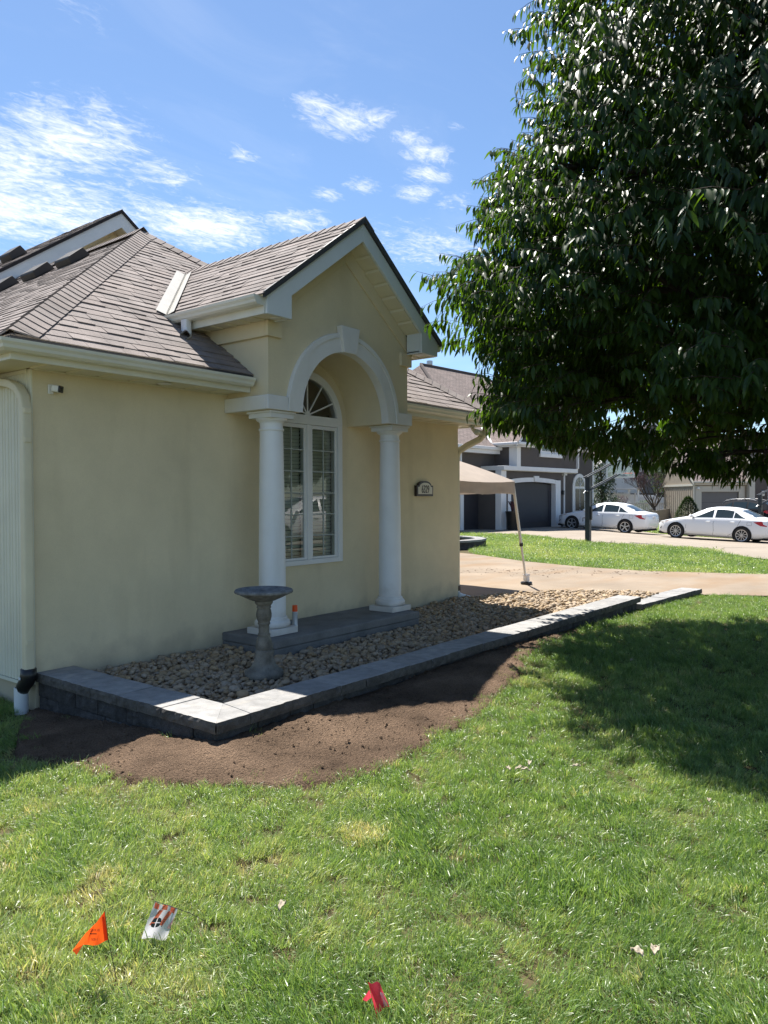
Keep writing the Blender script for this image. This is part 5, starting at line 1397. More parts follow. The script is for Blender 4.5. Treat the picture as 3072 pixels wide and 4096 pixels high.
SUD = dict(seams=[[(1.35, .36), (1.33, .7), (1.42, 1.04)], [(2.45, .34), (2.5, .6), (2.5, 1.08)], [(3.2, .34), (3.5, .6), (3.6, 1.1)]], handles=[(2.28, .94), (3.25, .97)], mirror=(1.55, 1.12),
           lamps=[('headlight', 'clear_lamp', [(.10, .78, None), (.3, .80, None), (.55, .92, None), (.25, .90, None)]), ('tail_lamp', 'red_lamp', [(4.3, 1.02, None), (4.5, .92, None), (4.67, .90, None), (4.66, 1.06, None), (4.45, 1.10, None)])], plate=(4.75, .78), flap=(4.05, .92))
SGL = [(1.66, 2.42, .10, .30, .10, .92), (2.52, 3.30, .10, .92, .10, .92), (3.40, 4.15, .10, .92, .14, .62)]
build_car('parked_suv', 'dark suv with silver roof rails parked before the grey garage door behind the white sedan', None, SUV, (.93, 3.6), .36, 44.6, 20.75, heading(46.2, 19.5, 43.4, 21.6), 'cardark', 5, SGL, (1.26, 1.98), (4.18, 4.62), SUD, True, zoff=-.26, category='suv')
build_car('parked_suv', 'white suv parked out on the street, seen mirrored in the arched window', None, SUV, (.93, 3.6), .36, 10.9, 16.9, math.radians(20), 'carwhite', 5, SGL, (1.26, 1.98), (4.18, 4.62), SUD, True, zoff=.0, category='suv')

# ------------------------------------------------------------------ neighbouring taupe house (own frame: x along its garage wall, y into it)
def uvroof(mb_pts, name, m, parent, u, w, thick=.06):
    """roof plane with metre UVs along the eave and up the slope"""
    me = bpy.data.meshes.new(name); bm = bmesh.new(); uvl = bm.loops.layers.uv.new('uv')
    u = Vector(u).normalized(); w = Vector(w).normalized()
    for poly in mb_pts:
        vs = [bm.verts.new(p) for p in poly]; f = bm.faces.new(vs)
        for lp in f.loops: c = lp.vert.co; lp[uvl].uv = (c.dot(u), c.dot(w))
    bm.to_mesh(me); bm.free()
    return obj(name, me, MT[m], parent)
def taupe_house():
    o = LF(40, 9.24, .05); ang = YAW-math.atan2(.687, .727)
    T = thing('taupe_house', 'taupe stucco neighbour house with white trim, two charcoal garage doors and hip roofs', 'house', (o.x, o.y, .05), ang)
    dz = -.05
    def bx(nm, m, *a, par=T, bv=0): mb = MB(); mb.box(a[0], a[1], a[2], a[3], a[4], a[5]); return mb.build(nm, MT[m], par, bevel=bv)
    # garage bay: lower wall (recessed), overhanging upper storey
    w = MB(); w.box(-5.25, .05, -.3, -4.5, 5.5, 2.86); w.box(.02, .05, -.3, .62, 5.5, 2.86); w.box(-4.5, .05, 2.5, .02, 5.5, 2.86)
    w.box(-4.15, -.12, 2.95, 1.70, 5.5, 4.15)
    w.prism([(-4.15, -.12, 4.15), (1.70, -.12, 4.15), (-1.2, -.12, 6.2)], (0, 5.6, 0))
    w.box(.62, .9, -.3, 5.4, 6, 4.15)
    w.box(-9.5, 1.2, -.3, -6.75, 5.5, 3.72); w.box(-4.7, 1.2, -.3, -4.15, 5.5, 3.72); w.box(-6.75, 1.2, 2.15, -4.7, 5.5, 3.72)
    w.build('wall', MT['taupe'], T)
    for (x0, x1, y, zt, nm) in ((-4.42, -.26, .30, 2.30, 'g2'), (-6.70, -4.74, 1.38, 2.12, 'g1')):
        arch = .09 if nm == 'g2' else .0
        g = MB(); top = [(x1-(x1-x0)*i/10, y, zt-arch+arch*(1-(2*i/10-1)**2)) for i in range(11)]
        g.prism([(x0, y, -.04), (x1, y, -.04)]+top, (0, .06, 0)); gd = g.build('garage_door', MT['charcoal'], T)
        pw = x1-x0; 
        mb = MB(); z0, z1, xa, xb = .28, zt-.42, x0+pw*.06, x1-pw*.06; t = .018
        for a in ((xa, z0, xb, z0+.03), (xa, z1, xb, z1+.03), (xa, z0, xa+.03, z1), (xb-.03, z0, xb, z1+.03)): mb.box(a[0], y-t, a[1], a[2], y-.001, a[3])
        for k in range(1, 4): mb.box(x0, y-.006, zt*k/4, x1, y-.0005, zt*k/4+.012)
        o2 = mb.build('door_moulding', MT['charcoal'], gd); tag(o2, kind='stuff')
    # arched surround of the large door
    a = MB(); xs = np.linspace(-4.66, .24, 13); lo = [(x, .04, 2.24+.10*(1-((x+2.2)/2.2)**2) if -4.42 < x < -.02 else 2.2) for x in xs]
    hi = [(x, .04, 2.42+.14*(1-((x+2.21)/2.45)**2)) for x in xs]
    a.strip(lo, hi); a.strip([(x, .30, z) for x, y, z in lo], lo); a.build('door_arch', MT['farwhite'], T)
    bx('door_jamb', 'farwhite', -.26, .02, -.04, .24, .30, 2.45, bv=.01); bx('door_jamb', 'farwhite', -4.68, .02, -.04, -4.42, .30, 2.45, bv=.01)
    mb = MB(); mb.prism([(-2.34, -.02, 2.36), (-2.0, -.02, 2.36), (-1.94, -.02, 2.64), (-2.40, -.02, 2.64)], (0, .07, 0)); mb.build('keystone', MT['farwhite'], T)
    bx('pilaster', 'farwhite', -5.30, .0, -.05, -4.86, .34, 2.86, bv=.01); 
    bx('door_jamb', 'farwhite', -4.72, 1.16, -.05, -4.30, 1.42, 2.25, bv=.01); bx('door_jamb', 'farwhite', -6.86, 1.16, -.05, -6.70, 1.42, 2.2, bv=.01)
    bx('door_head', 'farwhite', -6.86, 1.16, 2.12, -4.30, 1.40, 2.30, bv=.01)
    # belts, corner boards
    bx('belt', 'farwhite', -5.30, -.16, 2.87, 1.74, .2, 3.08, bv=.01); bx('belt', 'farwhite', -5.30, .2, 2.87, -4.1, 1.2, 3.08)
    bx('soffit', 'tan_trim', -5.2, -.1, 2.845, 1.70, .9, 2.868)
    bx('corner_board', 'farwhite', -4.20, -.16, 3.08, -3.86, -.10, 4.05); bx('corner_board', 'farwhite', -4.19, -.10, 3.08, -4.14, .3, 4.05); bx('corner_board', 'farwhite', 1.60, -.16, 3.08, 1.76, -.1, 4.05)
    bx('corner_board', 'farwhite', 5.30, .86, -.1, 5.43, .95, 4.0)
    # upper window
    bx('window', 'farwhite', -2.06, -.17, 3.78, -.16, -.10, 5.0); 
    for k in range(2):
        p = bx('pane', 'farglass', -1.92+k*.86, -.185, 3.92, -1.14+k*.86, -.172, 4.9)
        for q in range(1, 3): bx('glazing_bar', 'farwhite', -1.92+k*.86+q*.26-.012, -.195, 3.92, -1.92+k*.86+q*.26+.012, -.186, 4.9, par=p)
    bx('window_sill', 'farwhite', -2.16, -.24, 3.60, -.02, -.12, 3.80, bv=.02)
    # arched window on the entry wing
    m = MB(); A = [(3.75+.78*math.cos(t), .84, 2.12+.78*math.sin(t)) for t in np.linspace(0, math.pi, 17)]; m.prism([(4.53, .84, .6), *A, (2.97, .84, .6)], (0, .07, 0)); wn = m.build('window', MT['farwhite'], T)
    m = MB(); A = [(3.75+.52*math.cos(t), .825, 2.18+.52*math.sin(t)) for t in np.linspace(0, math.pi, 13)]; m.add(A, [tuple(range(13))]); m.build('pane', MT['farglass'], T)
    for x0 in (3.26, 3.80): 
        bx('pane', 'farglass', x0, .82, .8, x0+.46, .832, 2.05)
        for k in range(14): bx('blind_slat', 'taupe', x0+.02, .812, .84+k*.085, x0+.44, .819, .88+k*.085)
    for t in (.25, .5, .75): m = MB(); c = Vector((3.75, .815, 2.18)); e = c+Vector((math.cos(t*math.pi), 0, math.sin(t*math.pi)))*.52; m.tube([c, e], .016, n=4); m.build('glazing_bar', MT['farwhite'], T)
    # gutters and eave boards
    bx('gutter', 'farwhite', -9.6, .72, 3.88, -3.78, .86, 4.04, bv=.03); bx('eave_board', 'farwhite', -9.6, .86, 3.70, -3.9, 1.19, 3.88)
    bx('gutter', 'farwhite', -4.62, -.45, 4.10, -4.48, 1.5, 4.24, bv=.03); bx('eave_board', 'farwhite', -4.48, -.42, 4.03, -4.12, 1.5, 4.12)
    bx('gutter', 'farwhite', -4.55, -.55, 4.10, -2.9, -.42, 4.24, bv=.03); bx('eave_board', 'farwhite', -4.48, -.42, 4.02, -3.0, -.13, 4.10)
    bx('gutter', 'farwhite', 1.25, -.5, 4.16, 3.05, -.36, 4.28, bv=.03); bx('eave_board', 'farwhite', 1.30, -.36, 4.05, 3.0, .9, 4.16)
    bx('downspout', 'farwhite', .54, -.02, .0, .62, .05, 2.85); bx('downspout', 'farwhite', -7.05, 1.10, .0, -6.93, 1.19, 3.7)
    bx('downspout', 'farwhite', 1.60, -.25, 3.1, 1.70, -.17, 4.1)
    bx('wall_lamp', 'black', .36, -.06, 1.70, .50, .05, 1.92); bx('keypad', 'black', -4.55, 1.13, 1.35, -4.47, 1.16, 1.6)
    bx('flood_light', 'tan_trim', .4, -.10, 2.72, .7, .05, 2.83)
    # roofs: wing slope, bay cross gable, high hip behind
    wing = uvroof([[(-9.7, .72, 4.02), (-3.2, .72, 4.02), (-3.2, 4.7, 6.6), (-9.7, 4.7, 6.6)]], 'roof', 'shingle_far', T, (1, 0, 0), (0, 1, .65))
    b = uvroof([[(-4.6, -.5, 4.22), (-4.6, 1.2, 4.22), (-1.2, 6.2, 6.75), (-1.2, -.2, 6.75)]], 'bay_roof', 'shingle_far', T, (0, 1, 0), (1, 0, .74))
    uvroof([[(2.2, -.5, 4.22), (-1.2, -.2, 6.75), (-1.2, 6.2, 6.75), (2.2, 3.0, 4.22)]], 'bay_roof', 'shingle_far', T, (0, 1, 0), (-1, 0, .74))
    for sg, x in ((-1, -4.6), (1, 2.2)):
        m = MB(); m.prism([(-1.2, -.42, 6.72), (x, -.42, 4.20), (x, -.42, 4.02), (-1.2, -.42, 6.45)], (0, .06, 0)); m.build('rake_fascia', MT['farwhite'], T)
    uvroof([[(1.2, -.42, 4.27), (3.1, -.42, 4.27), (3.1, 3, 6.6), (1.2, 3, 6.6)]], 'entry_roof', 'shingle_far', T, (1, 0, 0), (0, 1, .68))
    ap = Vector((-1.2, 8.55, 9.45)); ap2 = Vector((5.0, 8.55, 9.45)); c1 = (-5.6, 1.5, 4.2); c2 = (9.4, 1.5, 4.2); c3 = (9.4, 15.6, 4.2); c4 = (-5.6, 15.6, 4.2)
    uvroof([[c1, c2, ap2, ap]], 'hip_roof', 'shingle_far', T, (1, 0, 0), (0, 1, .745))
    uvroof([[c2, c3, ap2]], 'hip_roof', 'shingle_far', T, (0, 1, 0), (-1, 0, 1.2))
    uvroof([[c3, c4, ap, ap2]], 'hip_roof', 'shingle_far', T, (1, 0, 0), (0, -1, .745))
    uvroof([[c4, c1, ap]], 'hip_roof', 'shingle_far', T, (0, 1, 0), (1, 0, 1.2))
    for a_, b_ in ((c1, ap), (c2, ap2), (ap, ap2)):
        m = MB(); m.tube([Vector(a_)+Vector((0, 0, .03)), Vector(b_)+Vector((0, 0, .03))], .09, n=5); m.build('ridge_cap', MT['shingle_far2'], T)
    m = MB(); m.tube([(.4, 9.2, 8.6), (.4, 9.2, 9.75)], .12, n=10); m.tube([(.4, 9.2, 9.73), (.4, 9.2, 9.95)], .19, n=10); m.build('vent_pipe', MT['alloy'], T)
    # white valley metal between wing and bay roofs
    a_, b_ = Vector((-4.55, 1.05, 4.27)), Vector((-2.2, 4.0, 6.2)); m = MB()
    s = Vector((.13, -.02, 0)); m.add([a_-s, a_+s, b_+s, b_-s], [(0, 1, 2, 3)]); m.build('valley_flashing', MT['farwhite'], T)
taupe_house()

# ------------------------------------------------------------------ tan house on the right (frame: x across the view, y away)
def tan_house():
    o = LF(52, 21.3, -.6); ang = YAW-math.pi/2
    T = thing('tan_house', 'tan sided house with grey garage door and brown roof behind the dark suv', 'house', (o.x, o.y, -.6), ang)
    def bx(nm, m, *a, par=T, bv=0): mb = MB(); mb.box(a[0], a[1], a[2], a[3], a[4], a[5]); return mb.build(nm, MT[m], par, bevel=bv)
    w = MB(); w.box(0, .02, -.3, .3, 5.5, 3.05); w.box(.3, .02, 2.58, 3.62, 5.5, 3.05); w.box(3.1, .02, -.3, 3.62, .3, 2.6); w.box(.3, .02, -.3, .32, 5, 2.6)
    w.prism([(0, -.1, 3.05), (0, 6.0, 3.05), (0, 3.2, 5.4)], (.1, 0, 0))
    w.build('wall', MT['tan'], T)
    k = 0; y = .2
    while y < 5.4:      # board grooves of the side wall
        bx('batten', 'tan', -.02, y, .0, -.001, y+.10, 3.0); y += .38
    bx('belt', 'tan_trim', -.06, -.05, 2.96, .0, 5.5, 3.10); bx('corner_board', 'tan_trim', -.05, -.04, -.2, .08, .02, 3.0)
    g = bx('garage_door', 'greydoor', .52, .12, -.1, 3.08, .2, 2.56)
    for k in range(1, 4): bx('door_panel_joint', 'charcoal', .52, .112, k*.64-.1, 3.08, .119, k*.64-.085, par=g)
    bx('door_surround', 'tan_trim', .10, -.03, -.1, .52, .11, 2.95, bv=.01); bx('door_surround', 'tan_trim', 3.08, -.03, -.1, 3.48, .11, 2.95, bv=.01); bx('door_surround', 'tan_trim', .521, -.03, 2.56, 3.079, .11, 2.95, bv=.01)
    m = MB(); m.prism([(1.70, -.05, 2.62), (1.92, -.05, 2.62), (1.98, -.05, 3.0), (1.64, -.05, 3.0)], (0, .06, 0)); m.build('keystone', MT['tan_trim'], T)
    bx('gutter', 'tan_trim', -.1, -.32, 3.14, 3.62, -.16, 3.28, bv=.03); bx('eave_board', 'tan_trim', -.05, -.16, 3.02, 3.60, .02, 3.16)
    uvroof([[(-.12, -.25, 3.26), (3.66, -.25, 3.26), (3.66, 6.5, 8.0), (-.12, 6.5, 8.0)]], 'roof', 'shingle_far2', T, (1, 0, 0), (0, 1, .7))
    m = MB(); m.prism([(-.13, -.25, 3.24), (-.13, 6.5, 7.98), (-.13, 6.5, 7.78), (-.13, -.25, 3.04)], (.05, 0, 0)); m.build('rake_fascia', MT['tan_trim'], T)
    # taupe two-storey part to the right
    w = MB(); w.box(3.66, -.4, -.3, 12, 8, 6.6); w.build('side_wing', MT['taupe'], T)
    bx('pilaster', 'tan_trim', 3.60, -.46, -.2, 3.98, -.02, 5.0, bv=.01)
    bx('wall_lamp', 'clear_lamp', 4.42, -.55, 2.25, 4.60, -.41, 2.62, bv=.03); bx('wall_lamp', 'dark_bronze', 4.44, -.53, 1.95, 4.58, -.41, 2.24)
    bx('door_surround', 'farwhite', 4.86, -.46, -.2, 5.1, -.39, 2.9); bx('door_surround', 'farwhite', 5.1, -.46, 2.6, 8, -.39, 2.9); bx('garage_door', 'greydoor', 5.1, -.44, -.2, 8, -.395, 2.6)
    bx('eave_board', 'tan_trim', 3.95, -.8, 5.0, 4.6, -.4, 5.35)
    bx('security_camera', 'farwhite', .18, -.18, 2.72, .34, -.03, 2.88, bv=.03)
tan_house()

# ------------------------------------------------------------------ foliage tools
def leaf_mesh(kind=0):
    """one leaf, stalk at the origin, blade along +x, drooping, folded on its midrib"""
    secs = [(0.0, .0), (.10, .0), (.26, .145), (.52, .168), (.80, .090), (1.0, 0)] if kind == 0 else [(0, 0), (.08, 0), (.25, .125), (.50, .150), (.80, .075), (1.0, 0)]
    bend = [.0, .35, -.15][kind % 3]
    V = []; F = []
    def z(t): return -.16*t*t*(1+bend)-.04*math.sin(t*6)*bend
    V = [(0, 0, 0)]
    for (t, w) in secs[2:5]:
        V += [(t, -w, z(t)+w*.35), (t, 0, z(t)), (t, w, z(t)+w*.35)]
    V.append((1.0, 0.02*bend, z(1)))
    F = [(0, 1, 2), (0, 2, 3), (1, 4, 5), (1, 5, 2), (2, 5, 6), (2, 6, 3), (4, 7, 8), (4, 8, 5), (5, 8, 9), (5, 9, 6), (7, 10, 8), (8, 10, 9)]
    return np.array(V, float), np.array(F)
LEAVES = [leaf_mesh(k) for k in range(3)]
def frame(ax, nrm):
    x = ax.normalized(); y = nrm.cross(x)
    if y.length < 1e-4: y = Vector((0, 1, 0)).cross(x)
    y.normalize(); z = x.cross(y); return Matrix((x, y, z)).transposed()
def scatter_leaves(items, name, m, parent, protos=LEAVES):
    """items: (pos, 3x3, size, variant)"""
    V = []; F = []; T = []; k = 0
    for p, R, s, v in items:
        a, f = protos[v]; q = a@np.array(R).T*s+np.array(p); V.append(q); F.append(f+k); k += len(a); T.append(np.full(len(a), rng.random()))
    me = tri_mesh(name, np.concatenate(V), np.concatenate(F), np.concatenate(T), True)
    return obj(name, me, MT[m], parent)

# ------------------------------------------------------------------ the big shade tree
TB = LF(7.5, 4.3)
ENV = [(1.86, .9), (1.99, 1.7), (2.20, 2.60), (2.38, 3.22), (2.60, 3.42), (2.78, 3.42), (3.13, 3.52), (3.64, 3.64), (3.96, 3.48), (4.78, 3.24), (5.35, 3.02), (5.93, 2.80), (6.52, 2.48), (7.3, 1.80), (8.0, 1.0), (8.5, .3)]
EZs = [e[0] for e in ENV]; ERs = [e[1] for e in ENV]
def env(z, a):
    r = float(np.interp(z, EZs, ERs))
    n = mnoise.fractal(Vector((math.cos(a)*1.9, math.sin(a)*1.9, z*1.25)), 1, 2, 2)
    return r*(1+.17*n-.02)
def big_tree():
    T = thing('shade_tree', 'large shade tree with glossy drooping dark green leaves filling the upper right', 'tree', TB)
    tr = MB()
    P = [TB+Vector((0, 0, -.2)), TB+Vector((0, 0, .1)), TB+Vector((.02, .03, 1.0)), TB+Vector((.0, .05, 2.2)), TB+Vector((-.05, .03, 4)), TB+Vector((-.02, 0, 6)), TB+Vector((.05, .02, 8))]
    tr.tube(P, [.27, .20, .165, .15, .11, .07, .03], n=12); tr.build('trunk', MT['bark'], T, smooth=True)
    limbs = []
    for k in range(46):
        z0 = 1.7+ (k/46)*5.6; a = k*2.399+rng.uniform(-.3, .3); z1 = z0+rng.uniform(-.1, .9) if z0 > 2.6 else z0+rng.uniform(-.05, .25)
        R = env(min(z1, 8.4), a)*.86; p0 = TB+Vector((0, 0, z0)); p0.z = z0; d = Vector((math.cos(a), math.sin(a), 0))
        pts = []
        for i in range(7):
            t = i/6; pts.append(Vector((TB.x, TB.y, 0))+d*R*t+Vector((0, 0, z0+(z1-z0)*t+.25*math.sin(t*2.6)))+Vector((rng.uniform(-.06, .06), rng.uniform(-.06, .06), rng.uniform(-.05, .05)))*min(1, i))
        r0 = .055 if z0 < 5 else .035
        mb = MB(); mb.tube(pts, [r0*(1-.85*i/6) for i in range(7)], n=6); L = mb.build('limb', MT['bark'], T, smooth=True)
        mb = MB()
        for q in range(6):
            i = rng.randrange(2, 6); b = pts[i]; a2 = a+rng.choice([-1, 1])*rng.uniform(.4, 1.0); dd = Vector((math.cos(a2), math.sin(a2), rng.uniform(-.25, .35)))
            ln = rng.uniform(.5, 1.2)
            mb.tube([b, b+dd*ln*.5+Vector((0, 0, .04)), b+dd*ln], [r0*.3, r0*.22, .005], n=5)
        o = mb.build('branch', MT['bark'], L, smooth=True); tag(o, kind='stuff')
    items = []; twigs = MB()
    n = 0; tries = 0
    zs = np.linspace(1.86, 8.4, 60); wts = np.interp(zs, EZs, ERs); wts = wts/wts.sum()
    while n < 14500 and tries < 150000:
        tries += 1
        z = float(nrg.choice(zs, p=wts))+rng.uniform(-.06, .06); a = rng.uniform(0, 2*math.pi)
        u = rng.random(); f = (rng.uniform(.84, 1.03) if u < .50 else rng.uniform(.55, .84) if u < .86 else rng.uniform(.20, .55))
        R = env(z, a)
        p = Vector((TB.x+R*f*math.cos(a), TB.y+R*f*math.sin(a), z))
        dd = (p-Vector((0, 0, 1.6))).dot(fw)
        cl = mnoise.noise(p*1.35)+.55*mnoise.noise(p*3.1)
        if cl < (-.26 if f < .84 else -.20): continue
        if dd < 6.3 and z < 2.02: continue
        if z < 2.45 and rng.random() < (.55 if f < .6 else .22): continue
        if z < 2.6 and mnoise.noise(Vector((p.x*1.1, p.y*1.1, 4))) < -.12: continue
        out = Vector((math.cos(a), math.sin(a), 0)); side = Vector((-math.sin(a), math.cos(a), 0))
        td = (out*rng.uniform(.5, 1)+side*rng.uniform(-.7, .7)+Vector((0, 0, rng.uniform(-.35, .45)))).normalized()
        ln = rng.uniform(.22, .42); nl = rng.randrange(9, 15) if dd < 7.8 else rng.randrange(7, 10)
        q0 = p-td*ln*.5
        tip = None
        for i in range(nl):
            t = (i+.4)/nl; b = q0+td*ln*t+Vector((0, 0, -.10*ln*t*t))
            sd = td.cross(Vector((0, 0, 1))); sd = sd.normalized() if sd.length > .05 else side
            ax = (td*rng.uniform(.05, .5)+sd*((-1)**i)*rng.uniform(.25, .75)+Vector((0, 0, -rng.uniform(.45, 1.35)))+out*rng.uniform(.0, .3)).normalized()
            nm = (out*1.0+Vector((0, 0, .75))+sd*((-1)**i)*.5+Vector((rng.uniform(-.4, .4), rng.uniform(-.4, .4), rng.uniform(-.3, .3)))).normalized()
            items.append((b, frame(ax, nm), rng.uniform(.085, .150)*(.8 if i > nl-3 else 1)*(1.35 if dd > 7.8 else 1), rng.randrange(3)))
        twigs.tube([q0, q0+td*ln*.55, q0+td*ln+Vector((0, 0, -.1*ln))], [.004, .003, .0015], n=3, cap=False)
        n += 1
    camp = Vector((0, 0, 1.6))
    def key(it):
        r = it[0]-camp; zc = r.dot(fw)
        if zc < .5 or abs(r.dot(rt)/zc) > .50 or abs(r.dot(up)/zc) > .67: return 0
        return -it[2]/zc
    items.sort(key=key)
    pm = []
    for a, f in LEAVES:
        me = tri_mesh('leaf', a, f, None, True); me.materials.append(MT['leaf']); pm.append(me)
    for p, R, s, v in items[:300]:
        o = bpy.data.objects.new('leaf', pm[v]); COL.objects.link(o); o.parent = T; o.matrix_parent_inverse = Matrix.Translation(-_top[T.name])
        M4 = (R*s).to_4x4() if False else Matrix(R).to_4x4()@Matrix.Diagonal((s, s, s, 1)); M4.translation = p; o.matrix_basis = M4
    tag(scatter_leaves(items[300:], 'foliage', 'leaf', T), kind='stuff')
    tag(twigs.build('twigs', MT['bark'], T), kind='stuff')
    print('leaves', len(items))
big_tree()

# ------------------------------------------------------------------ smaller trees and shrubs
def leafy(name, label, cat, base, blobs, n, size, m, trunk=None, group=None, bark='bark'):
    T = thing(name, label, cat, base, None, group)
    items = []
    tot = sum(r[0]*r[1]*r[2] for c, r in blobs)
    for c, r in blobs:
        k = int(n*r[0]*r[1]*r[2]/tot)
        for _ in range(k):
            v = Vector((rng.gauss(0, 1), rng.gauss(0, 1), rng.gauss(0, 1))).normalized()*(rng.random()**.33)
            nz = mnoise.noise(Vector((v.x*2.2+c[0], v.y*2.2, v.z*2.2+c[2])))
            if nz < -.22: continue
            v = v*(1+.22*nz)
            p = Vector(base)+Vector(c)+Vector((v.x*r[0], v.y*r[1], v.z*r[2]))
            ax = Vector((rng.uniform(-1, 1), rng.uniform(-1, 1), rng.uniform(-1, .5)))+v*.8
            items.append((p, frame(ax.normalized(), (v+Vector((0, 0, .6))).normalized()), size*rng.uniform(.7, 1.3), rng.randrange(3)))
    o = scatter_leaves(items, 'foliage', m, T); tag(o, kind='stuff')
    if trunk:
        mb = MB(); b = Vector(base)
        h, r0 = trunk; mb.tube([b+Vector((0, 0, -.2)), b+Vector((.02*h, 0, h*.5)), b+Vector((0, .02*h, h))], [r0, r0*.75, r0*.4], n=8)
        mb.build('trunk', MT[bark], T, smooth=True)
        for k in range(7):
            a = k*2.4; q = b+Vector((0, 0, h*(.5+.07*k))); mb = MB(); mb.tube([q, q+Vector((math.cos(a)*h*.2, math.sin(a)*h*.2, h*.22)), q+Vector((math.cos(a)*h*.38, math.sin(a)*h*.38, h*.5))], [r0*.4, r0*.25, r0*.08], n=5); mb.build('limb', MT[bark], T, smooth=True)
    return T
def cone_shrub():
    b = LF(47.5, 19.1, -.45); T = thing('cone_shrub', 'dense cone shaped green spruce shrub between the tan garage and the white sedan', 'shrub', b)
    items = []
    for k in range(5200):
        t = rng.random()**.8; z = t*2.0; r = 1.02*(1-t)**.72*(1-.25*max(0, .25-t)*3)+.03; a = rng.uniform(0, 6.283)
        lump = 1+.12*mnoise.noise(Vector((math.cos(a)*3.5, math.sin(a)*3.5, z*4)))
        p = b+Vector((math.cos(a)*r*lump*rng.uniform(.82, 1.03), math.sin(a)*r*lump*rng.uniform(.82, 1.03), z+.05))
        out = Vector((math.cos(a), math.sin(a), .35)); ax = out+Vector((rng.uniform(-.7, .7), rng.uniform(-.7, .7), rng.uniform(-.5, .8)))
        items.append((p, frame(ax.normalized(), Vector((0, 0, 1))), rng.uniform(.09, .16), rng.randrange(3)))
    tag(scatter_leaves(items, 'foliage', 'leaf_dark', T), kind='stuff')
    mb = MB(); mb.tube([b+Vector((0, 0, -.2)), b+Vector((0, 0, 1.7))], [.07, .02], n=6); mb.build('trunk', MT['bark'], T)
cone_shrub()
def bare_tree():
    b = LF(58, 20.75); b.z = -.35; T = thing('purple_tree', 'nearly bare ornamental tree with sparse purple leaves behind the white fence', 'tree', b)
    items = []; ends = []
    def grow(p, d, ln, r, lev, mb):
        pts = [p]; q = p
        for i in range(4):
            d = (d+Vector((rng.uniform(-.16, .16), rng.uniform(-.16, .16), rng.uniform(-.02, .12)))).normalized(); q = q+d*ln/4; pts.append(q)
        mb.tube(pts, [r*(1-.5*i/4) for i in range(5)], n=5, cap=False)
        if lev == 0: ends.append((q, d)); ends.append((pts[2], d)); return
        for k in range(3 if lev > 1 else 3):
            i = rng.choice([2, 3, 4]); nd = (d+Vector((rng.uniform(-.75, .75), rng.uniform(-.75, .75), rng.uniform(-.1, .45)))).normalized(); grow(pts[i], nd, ln*rng.uniform(.6, .85), r*.52, lev-1, mb)
    mb = MB(); mb.tube([b+Vector((0, 0, -.3)), b+Vector((.03, .02, .5)), b+Vector((.0, .05, 1.15))], [.17, .14, .12], n=9); mb.build('trunk', MT['greybark'], T, smooth=True)
    p = b+Vector((0, .05, 1.1))
    for k in range(6):
        a = k*1.05+.3; mb = MB(); grow(p, Vector((math.cos(a)*.85, math.sin(a)*.85, .95)).normalized(), 1.35, .075, 4, mb); mb.build('limb', MT['greybark'], T, smooth=True)
    lat = LF(0, 1, 0)
    for q, d in ends:
        if (q-b).dot(lat) > .3 and rng.random() < .75: continue
        for _ in range(2):
            items.append((q+Vector((rng.gauss(0, .09), rng.gauss(0, .09), rng.gauss(0, .09))), frame(Vector((rng.uniform(-1, 1), rng.uniform(-1, 1), -1)).normalized(), Vector((rng.uniform(-1, 1), 0, 1)).normalized()), rng.uniform(.07, .12), 0))
    tag(scatter_leaves(items, 'foliage', 'purple', T), kind='stuff')
bare_tree()
def G(d, l, z=None): return LF(d, l, z)
leafy('evergreen_tree', 'dark green bushy tree growing at the right end of the taupe house', 'tree', G(50, 14.4, -.2), [((0, 0, 1.4), (1.0, 1.0, 1.4)), ((.3, .2, 3.0), (.9, .9, 1.4)), ((-.1, .1, 4.3), (.55, .55, 1.0))], 4200, .16, 'leaf_dark', (3.6, .1))
leafy('round_shrub', 'rounded dark green shrub against the taupe wall behind the hood of the first sedan', 'shrub', G(42.3, 11.6, .0), [((0, 0, .7), (.9, .7, .75)), ((.7, .1, .6), (.7, .6, .6))], 2200, .10, 'leaf_dark')
leafy('flower_shrub', 'small dark reddish plant by the downspout beside the large garage door', 'shrub', G(40.6, 9.9, .02), [((0, 0, .35), (.3, .3, .42))], 420, .12, 'purple')
leafy('round_shrub', 'wide leafy shrub behind the roof of the first sedan', 'shrub', G(54, 16.2, -.2), [((0, 0, .9), (1.2, .9, .95)), ((1.1, .2, .6), (.8, .6, .6))], 2400, .13, 'leaf_dark')
leafy('purple_shrub', 'round maroon shrub in front of the upper white fence', 'shrub', G(66, 20.8, .5), [((0, 0, .6), (.65, .6, .65))], 1300, .10, 'purple')
leafy('yellow_shrub', 'pale yellow green shrub behind the white fence right of the bare tree', 'shrub', G(66, 25.2, -.1), [((0, 0, .8), (.8, .7, .8)), ((.9, 0, .7), (.7, .6, .6))], 1500, .12, 'leaf_yel')
leafy('low_shrub', 'low green shrub behind the white fence left of the bare tree', 'shrub', G(65, 22.3, .1), [((0, 0, .6), (.9, .7, .6))], 1200, .12, 'leaf_far')
bt = 'background trees beyond the fences'
leafy('background_tree', 'broad pale green tree rising behind the bare purple tree', 'tree', G(78, 30.0, -.4), [((0, 0, 4.2), (2.6, 2.4, 3.0)), ((1.2, .5, 6.6), (2.0, 2.0, 2.4)), ((-1.5, 0, 5.6), (1.6, 1.6, 2.0))], 7000, .30, 'leaf_far', (5, .2), bt)
leafy('background_tree', 'tall distant tree with rounded crown left of the tan house roof', 'tree', G(96, 33.0, -.4), [((0, 0, 5.5), (3.4, 3.2, 4.2)), ((1.5, .5, 8.6), (2.4, 2.4, 2.6))], 6500, .36, 'leaf_far', (6, .25), bt)
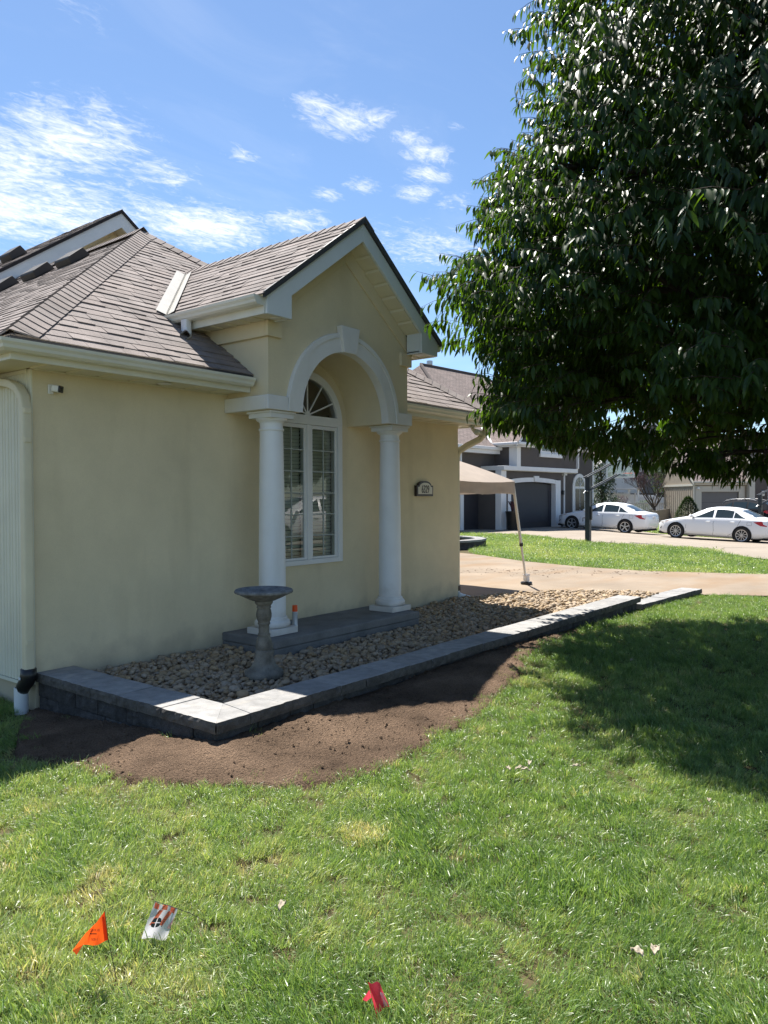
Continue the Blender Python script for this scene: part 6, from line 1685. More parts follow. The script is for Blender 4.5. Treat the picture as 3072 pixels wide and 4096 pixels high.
leafy('background_tree', 'distant dark tree seen over the grey houses behind the hoop', 'tree', G(118, 34.5, -.4), [((0, 0, 6), (4, 3.5, 5))], 5200, .42, 'leaf_dark', (6, .3), bt)
leafy('background_tree', 'distant tree partly hidden behind the tan house', 'tree', G(100, 44, -.4), [((0, 0, 6), (4.5, 4, 5))], 5200, .42, 'leaf_far', (6, .3), bt)

# ------------------------------------------------------------------ planter, hoops, fences, distant houses
def planter():
    b = LF(36.0, 6.12); T = thing('planter_pot', 'tall black planter pot with a dark spiky plant left of the large garage door', 'planter', b)
    mb = MB(); mb.lathe([(0, 0), (.24, 0), (.26, .1), (.33, .82), (.345, .84), (.345, .90), (.315, .90), (.30, .82), (0, .80)], b, 20); mb.build('pot', MT['black'], T, smooth=True, auto=.7)
    for k in range(7):
        a = k*.9; mb = MB(); d = Vector((math.cos(a), math.sin(a), 0)); s = Vector((-d.y, d.x, 0))*.05; q = b+Vector((0, 0, .82))
        pts = [(q+d*.02, .3), (q+d*.10+Vector((0, 0, .32)), 1), (q+d*.22+Vector((0, 0, .55)), .8), (q+d*.34+Vector((0, 0, .55)), .05)]
        mb.strip([p-s*w for p, w in pts], [p+s*w for p, w in pts]); mb.build('leaf_blade', MT['purple'], T)
planter()
def hoop(name, label, b, toward, h, rr, board=True, bz=2.3):
    T = thing(name, label, 'basketball hoop', b, None, 'in-ground basketball hoops along the drive')
    u = Vector((toward.x, toward.y, 0)).normalized(); s = Vector((-u.y, u.x, 0))
    def sq(p, q, hw, nm, m='hoop'):
        mb = MB(); mb.tube([p, q], 0, n=4, sq=(hw, hw)); return mb.build(nm, MT[m], T, bevel=.006)
    sq(b+Vector((0, 0, -.2)), b+Vector((0, 0, h)), rr*1.25, 'post')
    mb = MB(); mb.box(b.x-rr*1.9, b.y-rr*1.9, b.z-.05, b.x+rr*1.9, b.y+rr*1.9, b.z+.02); mb.build('base_plate', MT['hoop'], T)
    for dz in (-.18, .32):
        for q in (-1, 1):
            p0 = b+Vector((0, 0, h-.32+dz))-u*.12+s*q*(rr+.02); sq(p0, p0+u*1.35+Vector((0, 0, .62)), .026, 'arm')
    sq(b+Vector((0, 0, h-.55))-u*.20, b+Vector((0, 0, h-.30))+u*.1, .02, 'brace', 'alloy')
    mb = MB(); c = b+Vector((0, 0, 1.0))-s*(rr+.03)
    mb.box(b.x-.05, b.y-rr*1.9, b.z+.78, b.x+.05, b.y-rr*1.0, b.z+1.25); mb.build('crank_box', MT['black'], T, bevel=.02)
    mb = MB(); p = b-u*(rr+.14)+Vector((0, 0, .85)); mb.tube([b-u*rr+Vector((0, 0, .85)), p, p+Vector((0, 0, -.12))], .016, n=6); mb.build('crank_handle', MT['black'], T)
    if board:
        c = b+u*1.30+Vector((0, 0, bz-b.z)); w, hh = .75, 1.02
        mb = MB(); mb.prism([c-s*w, c+s*w, c+s*w+Vector((0, 0, hh)), c-s*w+Vector((0, 0, hh))], u*.012); bo = mb.build('backboard', MT['acrylic'], T)
        for a_, b_ in ((c-s*w, c+s*w), (c+s*w, c+s*w+Vector((0, 0, hh))), (c+s*w+Vector((0, 0, hh)), c-s*w+Vector((0, 0, hh))), (c-s*w+Vector((0, 0, hh)), c-s*w)):
            mb = MB(); mb.tube([a_, b_], 0, n=4, sq=(.03, .03)); mb.build('board_frame', MT['farwhite'], bo)
        i0, i1 = c-s*.3+Vector((0, 0, .15))-u*.012, c+s*.3+Vector((0, 0, .6))-u*.012
        for a_, b_ in ((i0, Vector((i1.x, i1.y, i0.z))), (Vector((i0.x, i0.y, i1.z)), i1), (i0, Vector((i0.x, i0.y, i1.z))), (Vector((i1.x, i1.y, i0.z)), i1)):
            mb = MB(); mb.tube([a_, b_], .018, n=4); mb.build('target_mark', MT['farwhite'], bo)
        mb = MB(); R = c+Vector((0, 0, .15))+u*.38; mb.tube([R+(u*math.cos(t)+s*math.sin(t))*.23 for t in np.linspace(0, 6.283, 25)], .009, n=6); mb.build('rim', MT['orange_hem'], T)
    return T
hoop('basketball_hoop', 'dark blue grey basketball hoop post standing at the lawn edge before the first sedan', LF(26.3, 7.10), LF(.35, 1, 0), 2.25, .075)
hoop('basketball_hoop', 'black basketball hoop post with raised arms at the far right before the dark suv', LF(36.5, 18.15), LF(.1, 1, 0), 2.05, .075)
def picket(name, label, a, b, h, m, group, solid=False, step=.14, posts=2.0, z0=None, h2=None):
    a, b = Vector(a), Vector(b); T = thing(name, label, 'fence', (a.x, a.y, a.z), None, group)
    d = (b-a); L = math.hypot(d.x, d.y); t = Vector((d.x, d.y, 0)).normalized(); n = Vector((-t.y, t.x, 0))
    zz = lambda s: a.z+(b.z-a.z)*s/L
    hh = lambda s: h+((h2-h)*s/L if h2 else 0)
    k = int(L/posts)
    for i in range(k+1):
        s = L*i/max(k, 1); p = a+t*s; mb = MB(); q = Vector((p.x, p.y, zz(s))); mb.tube([q-Vector((0, 0, .3)), q+Vector((0, 0, hh(s)+.10))], 0, n=4, sq=(.08, .08)); po = mb.build('post', MT[m], T)
        mb = MB(); mb.box(p.x-.08, p.y-.08, zz(s)+hh(s)+.10, p.x+.08, p.y+.08, zz(s)+hh(s)+.15); mb.build('post_cap', MT[m], po)
    if solid:
        for i in range(k):
            s0, s1 = L*i/k, L*(i+1)/k
            w = (s1-s0)/8
            for j in range(8):
                x0, x1 = s0+j*w+.006, s0+(j+1)*w-.006; p, q = a+t*x0, a+t*x1
                mb = MB(); P = [Vector((p.x, p.y, zz(x0)-.1)), Vector((q.x, q.y, zz(x1)-.1)), Vector((q.x, q.y, zz(x1)+hh(x1))), Vector((p.x, p.y, zz(x0)+hh(x0)))]; mb.prism(P, n*.03); mb.build('board', MT[m], T)
    else:
        s = step
        while s < L:
            p = a+t*s; q = Vector((p.x, p.y, zz(s))); mb = MB(); mb.tube([q+Vector((0, 0, .05)), q+Vector((0, 0, hh(s)-.03))], 0, n=4, sq=(.035, .035)); mb.build('picket', MT[m], T); s += step
        for f in (.1, .95):
            mb = MB(); P0, P1 = Vector((a.x, a.y, a.z+h*f)), Vector((b.x, b.y, b.z+(h2 or h)*f)); mb.tube([P0, P1], 0, n=4, sq=(.05, .05)); mb.build('rail', MT[m], T)
        if solid is None: pass
gf = 'vinyl fences round the far yards'
picket('tan_fence', 'low tan vinyl panel fence between the two white sedans', LF(55, 19.4, -.42), LF(57.5, 22.7, -.42), 1.0, 'tanfence', gf, True, posts=2.2, h2=1.28)
picket('white_fence', 'white picket fence behind the first sedan and the bare tree trunk', LF(62, 17.0, -.3), LF(62, 26.2, -.3), 1.45, 'farwhite', gf, step=.16, posts=2.3)
picket('white_fence', 'tall white board fence in the yard beyond the picket fence', LF(70, 23.6, -.1), LF(69, 27.5, -.1), 1.7, 'farwhite', gf, True, posts=1.9)
picket('white_fence', 'upper white board fence on the raised bank behind the maroon shrub', LF(72, 20.0, .55), LF(73, 26.2, .35), 1.45, 'farwhite', gf, True, posts=2.0)
def white_shed():
    o = LF(71, 19.6, .2); T = thing('white_pergola', 'white flat roofed garden shelter behind the first sedan', 'pergola', o)
    d, l = LF(1, 0, 0), LF(0, 1, 0)
    def bx(nm, l0, d0, z0, l1, d1, z1, m='farwhite'):
        mb = MB(); P = [o+l*l0+d*d0, o+l*l1+d*d0, o+l*l1+d*d1, o+l*l0+d*d1]; mb.prism([Vector((p.x, p.y, z0)) for p in P], (0, 0, z1-z0)); mb.build(nm, MT[m], T)
    bx('roof', 1.2, -.3, 2.35, 4.6, 3, 2.5); 
    for (x, y) in ((1.5, 0), (4.2, 0), (1.5, 2.6), (4.2, 2.6)): bx('post', x, y, -.2, x+.16, y+.16, 2.35)
    bx('back_panel', 1.5, 2.6, .1, 4.3, 2.7, 2.0)
white_shed()
def far_house(name, label, d, l, w, dep, h, wall, rh, wins, zb=-.4, rz=0.0, roofm='shingle_far2'):
    o = LF(d, l, zb); T = thing(name, label, 'house', o, YW_+rz, None)
    mb = MB(); mb.box(0, 0, -.5, w, dep, h); mb.prism([(0, .02, h), (w, .02, h), (w/2, .02, h+rh)], (0, dep-.04, 0)); mb.build('wall', MT[wall], T)
    s = rh/(w/2)
    uvroof([[(-.4, -.4, h-.4*s), (w/2, -.4, h+rh), (w/2, dep+.4, h+rh), (-.4, dep+.4, h-.4*s)]], 'roof', roofm, T, (0, 1, 0), (1, 0, s)); uvroof([[(w+.4, -.4, h-.4*s), (w+.4, dep+.4, h-.4*s), (w/2, dep+.4, h+rh), (w/2, -.4, h+rh)]], 'roof', roofm, T, (0, 1, 0), (-1, 0, s))
    for sg, x in ((-1, -.4), (1, w+.4)):
        m = MB(); m.prism([(w/2, -.42, h+rh+.02), (x, -.42, h-.4*s+.02), (x, -.42, h-.4*s-.2), (w/2, -.42, h+rh-.2)], (0, .05, 0)); m.build('rake_fascia', MT['farwhite'], T)
    for (x, z, ww, hh) in wins:
        m = MB(); m.box(x-.1, -.06, z-.1, x+ww+.1, -.001, z+hh+.1); f = m.build('window', MT['farwhite'], T)
        m = MB(); m.box(x, -.075, z, x+ww, -.061, z+hh); m.build('pane', MT['farglass'], f)
        m = MB(); m.box(x+ww/2-.03, -.085, z, x+ww/2+.03, -.076, z+hh); m.build('glazing_bar', MT['farwhite'], f)
    for x in (0, w):
        m = MB(); m.box(x-.08, -.05, -.4, x+.08, .0, h-.1); m.build('corner_board', MT['farwhite'], T)
YW_ = YAW-math.pi/2
far_house('pale_house', 'pale sided far house between the taupe house and the bare tree', 84, 23.4, 4.6, 8, 5.2, 'farwhite', 2.2, [(.8, 1.2, .7, 1.3), (2.6, 1.2, .6, 1.3), (1.4, 3.6, .8, 1.2)])
far_house('grey_house', 'tall grey far house with white windows behind the purple tree', 92, 29.4, 6.5, 9, 8.5, 'greydoor', 2.6, [(.8, 1.6, .9, 1.5), (3.8, 1.6, 1.2, 1.5), (.9, 5.2, .9, 1.6), (3.6, 5.2, 1.1, 1.6)])
def brown_fence():
    a, b = LF(80, 23.0, .2), LF(80, 30.5, .2); T = thing('brown_fence', 'dark brown board fence below the grey far house', 'fence', a, None, None)
    t = (b-a); L = t.length; t.normalize(); n = Vector((-t.y, t.x, 0)); s = 0
    while s < L:
        p, q = a+t*(s+.01), a+t*(s+.28); mb = MB(); mb.prism([Vector((p.x, p.y, -.3)), Vector((q.x, q.y, -.3)), Vector((q.x, q.y, 2.0)), Vector((p.x, p.y, 2.0))], n*.04); mb.build('board', MT['bark'], T); s += .29
brown_fence()

# ------------------------------------------------------------------ grass
def grassmat():
    m = bpy.data.materials.new('grass_blade'); m.use_nodes = True; nt = m.node_tree; N = nt.nodes.new; L = nt.links.new
    b = nt.nodes['Principled BSDF']; b.inputs['Roughness'].default_value = .38; b.inputs['Specular IOR Level'].default_value = .8
    a1 = N('ShaderNodeAttribute'); a1.attribute_name = 'tone'
    a2 = N('ShaderNodeAttribute'); a2.attribute_name = 'dry'; a2.attribute_type = 'INSTANCER'
    m1 = N('ShaderNodeMath'); m1.operation = 'MULTIPLY'; L(a1.outputs['Fac'], m1.inputs[0]); m1.inputs[1].default_value = .30
    ad = N('ShaderNodeMath'); ad.operation = 'ADD'; L(m1.outputs[0], ad.inputs[0]); L(a2.outputs['Fac'], ad.inputs[1])
    r = N('ShaderNodeValToRGB'); L(ad.outputs[0], r.inputs[0]); e = r.color_ramp.elements
    cols = [(0.0, (.062, .128, .028)), (.28, (.142, .238, .062)), (.52, (.265, .335, .130)), (.76, (.42, .39, .21)), (1.0, (.52, .44, .29))]
    e[0].position, e[0].color = cols[0][0], (*cols[0][1], 1); e[1].position, e[1].color = cols[-1][0], (*cols[-1][1], 1)
    for p, c in cols[1:-1]: x = e.new(p); x.color = (*c, 1)
    L(r.outputs[0], b.inputs['Base Color'])
    tr = N('ShaderNodeBsdfTranslucent'); tx = N('ShaderNodeMix'); tx.data_type = 'RGBA'; tx.blend_type = 'MULTIPLY'; tx.inputs[0].default_value = 1; L(r.outputs[0], tx.inputs[6]); tx.inputs[7].default_value = (1.9, 1.8, 1.0, 1); L(tx.outputs[2], tr.inputs[0])
    mx = N('ShaderNodeMixShader'); mx.inputs[0].default_value = .42; L(b.outputs[0], mx.inputs[1]); L(tr.outputs[0], mx.inputs[2]); L(mx.outputs[0], nt.nodes['Material Output'].inputs[0])
    return m
MT['grass'] = grassmat()
def tuft(k, nb, rad, hmin, hmax, wid):
    V = []; F = []; T = []; c = 0
    for i in range(nb):
        a = rng.uniform(0, 6.283); r = rad*math.sqrt(rng.random()); x, y = r*math.cos(a), r*math.sin(a)
        h = rng.uniform(hmin, hmax); az = rng.uniform(0, 6.283); lean = abs(rng.gauss(.45, .35)); w = wid*rng.uniform(.7, 1.3)
        d = Vector((math.cos(az), math.sin(az), 0)); s = Vector((-d.y, d.x, 0))*w/2
        p = Vector((x, y, -.006)); pts = []
        th = lean*.4
        for j in range(4):
            pts.append((p.copy(), [1, .9, .62, .0][j])); th += lean*.55; p = p+(d*math.sin(th)+Vector((0, 0, 1))*math.cos(th))*h/3
        t = rng.random(); b0 = c
        for q, f in pts[:3]: V += [tuple(q-s*f), tuple(q+s*f)]; T += [t, t]
        V.append(tuple(pts[3][0])); T.append(t); c += 7
        F += [(b0, b0+1, b0+3), (b0, b0+3, b0+2), (b0+2, b0+3, b0+5), (b0+2, b0+5, b0+4), (b0+4, b0+5, b0+6)]
    me = tri_mesh('grass_tuft', np.array(V), np.array(F), np.array(T), True); me.materials.append(MT['grass']); return me
def lawn(name, label, P, dry, scale, lean, protos, zrot=None):
    me = bpy.data.meshes.new(name); n = len(P); me.vertices.add(n); me.vertices.foreach_set('co', np.asarray(P, np.float32).ravel())
    rot = np.zeros((n, 3), np.float32)
    for i in range(n):
        lx, ly = lean[i]; q = Vector((0, 0, 1)).rotation_difference(Vector((lx, ly, 1)).normalized()).to_matrix()@Matrix.Rotation(rng.uniform(0, 6.283), 3, 'Z'); e = q.to_euler(); rot[i] = (e.x, e.y, e.z)
    for nm, tp, dat in (('rot', 'FLOAT_VECTOR', rot), ('dry', 'FLOAT', dry), ('scl', 'FLOAT', scale)):
        at = me.attributes.new(nm, tp, 'POINT'); at.data.foreach_set('vector' if tp == 'FLOAT_VECTOR' else 'value', np.ascontiguousarray(dat, np.float32).ravel())
    o = bpy.data.objects.new(name, me); COL.objects.link(o); tag(o, label, 'grass', None, 'stuff')
    ng = bpy.data.node_groups.new('scatter_'+name, 'GeometryNodeTree'); ng.interface.new_socket('Geometry', in_out='INPUT', socket_type='NodeSocketGeometry'); ng.interface.new_socket('Geometry', in_out='OUTPUT', socket_type='NodeSocketGeometry')
    N = ng.nodes.new; L = ng.links.new; gi = N('NodeGroupInput'); go = N('NodeGroupOutput')
    ci = N('GeometryNodeCollectionInfo'); ci.inputs['Collection'].default_value = protos; ci.inputs['Separate Children'].default_value = True; ci.inputs['Reset Children'].default_value = True
    ip = N('GeometryNodeInstanceOnPoints'); ip.inputs['Pick Instance'].default_value = True
    def attr(nm, t): a = N('GeometryNodeInputNamedAttribute'); a.data_type = t; a.inputs['Name'].default_value = nm; return a.outputs[0]
    er = N('FunctionNodeEulerToRotation'); L(attr('rot', 'FLOAT_VECTOR'), er.inputs[0])
    L(gi.outputs[0], ip.inputs['Points']); L(ci.outputs[0], ip.inputs['Instance']); L(er.outputs[0], ip.inputs['Rotation']); L(attr('scl', 'FLOAT'), ip.inputs['Scale']); L(ip.outputs[0], go.inputs[0])
    md = o.modifiers.new('scatter', 'NODES'); md.node_group = ng; return o
TUFTS = bpy.data.collections.new('grass_tufts')
for k in range(10): TUFTS.objects.link(bpy.data.objects.new('grass_tuft', tuft(k, 64, .060, .024, .060, .0026)))
TUFTF = bpy.data.collections.new('far_grass_tufts')
for k in range(6): TUFTF.objects.link(bpy.data.objects.new('far_grass_tuft', tuft(k, 46, .16, .035, .085, .007)))
DEADP = [(2.223, 2.504, .10, .75), (2.30, 2.44, .09, .7), (2.755, 2.304, .12, .75), (1.756, 2.924, .10, .8), (1.612, 2.814, .12, .85), (2.447, 2.79, .08, .5), (1.60, 3.50, .10, .6), (1.426, 2.273, .10, .6), (2.15, 2.80, .16, .42), (3.1, 2.62, .25, .36), (2.6, 3.02, .2, .36), (2.35, 1.9, .22, .36), (1.5, 2.1, .25, .42), (1.3, 2.6, .3, .42)]
CLR = [(2.223, 2.504, .06), (2.28, 2.45, .05), (1.66, 2.86, .07), (2.75, 2.30, .05)]
def seed(ds, excl, dens, lat, margin):
    out = []
    for d0, d1, n in dens:
        A = (d1-d0)*2*lat(d0*.5+d1*.5); k = int(A*n)
        d = nrg.uniform(d0, d1, k); l = nrg.uniform(-1, 1, k)*lat(d)
        out.append(np.stack([CY*d+SY*l, SY*d-CY*l], 1))
    return np.concatenate(out)
def near_lawn():
    P = seed(None, None, [(1.5, 3.2, 620), (3.2, 5, 470), (5, 8, 300), (8, 14, 210)], lambda d: d*.53+1.7, 0)
    X, Y = P[:, 0], P[:, 1]
    jx = X+.07*np.sin(X*17+Y*11)+.04*np.sin(Y*41)+nrg.normal(0, .035, len(X)); jy = Y+.05*np.sin(Y*19-X*13)+.035*np.sin(X*47)+nrg.normal(0, .035, len(X))-.035
    bad = inpoly(SOIL, jx, jy) | inpoly(DRIVE, X+.03*np.sin(Y*23), Y+.03*np.sin(X*19)) | ((X > 2.98) & (Y > 3.70) & (X < 12.75)) | ((X > 3.0) & (Y > 5.9)) | ((X > 10.5) & (Y > 3.62) & (X < 12.75))
    bad |= inpoly(ROCK, X, Y)
    tx = Vector((TB.x, TB.y))
    for cx, cy_, r in CLR: bad |= ((X-cx)**2+(Y-cy_)**2 < r*r*1.0) & (nrg.random(len(X)) < .8)
    P = P[~bad]; X, Y = P[:, 0], P[:, 1]; n = len(P)
    Z = ground(X, Y)-.012
    f1 = fbm(X, Y, .9, 2.0, 3); f2 = fbm(X, Y, 4.5, 7.0, 3); f3 = fbm(X, Y, 2.1, 12.0, 3)
    d = CY*X+SY*Y; l = SY*X-CY*Y
    dry = .15+.11*f1+.12*f2-.10*f3+.09*np.clip(-l/1.5, -.4, 1)*(d < 5)+nrg.normal(0, .06, n)
    for cx, cy_, r, s in DEADP: dry = np.maximum(dry, s*np.exp(-(((X-cx)**2+(Y-cy_)**2)/(r*r)))*(.6+.6*nrg.random(n)))
    dry = np.where(nrg.random(n) < .035, dry+.33, dry)
    dry = np.where(d > 7, dry*.75-.02, dry)
    sc = (1.0+.34*f3+.12*f2+nrg.normal(0, .13, n))*np.where(d < 5, 1.0, 1.0)
    sc = np.clip(sc, .55, 1.7)
    edge = np.zeros(n)
    lean = np.stack([.55*f2+.45*f1+nrg.normal(0, .22, n), .55*fbm(X, Y, 3.1, 21, 3)+.4*f3+nrg.normal(0, .22, n)], 1)*1.1
    print('tufts', n)
    lawn('lawn_grass', 'green mown grass of the front lawn with straw coloured dead spots', np.stack([X, Y, Z], 1), np.clip(dry, 0, 1), sc, lean, TUFTS)
near_lawn()
def far_lawns():
    isl = [LF(21.075, 2.4), LF(18.685, 3.348), LF(17.043, 4.65), LF(16.363, 5.722), LF(16.066, 8.166), LF(17, 11.5), LF(19.62, 9.97), LF(21.75, 9.69), LF(23.195, 10.295), LF(25.168, 8.148), LF(26.428, 7.043), LF(28.909, 6.346), LF(31.261, 5.828), LF(33.5, 2.6), LF(31, 1.0), LF(26, .8), LF(24.5, 2.8), LF(22.4, 2.6)]
    strips = [isl, [LF(36.4, 14.6), LF(38.6, 14.0), LF(44, 13.6), LF(54.5, 18.6), LF(54.5, 21.0), LF(49, 20.0), LF(43.3, 17.7), LF(32.8, 17.8), LF(33.1, 17.0)], [LF(19.1, 10.8), LF(16, 12.6), LF(14.5, 16), LF(17, 16), LF(19.3, 12.0)]]
    for i, (poly, n, s) in enumerate(((isl, 75, 1.0), (strips[1], 20, 1.9), (strips[2], 60, 1.1))):
        pp = [(p.x, p.y) for p in poly]; xs = [p[0] for p in pp]; ys = [p[1] for p in pp]; A = (max(xs)-min(xs))*(max(ys)-min(ys)); k = int(A*n)
        X = nrg.uniform(min(xs), max(xs), k); Y = nrg.uniform(min(ys), max(ys), k); ok = inpoly(pp, X, Y); X, Y = X[ok], Y[ok]; n2 = len(X)
        f1 = fbm(X, Y, .35, 4+i, 3); f2 = fbm(X, Y, 1.6, 9+i, 3)
        dry = .20+.16*f1+.16*f2+nrg.normal(0, .06, n2); sc = s*np.clip(1+.2*f2+nrg.normal(0, .12, n2), .6, 1.6)
        lean = np.stack([.5*f2+nrg.normal(0, .25, n2), .5*f1+nrg.normal(0, .25, n2)], 1)
        lawn('lawn_grass', ['bright green grass island between the two concrete drives', 'green grass strip behind the white sedans', 'small grass patch at the street end of the far drive'][i], np.stack([X, Y, ground(X, Y)-.005], 1), np.clip(dry, 0, 1), sc, lean, TUFTF)
far_lawns()

# ------------------------------------------------------------------ marker flags and litter
def flagobj(name, label, base, group):
    return thing(name, label, 'marker flag', base, None, group)
CR = Vector((SY, -CY, 0)); CF = Vector((CY, SY, 0)); CU = Vector((0, 0, 1))
def fl_pts(b, L): return [b+CR*u+CU*v-CF*w for u, v, w in L]
def marker_flags():
    gr = 'utility marker flags stuck in the front lawn'
    b = LF(2.475, -.886); b.z = .0; b = Vector(b); s = .000271
    q = lambda x, y, w: ((x-664)*s, (1146-y)*s*1.02, w)
    T = flagobj('marker_flag', 'bright orange marker flag with black mirrored print on a thin wire, leftmost in the grass', b, gr)
    mb = MB(); mb.tube(fl_pts(b, [(0, -.02, 0), q(610, 870, .004), q(553, 628, .0), q(508, 293, -.004)]), .0013, n=6); mb.build('wire', MT['wire'], T)
    # cloth: a small grid from hem to fly, the lower fly corner turned over
    top0, bot0 = q(508, 295, -.002), q(553, 628, .001)
    A = [top0, q(470, 345, .006), q(425, 405, .012), q(380, 470, .016), q(340, 545, .014)]
    B = [bot0, q(505, 640, .008), q(445, 668, .014), q(385, 676, .012), q(318, 668, .010), ]
    rows = []
    mb = MB()
    def g(u, v):
        f = u*4; i = min(3, int(f)); t = f-i
        a = Vector(A[i]).lerp(Vector(A[i+1]), t); c = Vector(B[i]).lerp(Vector(B[i+1]), t); p = a.lerp(c, v); p.z += .004*math.sin(u*9)*math.sin(v*3)
        return fl_pts(b, [p])[0]
    mb.grid(g, 12, 8); mb.build('cloth', MT['orange'], T, smooth=True)
    mb = MB(); e = [q(340, 545, .0145), q(318, 668, .0105), q(265, 665, .012), q(205, 758, .026), q(155, 705, .026), q(300, 520, .020), q(425, 400, .0135)]
    mb.add(fl_pts(b, e), [(0, 1, 2), (0, 2, 3, 4, 5), (0, 5, 6)]); mb.build('turned_flap', MT['orange'], T)
    mb = MB(); h = [q(508, 294, .004), q(485, 330, .006), q(515, 634, .006), q(554, 628, .004)]; mb.add(fl_pts(b, h), [(0, 1, 2, 3)]); mb.build('hem', MT['orange_hem'], T)
    def text(body, x, y, size, sx, rot=-.02):
        me = TXT[body]; me.materials.append(MT['ink'])
        o = bpy.data.objects.new('print', me); COL.objects.link(o); p = fl_pts(b, [q(x, y, .0235)])[0]
        R = Matrix((-CR*sx, CU, -CF)).transposed().to_4x4(); R = R@Matrix.Rotation(rot, 4, 'Z'); R.translation = p
        o.parent = T; o.matrix_parent_inverse = Matrix.Translation(-_top[T.name]); o.matrix_basis = R
    text('BURIED', 420, 470, .0125, .80); text('1-800', 420, 580, .0125, .75)
    mb = MB(); mb.add(fl_pts(b, [q(360, 508, .0225), q(445, 508, .0225), q(445, 520, .0225), q(360, 520, .0225)]), [(0, 1, 2, 3)]); mb.build('print_line', MT['ink'], T)
    # white and orange striped flag hanging from its bent wire
    b2 = LF(2.72, -.82); b2.z = 0; b2 = Vector(b2); T = flagobj('marker_flag', 'white marker flag with orange stripes and a dark four petal mark', b2, gr)
    TL, TR, BR, BL = Vector((-.0153, .1375, .0)), Vector((.0665, .107, -.004)), Vector((.030, .008, .018)), Vector((-.0575, .017, .022))
    def pf(u, v):
        p = TL.lerp(TR, u).lerp(BL.lerp(BR, u), v); p = p+Vector((0, 0, .012*math.sin(v*3.0)+.006*math.sin(u*7+v*2))); return fl_pts(b2, [p])[0]
    mb = MB(); mb.grid(pf, 14, 16); mb.build('cloth', MT['whitevinyl'], T, smooth=True)
    off = -CF*.0009
    def patch(fn, nm, m, k=6):
        mb = MB(); mb.grid(fn, k, k); mb.build(nm, MT[m], T, smooth=True)
    for k in range(5):
        u0 = -.42+k*.36
        def st(u, v, u0=u0):
            vv = .16+v*.80*max(0.0, min(1, 1)); uu = u0+.16*u+(1-vv)*.52
            uu = max(0.002, min(.998, uu)); vv2 = vv
            return pf(uu, vv2)+off
        if k in (1, 2, 3): patch(lambda u, v, u0=u0: pf(max(.002, min(.998, u0+.15*u+(1-(.14+v*.42))*.42)), .14+v*.42)+off, 'stripe', 'stripe_pale' if k == 3 else 'stripe', 8)
    for k in range(3): patch(lambda u, v, k=k: pf(max(.0, min(1, .03+k*.33+.2*u+v*.03)), v*.13)+off*1.2, 'stripe', 'stripe', 4)
    for (sx, sy) in ((-1, -1), (1, -1), (-1, 1), (1, 1)):
        def pet(u, v, sx=sx, sy=sy):
            a, c = u, v
            r = 1-.30*(a*c)
            uu = .36+sx*(.018+.160*a*(1-.25*c*c)); vv = .49+sy*(.014+.135*c*(1-.25*a*a)); return pf(uu, vv)+off*1.6
        patch(pet, 'mark', 'inkgrey', 5)
    for k in range(5): patch(lambda u, v, k=k: pf(.60+.035*u, .36+.05*k+.035*v)+off*1.6, 'print_line', 'inkgrey', 2)
    mb = MB(); mb.tube(fl_pts(b2, [(-.017, .139, 0), (.0665, .108, -.004), (.11, .088, -.01), (.155, .05, -.03), (.175, .0, -.05), (.178, -.03, -.05)]), .0014, n=6); mb.build('wire', MT['wire'], T)
    # crumpled red-pink flag at the bottom
    b3 = LF(2.33, -.03); b3.z = 0; b3 = Vector(b3); s3 = .000325; T = flagobj('marker_flag', 'folded pink red marker flag with a white corner lying low in the grass', b3, gr)
    r = lambda x, y, w: Vector(((x-1180)*s3, (1200-y)*s3, w))
    a_, b_, c_, d_ = r(1112, 925, -.004), r(1222, 955, -.012), r(1312, 1132, .016), r(1176, 1168, .026)
    def pk(u, v):
        p = a_.lerp(b_, u).lerp(d_.lerp(c_, u), v); p = p+Vector((0, 0, .007*math.sin(u*6.5)+.003*math.sin(v*5))); return fl_pts(b3, [p])[0]
    mb = MB(); mb.grid(pk, 12, 10); mb.build('cloth', MT['pinkred'], T, smooth=True)
    mb = MB(); e = fl_pts(b3, [r(1118, 985, .004), r(1055, 1047, .02), r(1090, 1075, .016), r(1140, 1068, .0)]); mb.add(e, [(0, 1, 2, 3)]); mb.build('turned_flap', MT['pinkred'], T)
    mb = MB(); mb.grid(lambda u, v: pk(.70+.28*u-.05*v, .38+.58*v)+off*1.3, 4, 6); mb.build('corner_label', MT['whitevinyl'], T, smooth=True)
    mb = MB(); mb.tube(fl_pts(b3, [r(1112, 930, -.004), r(1185, 1170, .02), r(1200, 1260, .03)]), .0016, n=6); mb.build('wire', MT['pinkred'], T)
marker_flags()
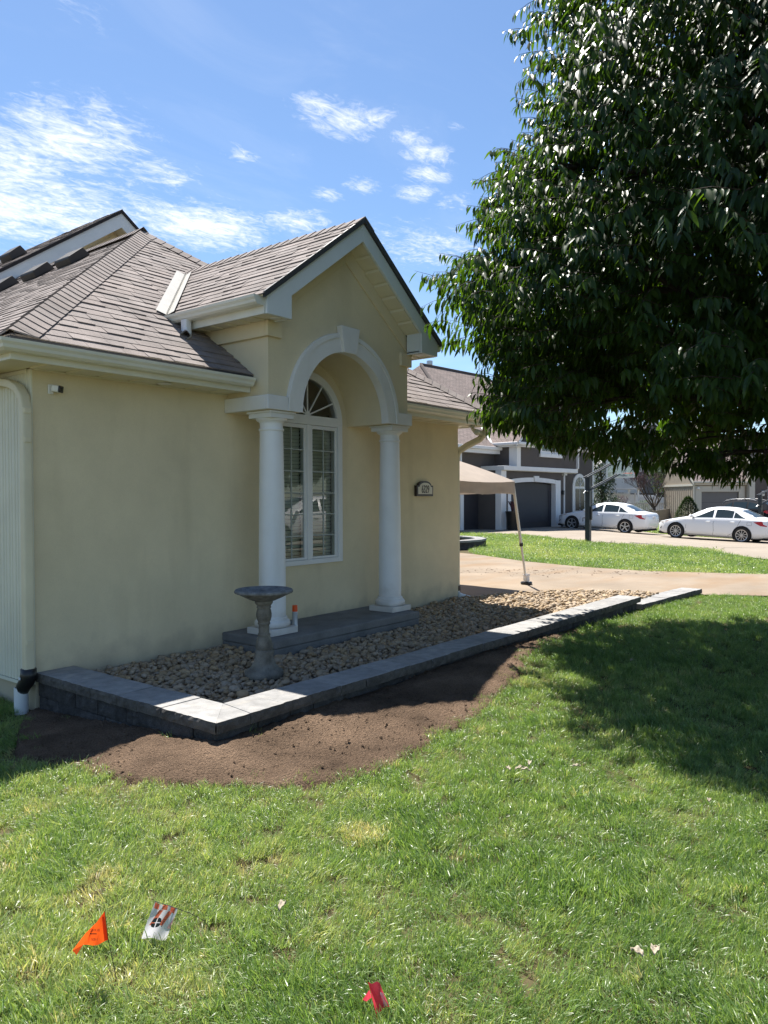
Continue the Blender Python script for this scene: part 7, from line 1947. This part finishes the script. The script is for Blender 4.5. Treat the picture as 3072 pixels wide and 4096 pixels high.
def dry_leaves():
    gr = 'dry fallen leaves lying on the lawn'
    def curl(x, y, z, ln, wd, ang, curlf, lift, name, label):
        T = MB()
        def f(u, v):
            t = u-.0; w = wd*math.sin(math.pi*min(1, .06+.94*u))**.7*(v-.5)
            a = curlf*(u-.5); px = ln*(math.sin(a)/curlf if curlf else u-.5); pz = lift+ln*(1-math.cos(a))/curlf*-1+ln*.32 if curlf else lift
            roll = 1.6; pz2 = pz+abs(v-.5)**2*wd*roll+.004*math.sin(u*13)
            ca, sa = math.cos(ang), math.sin(ang)
            return (x+px*ca-w*sa, y+px*sa+w*ca, z+max(.004, pz2))
        ln *= .8; wd *= .62
        T.grid(f, 10, 4); o = T.build(name, MT['dry'], smooth=True)
        m = o.modifiers.new('solid', 'SOLIDIFY'); m.thickness = .0012
        tag(o, label, 'dry leaf', gr)
    curl(1.98, 2.05, .03, .085, .034, .35, 2.0, .02, 'dry_leaf', 'single arched curled dry leaf between the striped flag and the red flag')
    for i, (dx, dy, an, s, lab) in enumerate(((0, 0, .3, .10, 'largest curled dry leaf in the middle of the upper leaf cluster'), (-.05, .05, 1.6, .07, 'narrow upright dry leaf at the back of the upper leaf cluster'), (-.03, -.05, -.4, .075, 'curled dry leaf at the front of the upper leaf cluster'), (.06, -.03, .9, .085, 'dry leaf with a pale stalk at the right of the upper leaf cluster'))):
        curl(3.82+dx, 2.03+dy, .035+.008*i, s, .03, an-.6, 1.2+.3*i, .012, 'dry_leaf', lab)
    curl(4.07, 1.80, .035, .065, .03, -.7, .8, .01, 'dry_leaf', 'single small dry leaf right of the upper leaf cluster')
    for i, (dx, dy, an, lab) in enumerate(((0, 0, .2, 'pale folded dry leaf at the right of the lower right pair'), (-.05, .045, 1.3, 'ragged dry leaf at the left of the lower right pair'))):
        curl(2.574+dx, .854+dy, .03, .065, .045, an, 1.6, .012, 'dry_leaf', lab)
    curl(4.04, 1.07, .03, .05, .03, .2, 1.0, .01, 'dry_leaf', 'small dry leaf near the tree shadow at the right edge')
    curl(7.0, 2.55, .04, .10, .03, .1, .6, .01, 'dry_leaf', 'brown dry leaf lying in the tree shadow')
dry_leaves()
